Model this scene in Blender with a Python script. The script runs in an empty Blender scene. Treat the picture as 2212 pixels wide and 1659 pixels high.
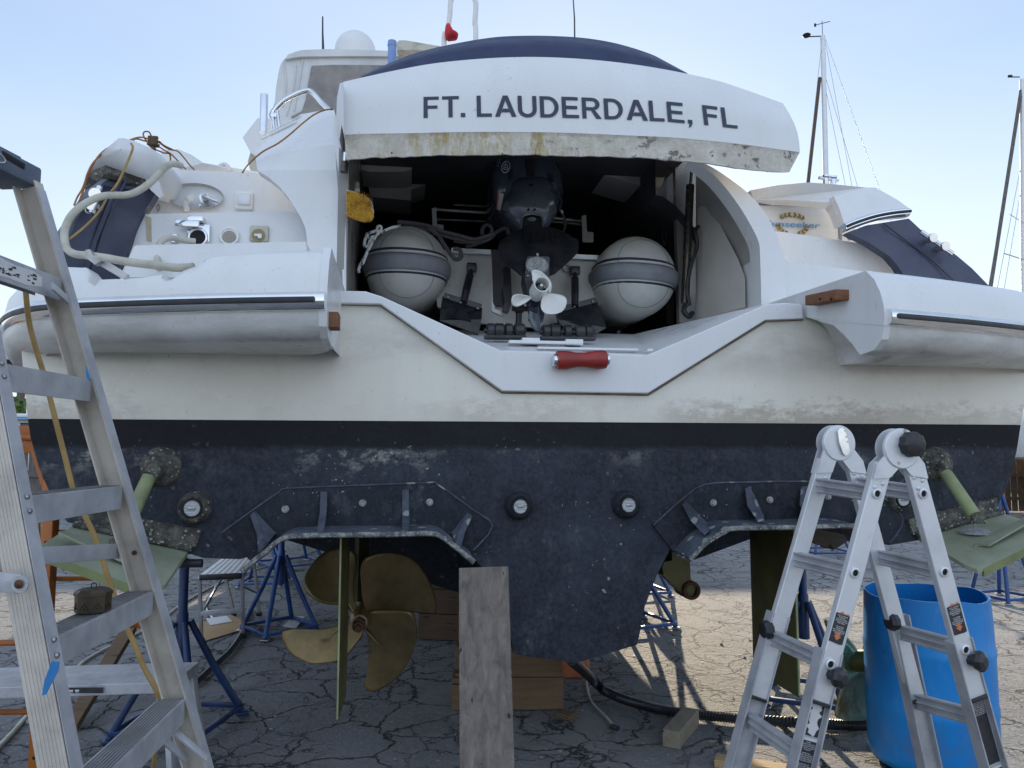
import bpy, bmesh, math, random
from mathutils import Vector, Matrix, geometry
random.seed(7)
S = bpy.context.scene
COL = S.collection
# ------------------------------------------------------------------ camera, sky, sun, exposure
F, CX, CY = 1598.0, 1106.0, 829.5          # focal length and centre in photo units (2212 x 1659)
PITCH = math.atan(140.5 / F)
EYE = Vector((0, 0, 1.6))
cam = bpy.data.objects.new('camera', bpy.data.cameras.new('camera'))
COL.objects.link(cam)
cam.location = EYE
cam.rotation_euler = (math.radians(90) + PITCH, 0, 0)
cam.data.sensor_width = 36
cam.data.lens = F / 2212 * 36
cam.data.clip_start = 0.05
cam.data.clip_end = 3000
S.camera = cam
SUN_EL, SUN_AZ = 13.0, 4.0                 # degrees; azimuth to the right of straight ahead (+Y)
w = bpy.data.worlds.new('World'); S.world = w; w.use_nodes = True
nt = w.node_tree; nt.nodes.clear()
sky = nt.nodes.new('ShaderNodeTexSky'); sky.sky_type = 'NISHITA'; sky.sun_disc = False
sky.sun_elevation = math.radians(SUN_EL); sky.sun_rotation = math.radians(SUN_AZ)
sky.air_density = 1.0; sky.dust_density = 0.6; sky.ozone_density = 2.0
bg = nt.nodes.new('ShaderNodeBackground'); out = nt.nodes.new('ShaderNodeOutputWorld')
bw = nt.nodes.new('ShaderNodeRGBToBW'); nt.links.new(sky.outputs[0], bw.inputs[0])
mul = nt.nodes.new('ShaderNodeMath'); mul.operation = 'MULTIPLY_ADD'; mul.inputs[1].default_value = 0.040; mul.inputs[2].default_value = 1.0
nt.links.new(bw.outputs[0], mul.inputs[0])
div = nt.nodes.new('ShaderNodeVectorMath'); div.operation = 'DIVIDE'
nt.links.new(sky.outputs[0], div.inputs[0]); nt.links.new(mul.outputs[0], div.inputs[1])
tint = nt.nodes.new('ShaderNodeVectorMath'); tint.operation = 'MULTIPLY'; tint.inputs[1].default_value = (0.93, 1.0, 1.10)
nt.links.new(div.outputs[0], tint.inputs[0])
mixs = nt.nodes.new('ShaderNodeMix'); mixs.data_type = 'RGBA'; mixs.inputs[0].default_value = .42; mixs.inputs[7].default_value = (3.7, 4.5, 5.7, 1)   # thin bright haze over the clear sky
nt.links.new(tint.outputs[0], mixs.inputs[6])
tcw = nt.nodes.new('ShaderNodeTexCoord'); spw = nt.nodes.new('ShaderNodeSeparateXYZ'); nt.links.new(tcw.outputs['Generated'], spw.inputs[0])
mrw = nt.nodes.new('ShaderNodeMapRange'); mrw.interpolation_type = 'SMOOTHSTEP'; mrw.inputs[1].default_value = .25; mrw.inputs[2].default_value = -.45; mrw.inputs[3].default_value = 1.0; mrw.inputs[4].default_value = 1.65   # extra sky brightness added behind the camera to lift the shaded whites
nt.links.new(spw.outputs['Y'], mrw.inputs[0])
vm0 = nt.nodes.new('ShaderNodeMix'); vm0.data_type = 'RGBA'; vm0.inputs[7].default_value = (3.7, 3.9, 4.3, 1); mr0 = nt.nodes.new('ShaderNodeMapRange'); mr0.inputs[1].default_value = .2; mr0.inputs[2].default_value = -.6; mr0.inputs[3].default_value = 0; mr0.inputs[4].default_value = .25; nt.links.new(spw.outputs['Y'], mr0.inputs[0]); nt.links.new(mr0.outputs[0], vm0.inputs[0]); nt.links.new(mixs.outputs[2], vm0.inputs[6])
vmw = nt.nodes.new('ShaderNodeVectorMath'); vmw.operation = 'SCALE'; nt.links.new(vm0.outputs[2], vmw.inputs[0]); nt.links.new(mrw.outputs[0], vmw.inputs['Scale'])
hz = nt.nodes.new('ShaderNodeTexNoise'); hz.inputs['Scale'].default_value = 1.6; hz.inputs['Detail'].default_value = 5; mph = nt.nodes.new('ShaderNodeMapping'); mph.inputs['Scale'].default_value = (1, 1, 4); nt.links.new(tcw.outputs['Generated'], mph.inputs[0]); nt.links.new(mph.outputs[0], hz.inputs['Vector'])
hm = nt.nodes.new('ShaderNodeMapRange'); hm.inputs[1].default_value = .35; hm.inputs[2].default_value = .70; hm.inputs[3].default_value = .0; hm.inputs[4].default_value = .13; nt.links.new(hz.outputs['Fac'], hm.inputs[0])
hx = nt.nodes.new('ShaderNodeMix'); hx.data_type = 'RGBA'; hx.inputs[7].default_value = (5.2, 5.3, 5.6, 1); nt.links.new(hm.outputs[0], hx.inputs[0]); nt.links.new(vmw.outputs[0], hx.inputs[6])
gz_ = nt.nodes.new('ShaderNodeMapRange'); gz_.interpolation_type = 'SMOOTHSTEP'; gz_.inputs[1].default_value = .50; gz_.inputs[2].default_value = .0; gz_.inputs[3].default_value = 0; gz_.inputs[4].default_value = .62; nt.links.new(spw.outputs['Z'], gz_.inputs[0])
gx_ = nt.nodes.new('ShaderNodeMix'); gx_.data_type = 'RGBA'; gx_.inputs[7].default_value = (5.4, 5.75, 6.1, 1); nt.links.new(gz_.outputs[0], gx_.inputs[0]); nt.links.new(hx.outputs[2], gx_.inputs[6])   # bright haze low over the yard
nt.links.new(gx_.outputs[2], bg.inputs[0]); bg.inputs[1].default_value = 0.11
nt.links.new(bg.outputs[0], out.inputs[0])
sl = bpy.data.lights.new('sun', 'SUN'); sl.energy = 5.0; sl.angle = math.radians(0.5); sl.color = (1.0, 0.84, 0.62)
so = bpy.data.objects.new('sun', sl); COL.objects.link(so)
sd = Vector((math.sin(math.radians(SUN_AZ)) * math.cos(math.radians(SUN_EL)), math.cos(math.radians(SUN_AZ)) * math.cos(math.radians(SUN_EL)), math.sin(math.radians(SUN_EL))))
so.rotation_euler = (-sd).to_track_quat('-Z', 'Y').to_euler()
so.location = sd * 40
S.view_settings.view_transform = 'Standard'; S.view_settings.look = 'None'
S.view_settings.exposure = 0.90; S.view_settings.gamma = 1.0; S.view_settings.use_curve_mapping = False

# ------------------------------------------------------------------ measuring helpers
def ray(px, py):
    a = (px - CX) / F; b = -(py - CY) / F
    c, s = math.cos(PITCH), math.sin(PITCH)
    return Vector((a, c - s * b, s + c * b))
TY = 0.145; PSI = math.atan(TY)            # the yacht's heading
BN = Vector((-math.sin(PSI), math.cos(PSI), 0)); BE = Vector((math.cos(PSI), math.sin(PSI), 0))
BO = Vector((0, 3.4, 0))
def BP(u, v, z): return BO + BE * u + BN * v + Vector((0, 0, z))
def B(px, py, v=0.0):                      # point on the yacht's cross plane at distance v ahead of the transom
    d = ray(px, py); t = (v - (EYE - BO).dot(BN)) / d.dot(BN)
    return EYE + d * t
def UZ(px, py, v=0.0):
    p = B(px, py, v) - BO; return p.dot(BE), p.z
def UPL(px, py, u):                        # point on the fore-and-aft plane u -> (v, z)
    d = ray(px, py); t = (u - (EYE - BO).dot(BE)) / d.dot(BE)
    p = EYE + d * t - BO; return p.dot(BN), p.z
def W(px, py, Y): d = ray(px, py); return EYE + d * (Y / d.y)
def G(px, py, z=0.0): d = ray(px, py); return EYE + d * ((z - 1.6) / d.z)
def V(*a): return Vector(a)
def lerp(a, b, t): return a + (b - a) * t
def interp(xs, ys, x):
    if x <= xs[0]: return ys[0]
    for i in range(1, len(xs)):
        if x <= xs[i]: return lerp(ys[i-1], ys[i], (x - xs[i-1]) / (xs[i] - xs[i-1]))
    return ys[-1]
def spline(P, k=6, closed=False):
    P = [Vector(p) for p in P]; n = len(P); out = []
    rng = range(n if closed else n - 1)
    for i in rng:
        g = (lambda j: P[j % n]) if closed else (lambda j: P[max(0, min(n - 1, j))])
        p0, p1, p2, p3 = g(i-1), g(i), g(i+1), g(i+2)
        for j in range(k):
            t = j / k
            out.append(0.5 * ((2*p1) + (p2-p0)*t + (2*p0-5*p1+4*p2-p3)*t*t + (-p0+3*p1-3*p2+p3)*t*t*t))
    if not closed: out.append(P[-1])
    return out
def smooth2(pts, k=4, closed=False): return [(p.x, p.y) for p in spline([(x, y, 0) for x, y in pts], k, closed)]

# ------------------------------------------------------------------ mesh builder
class MB:
    def __init__(s): s.bm = bmesh.new()
    def v(s, p): return s.bm.verts.new(p)
    def f(s, vs):
        try: return s.bm.faces.new(vs)
        except Exception: return None
    def box(s, c, size, rot=None, bevel=0.0):
        R = rot if rot else Matrix.Identity(3)
        vs = [s.v(Vector(c) + R @ Vector((x*size[0]/2, y*size[1]/2, z*size[2]/2))) for x in (-1,1) for y in (-1,1) for z in (-1,1)]
        fs = [s.f([vs[i] for i in q]) for q in ((0,1,3,2),(4,6,7,5),(0,4,5,1),(2,3,7,6),(0,2,6,4),(1,5,7,3))]
        if bevel > 0:
            es = list({e for f in fs if f for e in f.edges})
            bmesh.ops.bevel(s.bm, geom=es, offset=bevel, segments=2, affect='EDGES', profile=0.5)
        return s
    def beam(s, p0, p1, wd, th, side=V(1,0,0), bevel=0.0):   # wd along side, th along the third axis
        p0, p1 = Vector(p0), Vector(p1); d = (p1-p0); L = d.length; d = d.normalized()
        x = (side - d*side.dot(d)).normalized(); y = d.cross(x)
        R = Matrix((x, y, d)).transposed()
        return s.box((p0+p1)/2, (wd, th, L), R, bevel)
    def tube(s, P, r, n=8, caps=True, closed=False):
        P = [Vector(p) for p in P]; m = len(P); rs = r if isinstance(r, (list, tuple)) else [r]*m
        T = []
        for i in range(m):
            a = P[(i-1) % m] if (closed or i > 0) else P[0]; b = P[(i+1) % m] if (closed or i < m-1) else P[-1]
            t = (b-a); T.append(t.normalized() if t.length > 1e-9 else V(0,0,1))
        ref = V(0,0,1) if abs(T[0].z) < .9 else V(1,0,0)
        x = (ref - T[0]*ref.dot(T[0])).normalized(); rings = []
        for i in range(m):
            x = (x - T[i]*x.dot(T[i]));  x = x.normalized() if x.length > 1e-6 else T[i].orthogonal().normalized()
            y = T[i].cross(x)
            rings.append([s.v(P[i] + (x*math.cos(2*math.pi*k/n) + y*math.sin(2*math.pi*k/n))*rs[i]) for k in range(n)])
        for i in range(m if closed else m-1):
            A, C = rings[i], rings[(i+1) % m]
            for k in range(n): s.f([A[k], A[(k+1)%n], C[(k+1)%n], C[k]])
        if caps and not closed: s.f(rings[0][::-1]); s.f(rings[-1])
        return s
    def cyl(s, c, axis, r, L, n=16, r2=None):
        a = Vector(axis).normalized(); return s.tube([Vector(c)-a*L/2, Vector(c)+a*L/2], [r, r if r2 is None else r2], n)
    def lathe(s, prof, o, axis=V(0,0,1), n=24, sx=1, ref=None):       # prof: (radius, height)
        a = Vector(axis).normalized(); x = (ref if ref else a.orthogonal()).normalized(); x = (x - a*x.dot(a)).normalized(); y = a.cross(x); o = Vector(o); R = []
        for r, h in prof:
            if r < 1e-6: R.append([s.v(o + a*h)])
            else: R.append([s.v(o + a*h + (x*math.cos(2*math.pi*k/n)*sx + y*math.sin(2*math.pi*k/n))*r) for k in range(n)])
        for A, C in zip(R, R[1:]):
            for k in range(n):
                if len(A) == 1 and len(C) == 1: break
                if len(A) == 1: s.f([A[0], C[(k+1)%n], C[k]])
                elif len(C) == 1: s.f([A[k], A[(k+1)%n], C[0]])
                else: s.f([A[k], A[(k+1)%n], C[(k+1)%n], C[k]])
        return s
    def prism(s, P, vec, front=True, back=True):
        P = [Vector(p) for p in P]; vec = Vector(vec); n = len(P)
        A = [s.v(p) for p in P]; C = [s.v(p+vec) for p in P]
        tr = geometry.tessellate_polygon([P])
        for t in tr:
            if front: s.f([A[t[0]], A[t[1]], A[t[2]]])
            if back: s.f([C[t[2]], C[t[1]], C[t[0]]])
        for i in range(n): s.f([A[i], A[(i+1)%n], C[(i+1)%n], C[i]])
        return s
    def grid(s, rows, closed=False):
        R = [[s.v(p) for p in r] for r in rows]
        for A, C in zip(R, R[1:]):
            m = len(A)
            for k in range(m if closed else m-1): s.f([A[k], A[(k+1)%m], C[(k+1)%m], C[k]])
        return R
    def puff(s, pts, v0, bulge, depth, centre=None, rings=6):          # rounded body behind a traced outline
        P = [Vector(p) for p in pts]; c = centre if centre else sum(P, V(0,0,0))/len(P); rows = []
        rows.append([p + BN*depth for p in P])
        for i in range(rings+1):
            a = i/rings*math.pi/2; k = math.cos(a)
            if i == rings: k = 0.02
            rows.append([c + (p-c)*k - BN*bulge*math.sin(a) for p in P])
        s.grid(rows, True); return s
    def build(s, name, mat=None, parent=None, smooth=40, origin=None):
        bm = s.bm
        bmesh.ops.remove_doubles(bm, verts=bm.verts, dist=1e-5)
        bmesh.ops.recalc_face_normals(bm, faces=bm.faces)
        me = bpy.data.meshes.new(name)
        base = V(0,0,0)
        if parent is not None:
            q = parent
            while q.parent: q = q.parent
            base = q.location.copy()
        elif origin is not None: base = Vector(origin)
        else:
            xs = [v.co.x for v in bm.verts]; ys = [v.co.y for v in bm.verts]; zs = [v.co.z for v in bm.verts]
            base = V((min(xs)+max(xs))/2, (min(ys)+max(ys))/2, min(zs))
        if base.length > 0: bmesh.ops.translate(bm, verts=bm.verts, vec=-base)
        bm.to_mesh(me); bm.free()
        if smooth:
            me.shade_smooth(); me.set_sharp_from_angle(angle=math.radians(smooth))
        if mat: me.materials.append(mat)
        o = bpy.data.objects.new(name, me); COL.objects.link(o)
        if parent is not None: o.parent = parent
        else: o.location = base
        return o
def thing(name, label, cat, loc=(0,0,0), group=None):
    o = bpy.data.objects.new(name, None); COL.objects.link(o); o.location = loc; o.empty_display_size = .2
    o['label'] = label; o['category'] = cat
    if group: o['group'] = group
    return o
def tag(o, label, cat, group=None):
    o['label'] = label; o['category'] = cat
    if group: o['group'] = group
    return o
def struct(o): o['kind'] = 'structure'; return o
def copy_tree(o, parent=None):
    c = o.copy(); COL.objects.link(c); c.parent = parent
    for ch in list(o.children): copy_tree(ch, c)
    return c
def text_tris(body, bold=0.0, spacing=1.0):
    cu = bpy.data.curves.new('writing', 'FONT'); cu.body = body; cu.size = 1; cu.offset = bold; cu.space_character = spacing
    cu.resolution_u = 4
    o = bpy.data.objects.new('writing', cu); COL.objects.link(o)
    dg = bpy.context.evaluated_depsgraph_get(); dg.update()
    me = bpy.data.meshes.new_from_object(o.evaluated_get(dg))
    vs = [v.co.copy() for v in me.vertices]; fs = [tuple(p.vertices) for p in me.polygons]
    bpy.data.objects.remove(o); bpy.data.meshes.remove(me)
    return vs, fs
def write(mb, body, fn, bold=0.0, spacing=1.0):          # fn maps text coordinates to points; x is 0..1 over the full width, y in cap heights
    vs, fs = text_tris(body, bold, spacing)
    if not vs: return
    x0 = min(v.x for v in vs); x1 = max(v.x for v in vs)
    vv = [mb.v(fn((p.x-x0)/(x1-x0), p.y/0.729)) for p in vs]
    for f in fs: mb.f([vv[i] for i in f])
def sheet_text(mb, lines, o, ex, ey, wd, h, gap=1.5, bold=0.01):      # lines of writing on a flat label; o = top left corner
    ex = Vector(ex).normalized(); ey = Vector(ey).normalized()
    for i, L in enumerate(lines):
        if not L: continue
        ww = min(wd, h*0.78*len(L))
        oo = Vector(o) + ex*(wd-ww)/2 - ey*(h*gap*i + h)
        write(mb, L, lambda x, y, oo=oo, ww=ww: oo + ex*x*ww + ey*y*h, bold)

# ------------------------------------------------------------------ materials
def base_mat(name):
    m = bpy.data.materials.new(name); m.use_nodes = True; t = m.node_tree; b = t.nodes['Principled BSDF']; return m, t, b
class N:
    def __init__(s, t): s.t = t; s.tc = t.nodes.new('ShaderNodeTexCoord'); s.co = s.tc.outputs['Object']
    def new(s, k): return s.t.nodes.new('ShaderNode'+k)
    def link(s, a, b): s.t.links.new(a, b)
    def mapping(s, scale=(1,1,1), loc=(0,0,0), rot=(0,0,0)):
        m = s.new('Mapping'); m.inputs['Scale'].default_value = scale; m.inputs['Location'].default_value = loc; m.inputs['Rotation'].default_value = rot
        s.link(s.co, m.inputs[0]); return m.outputs[0]
    def noise(s, scale, detail=6, rough=.55, co=None, dist=0):
        n = s.new('TexNoise'); n.inputs['Scale'].default_value = scale; n.inputs['Detail'].default_value = detail; n.inputs['Roughness'].default_value = rough; n.inputs['Distortion'].default_value = dist
        s.link(co if co else s.co, n.inputs['Vector']); return n.outputs['Fac']
    def vor(s, scale, co=None, feat='F1', out='Distance', rnd=1):
        n = s.new('TexVoronoi'); n.feature = feat; n.inputs['Scale'].default_value = scale; n.inputs['Randomness'].default_value = rnd
        s.link(co if co else s.co, n.inputs['Vector']); return n.outputs[out]
    def ramp(s, x, lo, hi, a=0.0, b=1.0):
        n = s.new('MapRange'); n.inputs[1].default_value = lo; n.inputs[2].default_value = hi; n.inputs[3].default_value = a; n.inputs[4].default_value = b; n.clamp = True
        s.link(x, n.inputs[0]); return n.outputs[0]
    def math(s, op, a, b=None):
        n = s.new('Math'); n.operation = op
        for i, q in enumerate((a, b)):
            if q is None: continue
            if isinstance(q, (int, float)): n.inputs[i].default_value = q
            else: s.link(q, n.inputs[i])
        return n.outputs[0]
    def mix(s, fac, a, b):
        n = s.new('Mix'); n.data_type = 'RGBA'
        if isinstance(fac, (int, float)): n.inputs[0].default_value = fac
        else: s.link(fac, n.inputs[0])
        for i, q in ((6, a), (7, b)):
            if isinstance(q, tuple): n.inputs[i].default_value = q + (1,) if len(q) == 3 else q
            else: s.link(q, n.inputs[i])
        return n.outputs[2]
    def sep(s):
        n = s.new('SeparateXYZ'); s.link(s.co, n.inputs[0]); return n.outputs
    def bump(s, h, strength, dist, bsdf):
        n = s.new('Bump'); n.inputs['Strength'].default_value = strength; n.inputs['Distance'].default_value = dist
        s.link(h, n.inputs['Height']); s.link(n.outputs[0], bsdf.inputs['Normal'])
def M(name, c1, c2=None, scale=4, lo=.4, hi=.65, rough=.5, metal=0, bump=0, bscale=30, stretch=(1,1,1), coat=0, rvar=.1, spec=.5, aniso=None):
    m, t, b = base_mat(name); n = N(t)
    co = n.mapping(stretch)
    if c2 is None: c2 = tuple(x*.75 for x in c1)
    fac = n.ramp(n.noise(scale, 8, .62, co), lo, hi)
    n.link(n.mix(fac, c1, c2), b.inputs['Base Color'])
    n.link(n.ramp(n.noise(scale*3, 5, .6, co), .3, .7, max(0, rough-rvar), min(1, rough+rvar)), b.inputs['Roughness'])
    b.inputs['Metallic'].default_value = metal; b.inputs['Specular IOR Level'].default_value = spec
    if coat: b.inputs['Coat Weight'].default_value = coat; b.inputs['Coat Roughness'].default_value = .08
    if bump: n.bump(n.noise(bscale, 6, .6, co), bump, .01, b)
    return m
def gelcoat(name, white, streaks=0.0, stain=False, dirt=(.33,.28,.22), under=False):
    m, t, b = base_mat(name); n = N(t); x, y, z = n.sep()
    c = n.mix(n.ramp(n.noise(1.3, 4), .35, .7), white, tuple(q*.93 for q in white))
    # fine scuffs and speckle
    c = n.mix(n.ramp(n.noise(38, 3, .7), .66, .74, 0, .35), c, tuple(q*.6 for q in dirt))
    sm = n.mapping((3.2, 3.2, .5))
    if streaks: c = n.mix(n.ramp(n.noise(2.4, 7, .7, sm), .5, .75, 0, streaks), c, dirt)
    if stain:
        # scum line above the boot top, ragged and patchy
        big = n.noise(1.1, 3, .5, n.mapping((1, 1, .2)))
        edge = n.math('ADD', n.ramp(z, 1.72, 1.89, 1.0, 0.0), n.ramp(n.noise(11, 9, .8, n.mapping((1, 1, 2.0))), .3, .7, -.55, .45))
        band = n.math('MULTIPLY', n.ramp(edge, .30, .75), n.ramp(big, .40, .60, .08, .62))
        c = n.mix(band, c, (.26,.20,.14))
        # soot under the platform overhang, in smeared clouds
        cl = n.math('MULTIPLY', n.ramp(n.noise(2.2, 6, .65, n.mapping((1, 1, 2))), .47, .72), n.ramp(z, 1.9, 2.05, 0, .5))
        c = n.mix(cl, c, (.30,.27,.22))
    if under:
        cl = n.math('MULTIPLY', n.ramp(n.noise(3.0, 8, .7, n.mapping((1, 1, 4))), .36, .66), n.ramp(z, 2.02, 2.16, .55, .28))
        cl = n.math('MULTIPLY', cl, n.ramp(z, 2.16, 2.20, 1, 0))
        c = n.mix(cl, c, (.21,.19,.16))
    n.link(c, b.inputs['Base Color'])
    n.link(n.ramp(n.noise(3, 6), .3, .7, .22, .42), b.inputs['Roughness'])
    n.bump(n.noise(2.2, 2), .10, .02, b)
    return m
MT = {}
MT['gel'] = gelcoat('white_gelcoat', (.74,.745,.75), .10)
MT['gel_hull'] = gelcoat('hull_gelcoat', (.76,.73,.645), .12, stain=True)
MT['gel_platform'] = gelcoat('platform_gelcoat', (.76,.76,.75), .10, under=True)
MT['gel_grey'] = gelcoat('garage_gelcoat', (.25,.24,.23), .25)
MT['panel_grey'] = M('overhead_panel_grey', (.42,.41,.39), (.34,.33,.31), 4, rough=.6)
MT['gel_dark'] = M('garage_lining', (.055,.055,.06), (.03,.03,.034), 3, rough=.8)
def antifoul(name, k=1.0, specks=1.0, dark=(.013,.015,.020), mid=(.033,.039,.053)):
    m, t, b = base_mat(name); n = N(t); x, y, z = n.sep()
    c = n.mix(n.ramp(n.noise(2.2, 7, .65), .36, .66), dark, mid)
    c = n.mix(n.ramp(n.noise(9, 8, .8, n.mapping((1, 1, .8))), .50, .78, 0, .6), c, (.075,.085,.11))
    c = n.mix(n.ramp(n.noise(48, 4, .7), .40, .66, .0, .40), c, tuple(q*1.9 for q in mid))
    c = n.mix(n.ramp(n.noise(4.5, 9, .8, n.mapping((1, 1, .6), (7, 0, 3))), .56, .70, 0, .45), c, (.13,.145,.165))
    # boot top: clean darker band above the scum line
    boot = n.math('MULTIPLY', n.ramp(n.math('ADD', z, n.ramp(n.noise(5, 6, .7), .3, .7, -.012, .012)), 1.592, 1.618), .85)
    c = n.mix(boot, c, (.009,.009,.010))
    # chalky growth line just under the boot top
    line = n.math('MULTIPLY', n.ramp(z, 1.46, 1.575), n.ramp(z, 1.604, 1.590))
    lc = n.math('MULTIPLY', line, n.ramp(n.noise(8, 9, .8, n.mapping((1, 1, 1.4))), .50, .64, 0, .85))
    lc = n.math('MULTIPLY', lc, n.ramp(n.noise(1.1, 2), .46, .60, .05, 1))
    c = n.mix(lc, c, (.42,.42,.36))
    # barnacle scars and chips, in clusters
    clus = n.ramp(n.noise(1.3, 5, .65), .50, .64, .0, 1)
    wv = n.new('VectorMath'); wv.operation = 'ADD'; nz = n.new('TexNoise'); nz.inputs['Scale'].default_value = 30; nz.inputs['Detail'].default_value = 5; n.link(n.co, nz.inputs['Vector'])
    sc = n.new('VectorMath'); sc.operation = 'SCALE'; sc.inputs['Scale'].default_value = .055; n.link(nz.outputs['Color'], sc.inputs[0]); n.link(n.co, wv.inputs[0]); n.link(sc.outputs[0], wv.inputs[1]); wc = wv.outputs[0]
    d = n.ramp(n.vor(19, wc), .20, .15)
    rnd = n.ramp(n.vor(19, wc, out='Color'), .66, .70)
    sp = n.math('MULTIPLY', n.math('MULTIPLY', d, rnd), clus)
    d2 = n.ramp(n.vor(58, wc), .24, .17); r2 = n.ramp(n.vor(58, wc, out='Color'), .74, .78)
    sp2 = n.math('MULTIPLY', n.math('MULTIPLY', d2, r2), n.ramp(n.noise(2.1, 4), .50, .62, .0, 1))
    sp = n.math('MINIMUM', n.math('ADD', sp, sp2), 1.0)
    sp = n.math('MULTIPLY', sp, n.ramp(z, 1.60, 1.66, .8*specks, .12*specks))
    c = n.mix(sp, c, (.42,.43,.36))
    n.link(c, b.inputs['Base Color']); b.inputs['Roughness'].default_value = .7; b.inputs['Specular IOR Level'].default_value = .22
    n.bump(n.math('ADD', n.noise(22, 8, .7), n.math('MULTIPLY', sp, .7)), .35, .012, b)
    return m
MT['foul'] = antifoul('antifouling_paint')
MT['foul_plate'] = antifoul('antifouling_plate', specks=1.25, dark=(.009,.011,.014), mid=(.022,.026,.035))
def crusted(name, a, bcol, cc, sc=14, hi=.62, lo=.45, bump=.8):
    m, t, b = base_mat(name); n = N(t)
    c = n.mix(n.ramp(n.noise(sc, 8, .8), lo, hi), a, bcol)
    d = n.math('MULTIPLY', n.ramp(n.vor(sc*3.2), .36, .25), n.ramp(n.vor(sc*3.2, out='Color'), .45, .5))
    c = n.mix(n.math('MULTIPLY', d, .9), c, cc)
    n.link(c, b.inputs['Base Color']); b.inputs['Roughness'].default_value = .8
    n.bump(n.math('ADD', n.noise(sc*1.6, 8, .75), d), bump, .02, b); return m
MT['flange_top'] = crusted('bare_flange_top', (.030,.036,.05), (.11,.125,.17), (.26,.28,.27), 5, .70, .40, .25)
MT['flange_edge'] = crusted('chipped_flange_edge', (.10,.11,.12), (.42,.43,.38), (.5,.5,.45), 22)
MT['barnacle'] = crusted('barnacle_crust', (.045,.043,.04), (.22,.21,.17), (.42,.42,.36), 16, .66, .44)
MT['tab'] = M('trim_tab_green', (.205,.23,.155), (.29,.315,.235), 5, rough=.6, bump=.25, bscale=20)
MT['tab_edge'] = M('trim_tab_edge', (.20,.225,.09), (.13,.15,.07), 6, rough=.6)
MT['ram'] = M('ram_green', (.27,.31,.15), (.17,.18,.10), 7, .45, .7, rough=.6, bump=.3, bscale=30)
def patina():
    m, t, b = base_mat('propeller_bronze'); n = N(t)
    c = n.mix(n.ramp(n.noise(5, 8, .65), .35, .68), (.27,.19,.085), (.13,.10,.05))
    c = n.mix(n.ramp(n.noise(9, 9, .8, n.mapping((1,1,1),(3,1,2))), .55, .70, 0, .7), c, (.10,.115,.06))
    c = n.mix(n.ramp(n.noise(60, 4, .7), .60, .72, 0, .5), c, (.34,.28,.15))
    n.link(c, b.inputs['Base Color']); b.inputs['Metallic'].default_value = .55; n.link(n.ramp(n.noise(7, 6, .7), .3, .7, .28, .58), b.inputs['Roughness'])
    n.bump(n.noise(70, 6, .7), .25, .004, b); return m
MT['bronze'] = patina() if True else M('propeller_bronze', (.27,.19,.085), (.14,.105,.055), 5, .35, .7, rough=.42, metal=.5, bump=.12, bscale=40)
MT['bronze_edge'] = M('bronze_polished', (.42,.36,.16), (.25,.22,.11), 14, rough=.3, metal=.8)
MT['rudder'] = M('rudder_bronze', (.14,.13,.045), (.06,.048,.022), 3, .3, .7, rough=.5, metal=.3, bump=.2, bscale=30)
MT['rust'] = M('rusty_bronze', (.13,.06,.03), (.05,.028,.018), 16, rough=.8, metal=.3, bump=.5, bscale=60)
MT['chrome'] = M('polished_steel', (.72,.73,.75), (.62,.63,.66), 6, rough=.12, metal=1, rvar=.05)
MT['chrome_rail'] = M('rubrail_steel', (.86,.86,.86), (.66,.65,.64), 5, .5, .8, rough=.08, metal=1, rvar=.05)
MT['steel'] = M('dull_steel', (.42,.42,.41), (.28,.27,.26), 12, rough=.4, metal=1)
MT['blackrub'] = M('black_rubber', (.012,.014,.02), (.022,.024,.03), 8, rough=.5)
MT['blackpl'] = M('black_plastic', (.012,.013,.016), (.03,.03,.035), 10, rough=.38, bump=.15, bscale=50)
MT['navy'] = M('navy_panel', (.032,.040,.078), (.055,.062,.10), 3, rough=.42, bump=.1)
MT['navy_pad'] = M('navy_vinyl', (.016,.026,.075), (.022,.034,.09), 3, rough=.55, bump=.12, bscale=12)
MT['navy_ink'] = M('navy_lettering', (.015,.025,.06), (.02,.03,.065), 20, rough=.35)
MT['alu'] = M('worn_aluminium', (.47,.475,.50), (.31,.31,.33), 9, .42, .72, rough=.5, metal=.35, bump=.12, bscale=50)
MT['alu2'] = M('clean_aluminium', (.66,.67,.69), (.52,.53,.55), 9, .5, .8, rough=.42, metal=.4, bump=.05)
MT['alu_web'] = M('beige_rail', (.54,.49,.43), (.37,.34,.30), 9, .45, .72, rough=.55, metal=.1, bump=.2, bscale=50)  # beige rails against greyer flanges and steps
MT['blue'] = M('jackstand_blue', (.020,.075,.26), (.014,.045,.15), 6, rough=.4, bump=.15)
MT['blue_dk'] = M('jackstand_dark_blue', (.014,.045,.16), (.01,.026,.08), 6, rough=.45, bump=.15)
MT['orange'] = M('orange_paint', (.42,.13,.02), (.26,.075,.02), 9, .5, .72, rough=.45)
MT['hyp'] = M('grey_hypalon', (.52,.52,.49), (.42,.42,.40), 5, .4, .8, rough=.45, bump=.05, bscale=80)
MT['hyp_dk'] = M('grey_strake', (.22,.235,.26), (.16,.17,.19), 5, rough=.55)
MT['hyp_navy'] = M('navy_stripe', (.018,.022,.045), None, 5, rough=.5)
MT['cowl'] = M('outboard_cowling', (.085,.10,.14), (.06,.072,.10), 6, rough=.22, coat=.6, rvar=.04, metal=.2)
MT['cowl2'] = M('outboard_cover', (.12,.14,.185), (.09,.105,.14), 6, rough=.2, coat=.7, rvar=.04, metal=.3)
MT['white_pl'] = M('white_plastic', (.80,.80,.77), (.70,.70,.67), 6, rough=.35)
MT['zinc'] = crusted('zinc_anode', (.30,.31,.31), (.48,.49,.48), (.2,.2,.2), 30)
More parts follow.
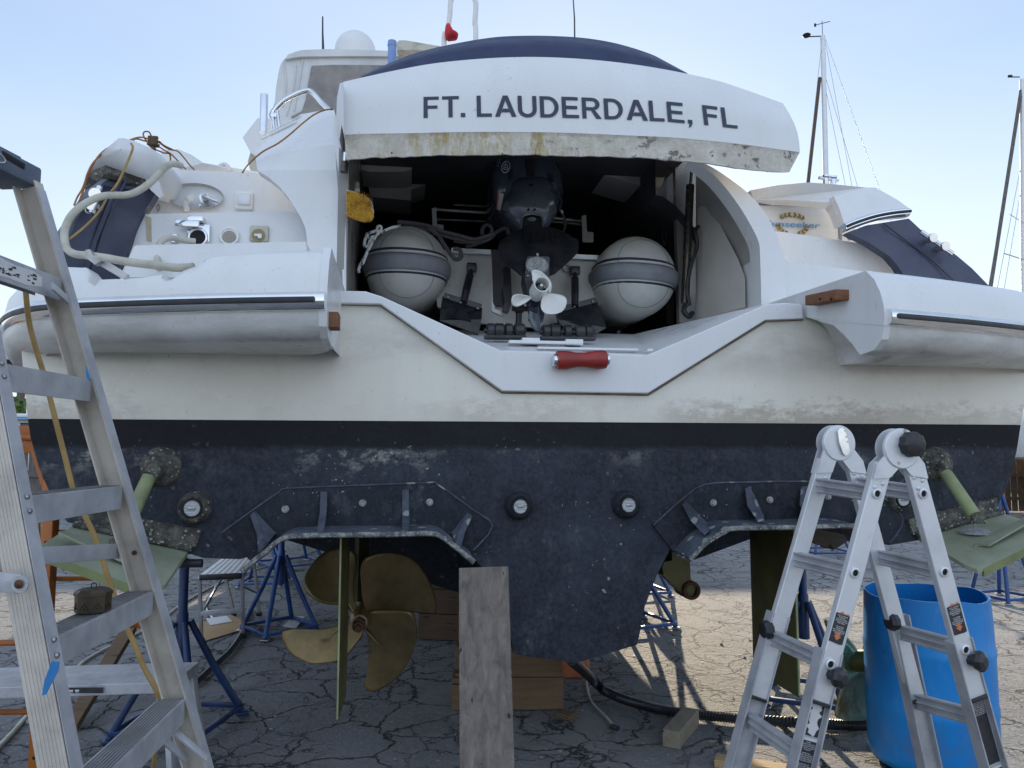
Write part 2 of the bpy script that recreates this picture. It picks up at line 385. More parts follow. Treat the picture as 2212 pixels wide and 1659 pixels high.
MT['redpl'] = M('red_polyurethane', (.32,.025,.018), (.22,.02,.016), 9, rough=.4, bump=.15)
MT['hose_white'] = M('cream_hose', (.50,.48,.40), (.28,.26,.20), 6, .5, .75, rough=.5)
MT['cord_or'] = M('orange_cord', (.38,.16,.04), (.26,.11,.03), 12, rough=.6)
MT['cord_ye'] = M('tan_cord', (.42,.27,.09), (.30,.19,.07), 14, rough=.7, bump=.3, bscale=150)
MT['rope_w'] = M('white_rope', (.55,.55,.53), (.05,.05,.09), 55, .52, .6, rough=.8, bump=.5, bscale=150)
MT['rope_b'] = M('dark_rope', (.05,.045,.05), (.03,.027,.03), 30, rough=.9, bump=.5, bscale=120)
MT['bristle'] = M('yellow_bristle', (.55,.32,.035), (.30,.15,.02), 22, rough=.9)
MT['canvas'] = M('white_canvas', (.66,.67,.67), (.56,.57,.58), 3, rough=.8, bump=.4, bscale=4)
MT['vinyl'] = M('clear_vinyl_window', (.26,.235,.21), (.16,.15,.15), 3.5, .4, .65, rough=.28)
MT['tin'] = M('brown_tin', (.085,.062,.038), (.035,.03,.022), 9, rough=.5, metal=.5)
MT['black'] = M('black_hole', (.004,.004,.005), None, 5, rough=.7)
MT['tape_blue'] = M('blue_tape', (.012,.20,.48), (.01,.15,.38), 12, rough=.6)
MT['tape_tan'] = M('masking_tape', (.50,.44,.30), None, 12, rough=.6)
MT['label_b'] = M('black_label', (.02,.02,.024), (.035,.035,.04), 40, rough=.4)
MT['label_w'] = M('white_print', (.62,.62,.62), (.55,.55,.55), 30, .5, .8, rough=.5)
MT['label_o'] = M('orange_print', (.62,.20,.09), None, 30, rough=.5)
MT['red_cloth'] = M('red_cloth', (.60,.03,.04), (.42,.02,.03), 9, rough=.8)
MT['gold'] = M('gold_print', (.33,.22,.05), None, 30, rough=.4, metal=.3)
MT['sky_print'] = M('light_blue_print', (.17,.36,.62), None, 30, rough=.4)
MT['fence'] = M('grey_fence_wood', (.16,.14,.125), (.085,.075,.07), 5, rough=.85, stretch=(6,6,1), bump=.3)
MT['fence_br'] = M('brown_fence_wood', (.12,.075,.04), (.06,.04,.025), 5, rough=.85, stretch=(6,6,1), bump=.3)
MT['glass_d'] = M('smoked_glass', (.02,.025,.03), None, 4, rough=.1)
MT['lens'] = M('light_lens', (.50,.52,.54), (.28,.29,.31), 60, .45, .6, rough=.15, stretch=(.2,.2,4))
def wood(name, a, bcol, c, axis='z', scale=1.0, rough=.8, knots=True):
    m, t, b = base_mat(name); n = N(t)
    st = {'z': (9, 9, .55), 'x': (.55, 9, 9), 'y': (9, .55, 9)}[axis]
    co = n.mapping(tuple(q*scale for q in st))
    g = n.noise(3.4, 9, .68, co, .5)
    col = n.mix(n.ramp(g, .32, .66), a, bcol)
    fine = n.noise(13, 7, .8, co)
    col = n.mix(n.ramp(fine, .54, .70, 0, .6), col, c)
    blotch = n.noise(3.5, 4, .6)
    col = n.mix(n.ramp(blotch, .45, .7, 0, .55), col, tuple(q*.62 for q in bcol))
    crk = n.ramp(n.noise(2.0, 3, .6, n.mapping(tuple(q*scale*1.7 for q in st), (3, 1, 2))), .690, .705)
    col = n.mix(crk, col, tuple(q*.2 for q in c))
    n.link(col, b.inputs['Base Color']); b.inputs['Roughness'].default_value = rough
    n.bump(n.math('SUBTRACT', fine, n.math('MULTIPLY', crk, 1.0)), .5, .006, b)
    return m
MT['wood_plank'] = wood('weathered_plank', (.085,.072,.064), (.235,.195,.165), (.045,.037,.033))
MT['wood_crib'] = wood('crib_timber', (.125,.078,.042), (.20,.13,.07), (.06,.045,.03), 'x')
MT['wood_old'] = wood('old_dark_timber', (.075,.045,.03), (.13,.08,.05), (.03,.02,.015), 'x')
MT['wood_block'] = wood('grey_post_wood', (.20,.175,.13), (.30,.26,.19), (.09,.075,.05), 'y')
MT['wood_new'] = wood('fresh_lumber', (.42,.26,.12), (.50,.33,.17), (.25,.14,.06), 'x')
MT['wood_brn'] = wood('brown_hardwood', (.19,.075,.035), (.28,.13,.07), (.07,.03,.02), 'x')
def asphalt():
    m, t, b = base_mat('cracked_asphalt'); n = N(t)
    big = n.noise(.35, 5, .6); med = n.noise(3.0, 8, .7); fine = n.noise(60, 6, .75)
    c = n.mix(n.ramp(big, .35, .65), (.185,.19,.20), (.27,.27,.27))
    c = n.mix(n.ramp(med, .46, .72, 0, .6), c, (.125,.128,.137))
    st = n.vor(85, out='Color'); c = n.mix(n.ramp(st, .55, .9, 0, .6), c, (.33,.32,.30))
    st2 = n.math('MULTIPLY', n.ramp(n.vor(34, out='Color'), .80, .86), n.ramp(n.vor(34), .34, .24)); c = n.mix(n.math('MULTIPLY', st2, .6), c, (.38,.37,.34))
    c = n.mix(n.ramp(fine, .55, .75, 0, .65), c, (.045,.045,.048))
    wv = n.new('VectorMath'); wv.operation = 'ADD'
    nz = n.new('TexNoise'); nz.inputs['Scale'].default_value = 2.2; nz.inputs['Detail'].default_value = 6; nz.inputs['Roughness'].default_value = .58; n.link(n.co, nz.inputs['Vector'])
    sc = n.new('VectorMath'); sc.operation = 'SCALE'; sc.inputs['Scale'].default_value = .50
    n.link(nz.outputs['Color'], sc.inputs[0]); n.link(n.co, wv.inputs[0]); n.link(sc.outputs[0], wv.inputs[1])
    e1 = n.vor(2.3, wv.outputs[0], 'DISTANCE_TO_EDGE'); e2 = n.vor(5.4, wv.outputs[0], 'DISTANCE_TO_EDGE'); e3 = n.vor(13, wv.outputs[0], 'DISTANCE_TO_EDGE')
    k1 = n.math('MULTIPLY', n.ramp(e1, .026, .008), n.ramp(n.noise(1.9, 3), .36, .46, .45, 1)); k2 = n.math('MULTIPLY', n.ramp(e2, .036, .011), n.ramp(n.noise(1.6, 4, .6), .46, .56, .0, .85))
    k3 = n.math('MULTIPLY', n.ramp(e3, .05, .02), n.ramp(n.noise(1.2, 5, .7), .58, .66, 0, .5))
    crack = n.math('MAXIMUM', n.math('MAXIMUM', k1, k2), k3)
    c = n.mix(n.math('MULTIPLY', crack, .9), c, (.015,.015,.015))
    flecks = n.math('MULTIPLY', n.ramp(n.noise(21, 3, .5), .68, .72), n.ramp(n.noise(1.1, 3), .45, .6))  # scattered pale flecks, grouped in patches
    c = n.mix(n.math('MULTIPLY', flecks, .45), c, (.42,.41,.38))
    c = n.mix(n.ramp(n.noise(6, 9, .8, n.mapping((1,1,1),(5,2,0))), .58, .68, 0, .4), c, (.07,.07,.07))
    n.link(c, b.inputs['Base Color']); b.inputs['Roughness'].default_value = .88
    h = n.math('SUBTRACT', n.math('ADD', n.math('MULTIPLY', fine, .45), n.math('ADD', n.math('MULTIPLY', n.noise(22, 6, .65), .9), n.math('MULTIPLY', n.noise(4, 4, .6), .5))), n.math('MULTIPLY', crack, 1.3))
    n.bump(h, 1.0, .016, b); return m
MT['asphalt'] = asphalt()
def torn():
    m, t, b = base_mat('torn_fibreglass'); n = N(t); x, y, z = n.sep()
    c = n.mix(n.ramp(n.noise(9, 8, .75, n.mapping((1, 1, .8))), .38, .64), (.86,.83,.74), (.62,.56,.46))
    yel = n.math('MULTIPLY', n.ramp(x, -.75, -.30), n.ramp(x, .55, .10))
    c = n.mix(n.math('MULTIPLY', yel, n.ramp(n.noise(11, 7, .75, n.mapping((1.6, 1, .5))), .46, .62, 0, .85)), c, (.48,.33,.07))
    drk = n.math('MULTIPLY', n.ramp(x, -.2, .9), n.ramp(n.noise(7, 9, .8), .57, .62))
    c = n.mix(n.math('MULTIPLY', drk, .75), c, (.12,.08,.05))
    c = n.mix(n.ramp(n.vor(9), .055, .035), c, (.02,.015,.012))
    n.link(c, b.inputs['Base Color']); b.inputs['Roughness'].default_value = .75
    n.bump(n.math('ADD', n.noise(14, 9, .8), n.math('MULTIPLY', drk, -.6)), 1.0, .03, b); return m
MT['torn'] = torn()
def barrelm():
    m, t, b = base_mat('barrel_blue'); n = N(t)
    c = n.mix(n.ramp(n.noise(2.5, 5), .4, .65), (.004,.235,.62), (.004,.17,.50))
    c = n.mix(n.ramp(n.noise(7, 8, .7, n.mapping((1, 1, .7))), .64, .70, 0, .8), c, (.012,.03,.08))
    c = n.mix(n.ramp(n.noise(16, 8, .8, n.mapping((1, 1, .25))), .56, .68, 0, .45), c, (.10,.30,.62))
    c = n.mix(n.math('MULTIPLY', n.ramp(n.sep()[2], .35, 0), n.ramp(n.noise(5, 7, .7), .42, .62, 0, .7)), c, (.14,.15,.15))
    n.link(c, b.inputs['Base Color']); b.inputs['Roughness'].default_value = .38
    b.inputs['Subsurface Weight'].default_value = .25; b.inputs['Subsurface Radius'].default_value = (.01,.03,.06)
    n.bump(n.noise(6, 4), .1, .02, b); return m
MT['barrel'] = barrelm()
MT['leaf'] = M('leaf_green', (.055,.11,.025), (.10,.16,.04), 6, rough=.6)
MT['palm'] = M('palm_leaf', (.12,.13,.05), (.20,.15,.07), 4, rough=.6)
MT['bark'] = M('palm_bark', (.16,.13,.10), (.09,.075,.06), 8, rough=.9)
dn = lambda p, z: V(p.x, p.y, z)
# ================================================================== THE YACHT
yacht = thing('motor_yacht', 'large white motor yacht propped on blocks, black bottom, its stern garage open', 'yacht', BO)
UC = 0.31
def slab(mb, pts, v=0.0, depth=.05):                 # traced outline at its distance v, given thickness forward
    P = [B(p[0], p[1], p[2] if len(p) > 2 else v) for p in pts]
    return mb.prism(P, BN*depth)
def slab_uz(mb, pts, v, depth): return mb.prism([BP(u, v, z) for u, z in pts], BN*depth)
def part(name, mb, mat, parent=None, smooth=35, label=None):
    o = mb.build(name, MT[mat] if isinstance(mat, str) else mat, parent or yacht, smooth)
    if label: o['label'] = label
    return o
# ---- underwater transom outline
arch_l = [(523,1232),(532,1222),(554,1204),(579,1185),(597,1168),(621,1157),(651,1154),(737,1152),(854,1151),(924,1149),(940,1151),(954,1156),(984,1178),(1024,1211)]
arch_r = [(1491,1206),(1518,1176),(1540,1160),(1565,1146),(1588,1138),(1708,1136),(1780,1134),(1842,1133),(1862,1138),(1878,1150),(1892,1168),(1904,1186)]
FV = -0.22
AL = [UZ(x, y, FV) for x, y in arch_l]; AR = [UZ(x, y, FV) for x, y in arch_r]
q = lambda *a: [UZ(x, y, 0) for x, y in a]
bottom = q((60,905),(66,945),(84,1010),(112,1075),(135,1116),(147,1129),(165,1131),(300,1168),(416,1198),(441,1206),(520,1208)) + AL[2:] \
    + q((1050,1235),(1072,1290),(1095,1340),(1112,1413),(1160,1421),(1245,1432),(1310,1413),(1376,1393),(1380,1378),(1393,1310),(1420,1240),(1452,1178)) + AR[:-1] \
    + q((1920,1178),(1990,1166),(2098,1138),(2128,1128),(2152,1100),(2180,1040),(2196,975),(2205,918))
mb = MB(); slab_uz(mb, bottom, 0, 1.0)
# fairing of the tunnel walls ahead of the transom
slab(mb, [(858,1152,.95),(900,1172,.95),(940,1204,.95),(990,1248,.95),(1040,1310,.95),(1120,1330,.95),(1150,1150,.95)], .95, 1.2)
# hull ahead: stations
def station(v, hb, keel, chine, shr):
    return [BP(UC-hb, v, shr), BP(UC-hb, v, 1.72), BP(UC-hb*.9, v, chine), BP(UC, v, keel), BP(UC+hb*.9, v, chine), BP(UC+hb, v, 1.72), BP(UC+hb, v, shr)]
ST = [(1.0,2.33,.62,1.30,2.3),(4,2.36,.60,1.28,2.35),(8,2.30,.62,1.30,2.45),(10.5,1.9,.70,1.36,2.6),(12.8,1.1,1.0,1.6,2.8),(15,.08,1.70,1.71,3.0)]
rows = [station(*s)[1:6] for s in ST]; mb.grid(rows); mb.f([mb.v(p) for p in rows[0]])
hull_bottom = part('hull_bottom', mb, 'foul')
mb = MB()
for side in (0, -1):
    mb.grid([[station(*s)[side], station(*s)[1 if side == 0 else -2]] for s in ST])
mb.grid([[station(*s)[0], station(*s)[-1]] for s in ST[2:]])
# white transom above the boot top
tw = q((45,700),(46,755),(60,904.5),(2205,917.5),(2236,760),(2236,690),(1800,687),(1735,683),(1655,692),(1400,850),(1085,846),(822,658),(722,656),(722,700))
slab_uz(mb, tw, 0, 1.0)
hull = part('hull', mb, 'gel_hull')
# raised band round the launching well
mb = MB()
band = [(717,627),(790,629),(825,640),(1082,757),(1400,766),(1658,656),(1700,654),(1734,657),(1736,688),(1655,691),(1400,850),(1085,845),(822,657),(720,655)]
slab(mb, band, -.035, .12)
sill_band = part('sill_band', mb, 'gel', smooth=30)
bmod = sill_band.modifiers.new('soft_edge', 'BEVEL'); bmod.width = .008; bmod.segments = 3; bmod.angle_limit = math.radians(50)
mb = MB(); mb.tube([B(x, y, -.004) for x, y in ((724,657),(822,659.5),(950,749),(1050,824),(1085,848),(1240,850),(1400,853),(1530,771),(1655,694),(1735,690))], .0055, 6)
part('band_sealant', mb, M('dirty_sealant', (.30,.25,.18), (.16,.12,.08), 9, rough=.8), sill_band)
# ---- garage and well
mb = MB()
GL, GR = -.779, 1.395
zf = 2.30
fl = [B(1082,757,.05), B(1400,766,.05), BP(.95, 1.15, zf+.03), BP(-.25, 1.15, zf+.03)]
mb.prism(fl, V(0,0,-.04))
mb.prism([B(1400,766,.05), B(1658,656,.05), BP(GR,.36,2.28), BP(GR,1.2,2.40), BP(.95,1.15,zf+.03)], V(0,0,-.04))
mb.prism([B(1082,757,.05), BP(-.25,1.15,zf+.03), BP(GL,1.2,2.40), BP(GL,.36,2.28), B(760,628,.05)], V(0,0,-.04))
part('well_floor', mb, 'gel')
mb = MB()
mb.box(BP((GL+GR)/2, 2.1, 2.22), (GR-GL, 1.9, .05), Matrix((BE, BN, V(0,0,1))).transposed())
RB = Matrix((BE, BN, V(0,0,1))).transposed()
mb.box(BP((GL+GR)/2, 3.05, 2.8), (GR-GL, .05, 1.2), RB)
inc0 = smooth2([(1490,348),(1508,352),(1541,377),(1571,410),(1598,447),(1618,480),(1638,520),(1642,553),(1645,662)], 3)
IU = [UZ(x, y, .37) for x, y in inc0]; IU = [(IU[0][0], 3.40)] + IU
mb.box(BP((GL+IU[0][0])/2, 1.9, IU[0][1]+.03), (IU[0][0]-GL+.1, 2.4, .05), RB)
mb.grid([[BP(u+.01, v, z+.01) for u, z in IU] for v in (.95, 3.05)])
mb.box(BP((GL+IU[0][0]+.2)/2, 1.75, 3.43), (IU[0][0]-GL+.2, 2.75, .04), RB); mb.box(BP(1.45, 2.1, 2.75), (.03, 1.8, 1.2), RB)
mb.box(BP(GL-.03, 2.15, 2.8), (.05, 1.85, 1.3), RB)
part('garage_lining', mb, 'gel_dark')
mb = MB()
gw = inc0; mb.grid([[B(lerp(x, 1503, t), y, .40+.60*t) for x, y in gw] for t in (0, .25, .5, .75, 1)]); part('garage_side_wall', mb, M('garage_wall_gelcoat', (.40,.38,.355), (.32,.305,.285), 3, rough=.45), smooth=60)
mb = MB(); mb.box(BP(GL-.03, .80, 2.72), (.05, .90, 1.25), RB)
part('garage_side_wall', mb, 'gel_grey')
mb = MB(); slab(mb, [(1458,330),(1512,330),(1506,697),(1468,697),(1462,500)], 1.06, .05); part('bulkhead_edge', mb, 'gel_grey', smooth=20)
mb = MB(); slab(mb, [(1440,330),(1458,330),(1462,480),(1455,700),(1440,700)], 1.5, .4); part('bulkhead_edge', mb, 'gel_dark', smooth=20)
# raised locker moulding on the starboard garage wall
mb = MB()
wv_ = lambda x: .40+.60*(1645-x)/142
slab(mb, [(x, y, wv_(x)-.045) for x, y in ((1508,690),(1513,445),(1534,443),(1596,562),(1610,600),(1611,664))], 0, .05)
lk = part('locker_moulding', mb, M('locker_gelcoat', (.58,.55,.50), (.50,.475,.44), 3, rough=.4), smooth=30)
bb = lk.modifiers.new('soft_edge', 'BEVEL'); bb.width = .02; bb.segments = 3
# overhead panels in the garage
mb = MB(); slab(mb, [(1281,348),(1285,372),(1340,388),(1395,405),(1428,402),(1436,384),(1440,340),(1400,330),(1285,330)], 1.25, .35); part('overhead_panel', mb, 'panel_grey', smooth=30)
mb = MB(); slab(mb, [(772,349),(885,348),(895,352),(888,366),(870,371),(800,371),(775,366)], 1.3, .3); part('overhead_panel', mb, 'panel_grey', smooth=30)
mb = MB(); slab(mb, [(896,370),(925,372),(930,395),(888,410),(888,433),(800,425),(795,395)], 1.6, .3); part('overhead_panel', mb, 'panel_grey', smooth=30)
mb = MB(); slab(mb, [(1000,355),(1065,352),(1070,372),(1000,366)], 1.9, .3); part('overhead_panel', mb, 'panel_grey', smooth=30)
# rails of the dinghy cradle and clutter glimpsed in the dark
mb = MB()
mb.tube([B(938,452,1.7), B(1085,462,1.7)], .018, 8); mb.tube([B(980,442,1.9), B(1085,448,1.9)], .012, 8); mb.tube([B(1190,470,1.7), B(1262,478,1.7)], .018, 8)
mb.beam(B(940,475,1.6), B(1075,481,1.6), .03, .01, BN); mb.beam(B(1090,470,1.6), B(1265,487,1.6), .03, .01, BN)
part('cradle_rail', mb, 'steel')
for x0 in ((938,462), (1262,478)):
    mb = MB(); slab(mb, [(x0[0]-5,x0[1]-12),(x0[0]+4,x0[1]-14),(x0[0]+6,x0[1]+22),(x0[0]+20,x0[1]+24),(x0[0]+20,x0[1]+45),(x0[0]-3,x0[1]+44)], 1.55, .02)
    part('cradle_bracket', mb, 'white_pl')
# ---- wings each side of the garage mouth
mb = MB()
c1 = [(552,344),(600,333),(660,322),(723,311)]
up = [(555,325),(583,295),(602,278),(650,247),(693,239),(721,235)]
lowb = [(556,368),(580,383),(603,403),(622,425),(633,443),(648,466),(660,493),(663,520),(663,560),(663,640)]
# upper facet leans forward
mb.prism([B(x,y,.80) for x,y in up[:0]] or [B(552,344,.42), B(555,325,.50), B(583,295,.62), B(602,278,.68), B(650,247,.76), B(693,239,.80), B(721,235,.80), B(723,311,.42), B(660,322,.42), B(600,333,.42)], BN*.06)
mb.prism([B(x,y,.42) for x,y in c1] + [B(727,367,.38), B(740,520,.35), B(745,645,.35)] + [B(x,y,.35) for x,y in lowb[::-1]], BN*.08)
mb.prism([B(722,240,.38), B(745,310,.36), B(748,645,.34), B(741,645,.34), B(738,520,.36), B(724,367,.40), B(720,311,.42)], BN*.45)
part('wing', mb, 'gel', smooth=30, label='port wing beside the garage mouth with folded crease')
mb = MB()
outc = smooth2([(1500,345),(1521,353),(1548,367),(1591,397),(1621,422),(1651,457),(1671,493),(1688,533),(1695,565),(1700,660)], 3)
inc = smooth2([(1490,348),(1508,352),(1541,377),(1571,410),(1598,447),(1618,480),(1638,520),(1642,553),(1645,660)], 3)
mb.prism([B(x,y,.33) for x,y in outc] + [B(x,y,.33) for x,y in inc[::-1]], BN*.12)
# inner return of the arch
A = [B(x,y,.36) for x,y in inc]; Bk = [p + BN*.06 for p in A]; mb.grid([A, Bk])
part('wing', mb, 'gel', smooth=30, label='starboard curved wing framing the garage mouth')
# ---- swim platform sponsons: one moulded section swept round each quarter
UR_, UL_ = 1.459, -.779
capR = [(1870,585),(1880,593),(1888,603),(1901,630),(1908,655),(1911,680),(1911,703),(1905,733),(1888,756),(1872,763),(1858,767)]
PROF = [UPL(x, y, UR_) for x, y in capR]
jz = B(1850,790,0).z
PROF += [(PROF[-1][0]+.12, PROF[-1][1]-.012), (-.12, lerp(PROF[-1][1], jz, .55)), (0.02, jz)]
def dv(u):
    r = abs(u-.34); return .085*(r*r-1.2526) + (max(0, (r-2.1))/.8)**2.3*.95
ZTOP = PROF[0][1]
coam = [(-90,590),(-60,572),(16,558),(59,553),(127,549),(146,552),(158,580),(166,602),(176,603),(186,588),(216,585),(251,594),(294,586),(318,582),(343,583),(349,604),(361,606),(371,594),(380,580),(420,570),(438,548),(446,543),(705,541)]
CU = [];
for x, y in coam: u, z = UZ(x, y, -.47 + .12*(1 if x < 60 else 0)); CU.append((u, z))
def ztop_left(u): return min(ZTOP+.012, interp([c[0] for c in CU], [c[1] for c in CU], u))
def prof_at(u, left):
    pts = []
    zt = ztop_left(u) if left else ZTOP+.012
    for v, z in PROF:
        d = dv(u); k = min(1.0, max(0.0, -v/.5)) if abs(u-.34) < 2.3 else min(1.0, min(1.0, max(0.0, -v/.5)) + (abs(u-.34)-2.3)/.3)
        zz = min(z, zt)
        pts.append(BP(u, v + d*k, zz))
    return pts
for left in (True, False):
    mb = MB(); us = []
    if left:
        n = 90; us = [UL_ + (-2.62-UL_)*i/n for i in range(n+1)]
    else:
        n = 60; us = [UR_ + (3.20-UR_)*i/n for i in range(n+1)]
    rows = []
    for u in us:
        p = prof_at(u, left)
        # rim: thickness of the coaming and the deck behind it
        t0 = p[0]; inn = t0 + BN*.07; 
        zt = t0.z; dz = 2.20
        deck = [inn, V(inn.x, inn.y, dz), BP(u, .5, dz), BP(u, .5, jz+.02)]
        if not left: deck = [inn + BN*.1, BP(u, .45, zt+.01), BP(u, .5, zt-.02), BP(u, .5, jz+.02)]
        if left:                             # concave cut in the underside next to the well
            w_ = min(1, max(0, (u+1.10)/.32)); w_ = 1-math.sqrt(max(0, 1-w_*w_)) if w_ < 1 else 1
            q0 = p[10]; p[-1] = p[-1].lerp(q0 + BN*.03 + V(0,0,-.004), w_); p[-2] = p[-2].lerp(q0 + BN*.02 - V(0,0,.006), w_); p[-3] = p[-3].lerp(q0 + BN*.01 - V(0,0,.004), w_)
        else:                                # scooped underside next to the well
            w_ = min(1, max(0, (u-UR_)/.17)); w_ = math.sqrt(max(0, 1-w_*w_))
            T = [BP(u, *UPL(x_, y_, UR_)) for x_, y_ in ((1841,743),(1801,703),(1741,685))]
            for i_, t_ in ((-3, T[0]), (-2, T[1]), (-1, T[2])): p[i_] = p[i_].lerp(t_, w_)
            deck[-1] = deck[-1].lerp(BP(u, .35, 2.24), w_)
        rows.append([p[-1]] + p[:-1][::-1] + deck)
    R = mb.grid(rows)
    for side in (R[0], R[-1]):
        P = [v.co.copy() for v in side]
        if side is R[0]:
            # concave cut in the underside next to the well
            pass
        tr = geometry.tessellate_polygon([P])
        for t in tr: mb.f([side[t[0]], side[t[1]], side[t[2]]])
    o = part('platform_sponson', mb, 'gel_platform', smooth=56, label='port side of the swim platform with notched coaming' if left else 'starboard side of the swim platform with scooped end')
# end caps meeting the well
mb = MB()
def capz(pts, u): return [BP(u, *UPL(x, y, u)) for x, y in pts]
mb.prism(capz([(1660,655),(1870,585),(1888,603),(1901,630),(1908,655),(1911,680),(1910,703),(1800,694),(1741,685),(1736,657)], UR_-.004), BE*.03)
mb.prism(capz([(1741,685),(1800,694),(1910,703),(1905,733),(1888,756),(1858,767),(1841,743),(1825,723),(1801,703),(1775,692)], UR_-.002), BE*.03)
part('platform_end', mb, 'gel', smooth=20, label='starboard end face of the swim platform')
mb = MB()
zb = PROF[-4][1]
P = [BP(UL_+.003, v, z) for v, z in PROF[:11]]
P = [BP(UL_+.004, PROF[0][0], ZTOP+.012)] + P[1:] + [BP(UL_+.004, -.30, PROF[10][1]), BP(UL_+.004, -.12, 2.10), BP(UL_+.004, 0, 2.17), BP(UL_+.004, .36, 2.34)]
mb.prism(P, BE*-.03)
part('platform_end', mb, 'gel', smooth=20, label='port end face of the swim platform')
# stainless rub rails with black insert
for left in (True, False):
    us = [UL_-.004 - i*(2.60+UL_)/50 for i in range(51)] if left else [UR_+.012 + i*1.66/50 for i in range(51)]
    zc = 2.142
    vn = interp([z for v, z in PROF[:11]][::-1], [v for v, z in PROF[:11]][::-1], zc)
    pr = [(.02,.036),(-.012,.034),(-.026,.024),(-.034,.010),(-.034,-.010),(-.026,-.024),(-.012,-.034),(.02,-.036)]
    mb = MB(); R = mb.grid([[BP(u, vn+dv(u)+a, zc+b_) for a, b_ in pr] for u in us]); mb.f(R[0]); mb.f(R[-1][::-1])
    rail = part('rub_rail', mb, 'chrome_rail', smooth=50)
    mb = MB(); s0 = 2 if left else 1
    pr = [(-.030,.012),(-.041,.010),(-.044,0),(-.041,-.010),(-.030,-.012)]
    R = mb.grid([[BP(u, vn+dv(u)+a, zc+b_) for a, b_ in pr] for u in us[1:]]); mb.f(R[0]); mb.f(R[-1][::-1])
    part('rail_insert', mb, 'blackrub', rail, smooth=50)
# ---- port steps
def tier(name, pts, v, depth, mat='gel', bevel=.012):
    mb = MB(); slab(mb, pts, v, depth); o = part(name, mb, mat, smooth=30)
    if bevel: m_ = o.modifiers.new('soft_edge', 'BEVEL'); m_.width = bevel; m_.segments = 3; m_.angle_limit = math.radians(40)
    return o
tier('step_wall', [(318,425),(337,415),(345,395),(368,366),(565,373),(620,400),(670,440),(670,475),(300,478)], .80, .10)
tier('step_riser', [(328,462),(604,456),(680,462),(690,530),(690,545),(250,548),(270,500),(300,462)], .52, .30)
tier('step_riser', [(288,529),(663,521),(668,600),(255,600)], .18, .36)
# ---- port quarter: navy panel and its white cap
mb = MB()
ol = [(318,400,.5),(337,416,.5),(313,456,.5),(290,496,.48),(277,525,.46),(267,553,.44),(250,598,.42),(127,598,.20),(126,547,.20),(118,509,.20),(150,462,.26),(182,414,.32),(200,398,.38),(227,380,.40),(275,385,.45)]
slab(mb, ol, .4, .06)
qp = part('quarter_panel', mb, 'navy', smooth=30)
mb = MB()
mb.tube([B(262,386,.40), B(238,440,.38), B(205,520,.33), B(180,598,.29)], [.011]*4, 6); mb.tube([B(274,388,.40), B(252,430,.39), B(222,500,.36), B(196,598,.31)], [.007]*4, 6)
part('panel_rib', mb, 'navy', qp)
mb = MB(); slab(mb, [(118,509,.19),(150,462,.25),(182,414,.31),(227,382,.39),(232,386,.39),(190,425,.31),(160,470,.25),(140,520,.2),(126,560,.19)], .3, .03)
part('panel_edge', mb, M('dull_glass_edge', (.13,.17,.20), (.22,.26,.30), 6, rough=.3), qp)
mb = MB()
cap = [(186,382),(200,366),(215,350),(233,333),(262,308),(275,307),(300,313),(345,332),(357,345),(358,358),(340,385),(318,388),(227,355)]
cc = B(270,340,.38)
P0 = [B(x, y, .34 + .0012*abs(x-227)) for x, y in cap]
rows = [[p + BN*.5 for p in P0], P0, [cc + (p-cc)*.8 - BN*.05 + V(0,0,.015) for p in P0], [cc + (p-cc)*.02 - BN*.06 + V(0,0,.015) for p in P0]]
mb.grid(rows, True)
part('quarter_cap', mb, 'gel', smooth=45, label='white corner cap above the torn gasket')
mb = MB()
gk = [(186,383,.36),(227,356,.35),(270,371,.4),(320,389,.46),(332,398,.48),(314,406,.48),(280,395,.42),(228,384,.38),(200,400,.37),(183,416,.36)]
slab(mb, gk, .4, .12)
part('torn_gasket', mb, crusted('torn_gasket_crust', (.06,.055,.05), (.30,.28,.25), (.45,.44,.41), 12, .6, .45))
mb = MB(); slab(mb, [(315,388,.45),(340,385,.45),(345,398,.45),(352,424,.45),(345,428,.45),(325,410,.45)], .45, .02)
part('cap_bracket', mb, 'gel')
mb = MB(); slab(mb, [(345,325,.9),(385,322,.9),(415,335,.9),(440,352,.9),(480,362,1.0),(556,371,1.0),(556,380,1.0),(360,372,.9)], .9, .3)
part('side_coaming', mb, 'gel', smooth=40)
mb = MB(); mb.tube(spline([B(472,366,.95), B(476,358,.95), B(486,355,.95), B(494,362,.95), B(496,370,.95)], 5), .012, 8)
part('coaming_loop', mb, 'gel')
# shower recess
def disc(px, py, r, v, depth, mat, name, parent=None, seg=24, sx=1.0, bev=0.0):
    c = B(px, py, v); mb = MB()
    mb.lathe([(0,0),(r*.999,0),(r, .001),(r, depth)] if not bev else [(0,0),(r*.8,0),(r*.95,bev*.4),(r,bev),(r,depth)], c, BN, seg, sx, BE)
    return part(name, mb, mat, parent, smooth=40)
def ring(px, py, r, rt, v, mat, name, parent=None, sx=1.0, sz=1.0):
    c = B(px, py, v); mb = MB()
    mb.tube([c + BE*math.cos(a)*r*sx + V(0,0,1)*math.sin(a)*r*sz for a in [2*math.pi*k/32 for k in range(32)]], rt, 8, closed=True)
    return part(name, mb, mat, parent, smooth=60)
mb = MB(); c = B(425,427,.80); rows = []
for k, dep in ((1.0,-.010),(.97,-.004),(.90,.03),(.6,.06),(.02,.07)):
    rows.append([c + BE*math.cos(a)*.148*k + V(0,0,1)*math.sin(a)*.072*k + BN*(dep-.02) for a in [2*math.pi*i/36 for i in range(36)]])
mb.grid(rows, True); sh = part('shower_recess', mb, M('recess_gelcoat', (.60,.59,.56), (.52,.51,.48), 4, rough=.35), smooth=60)
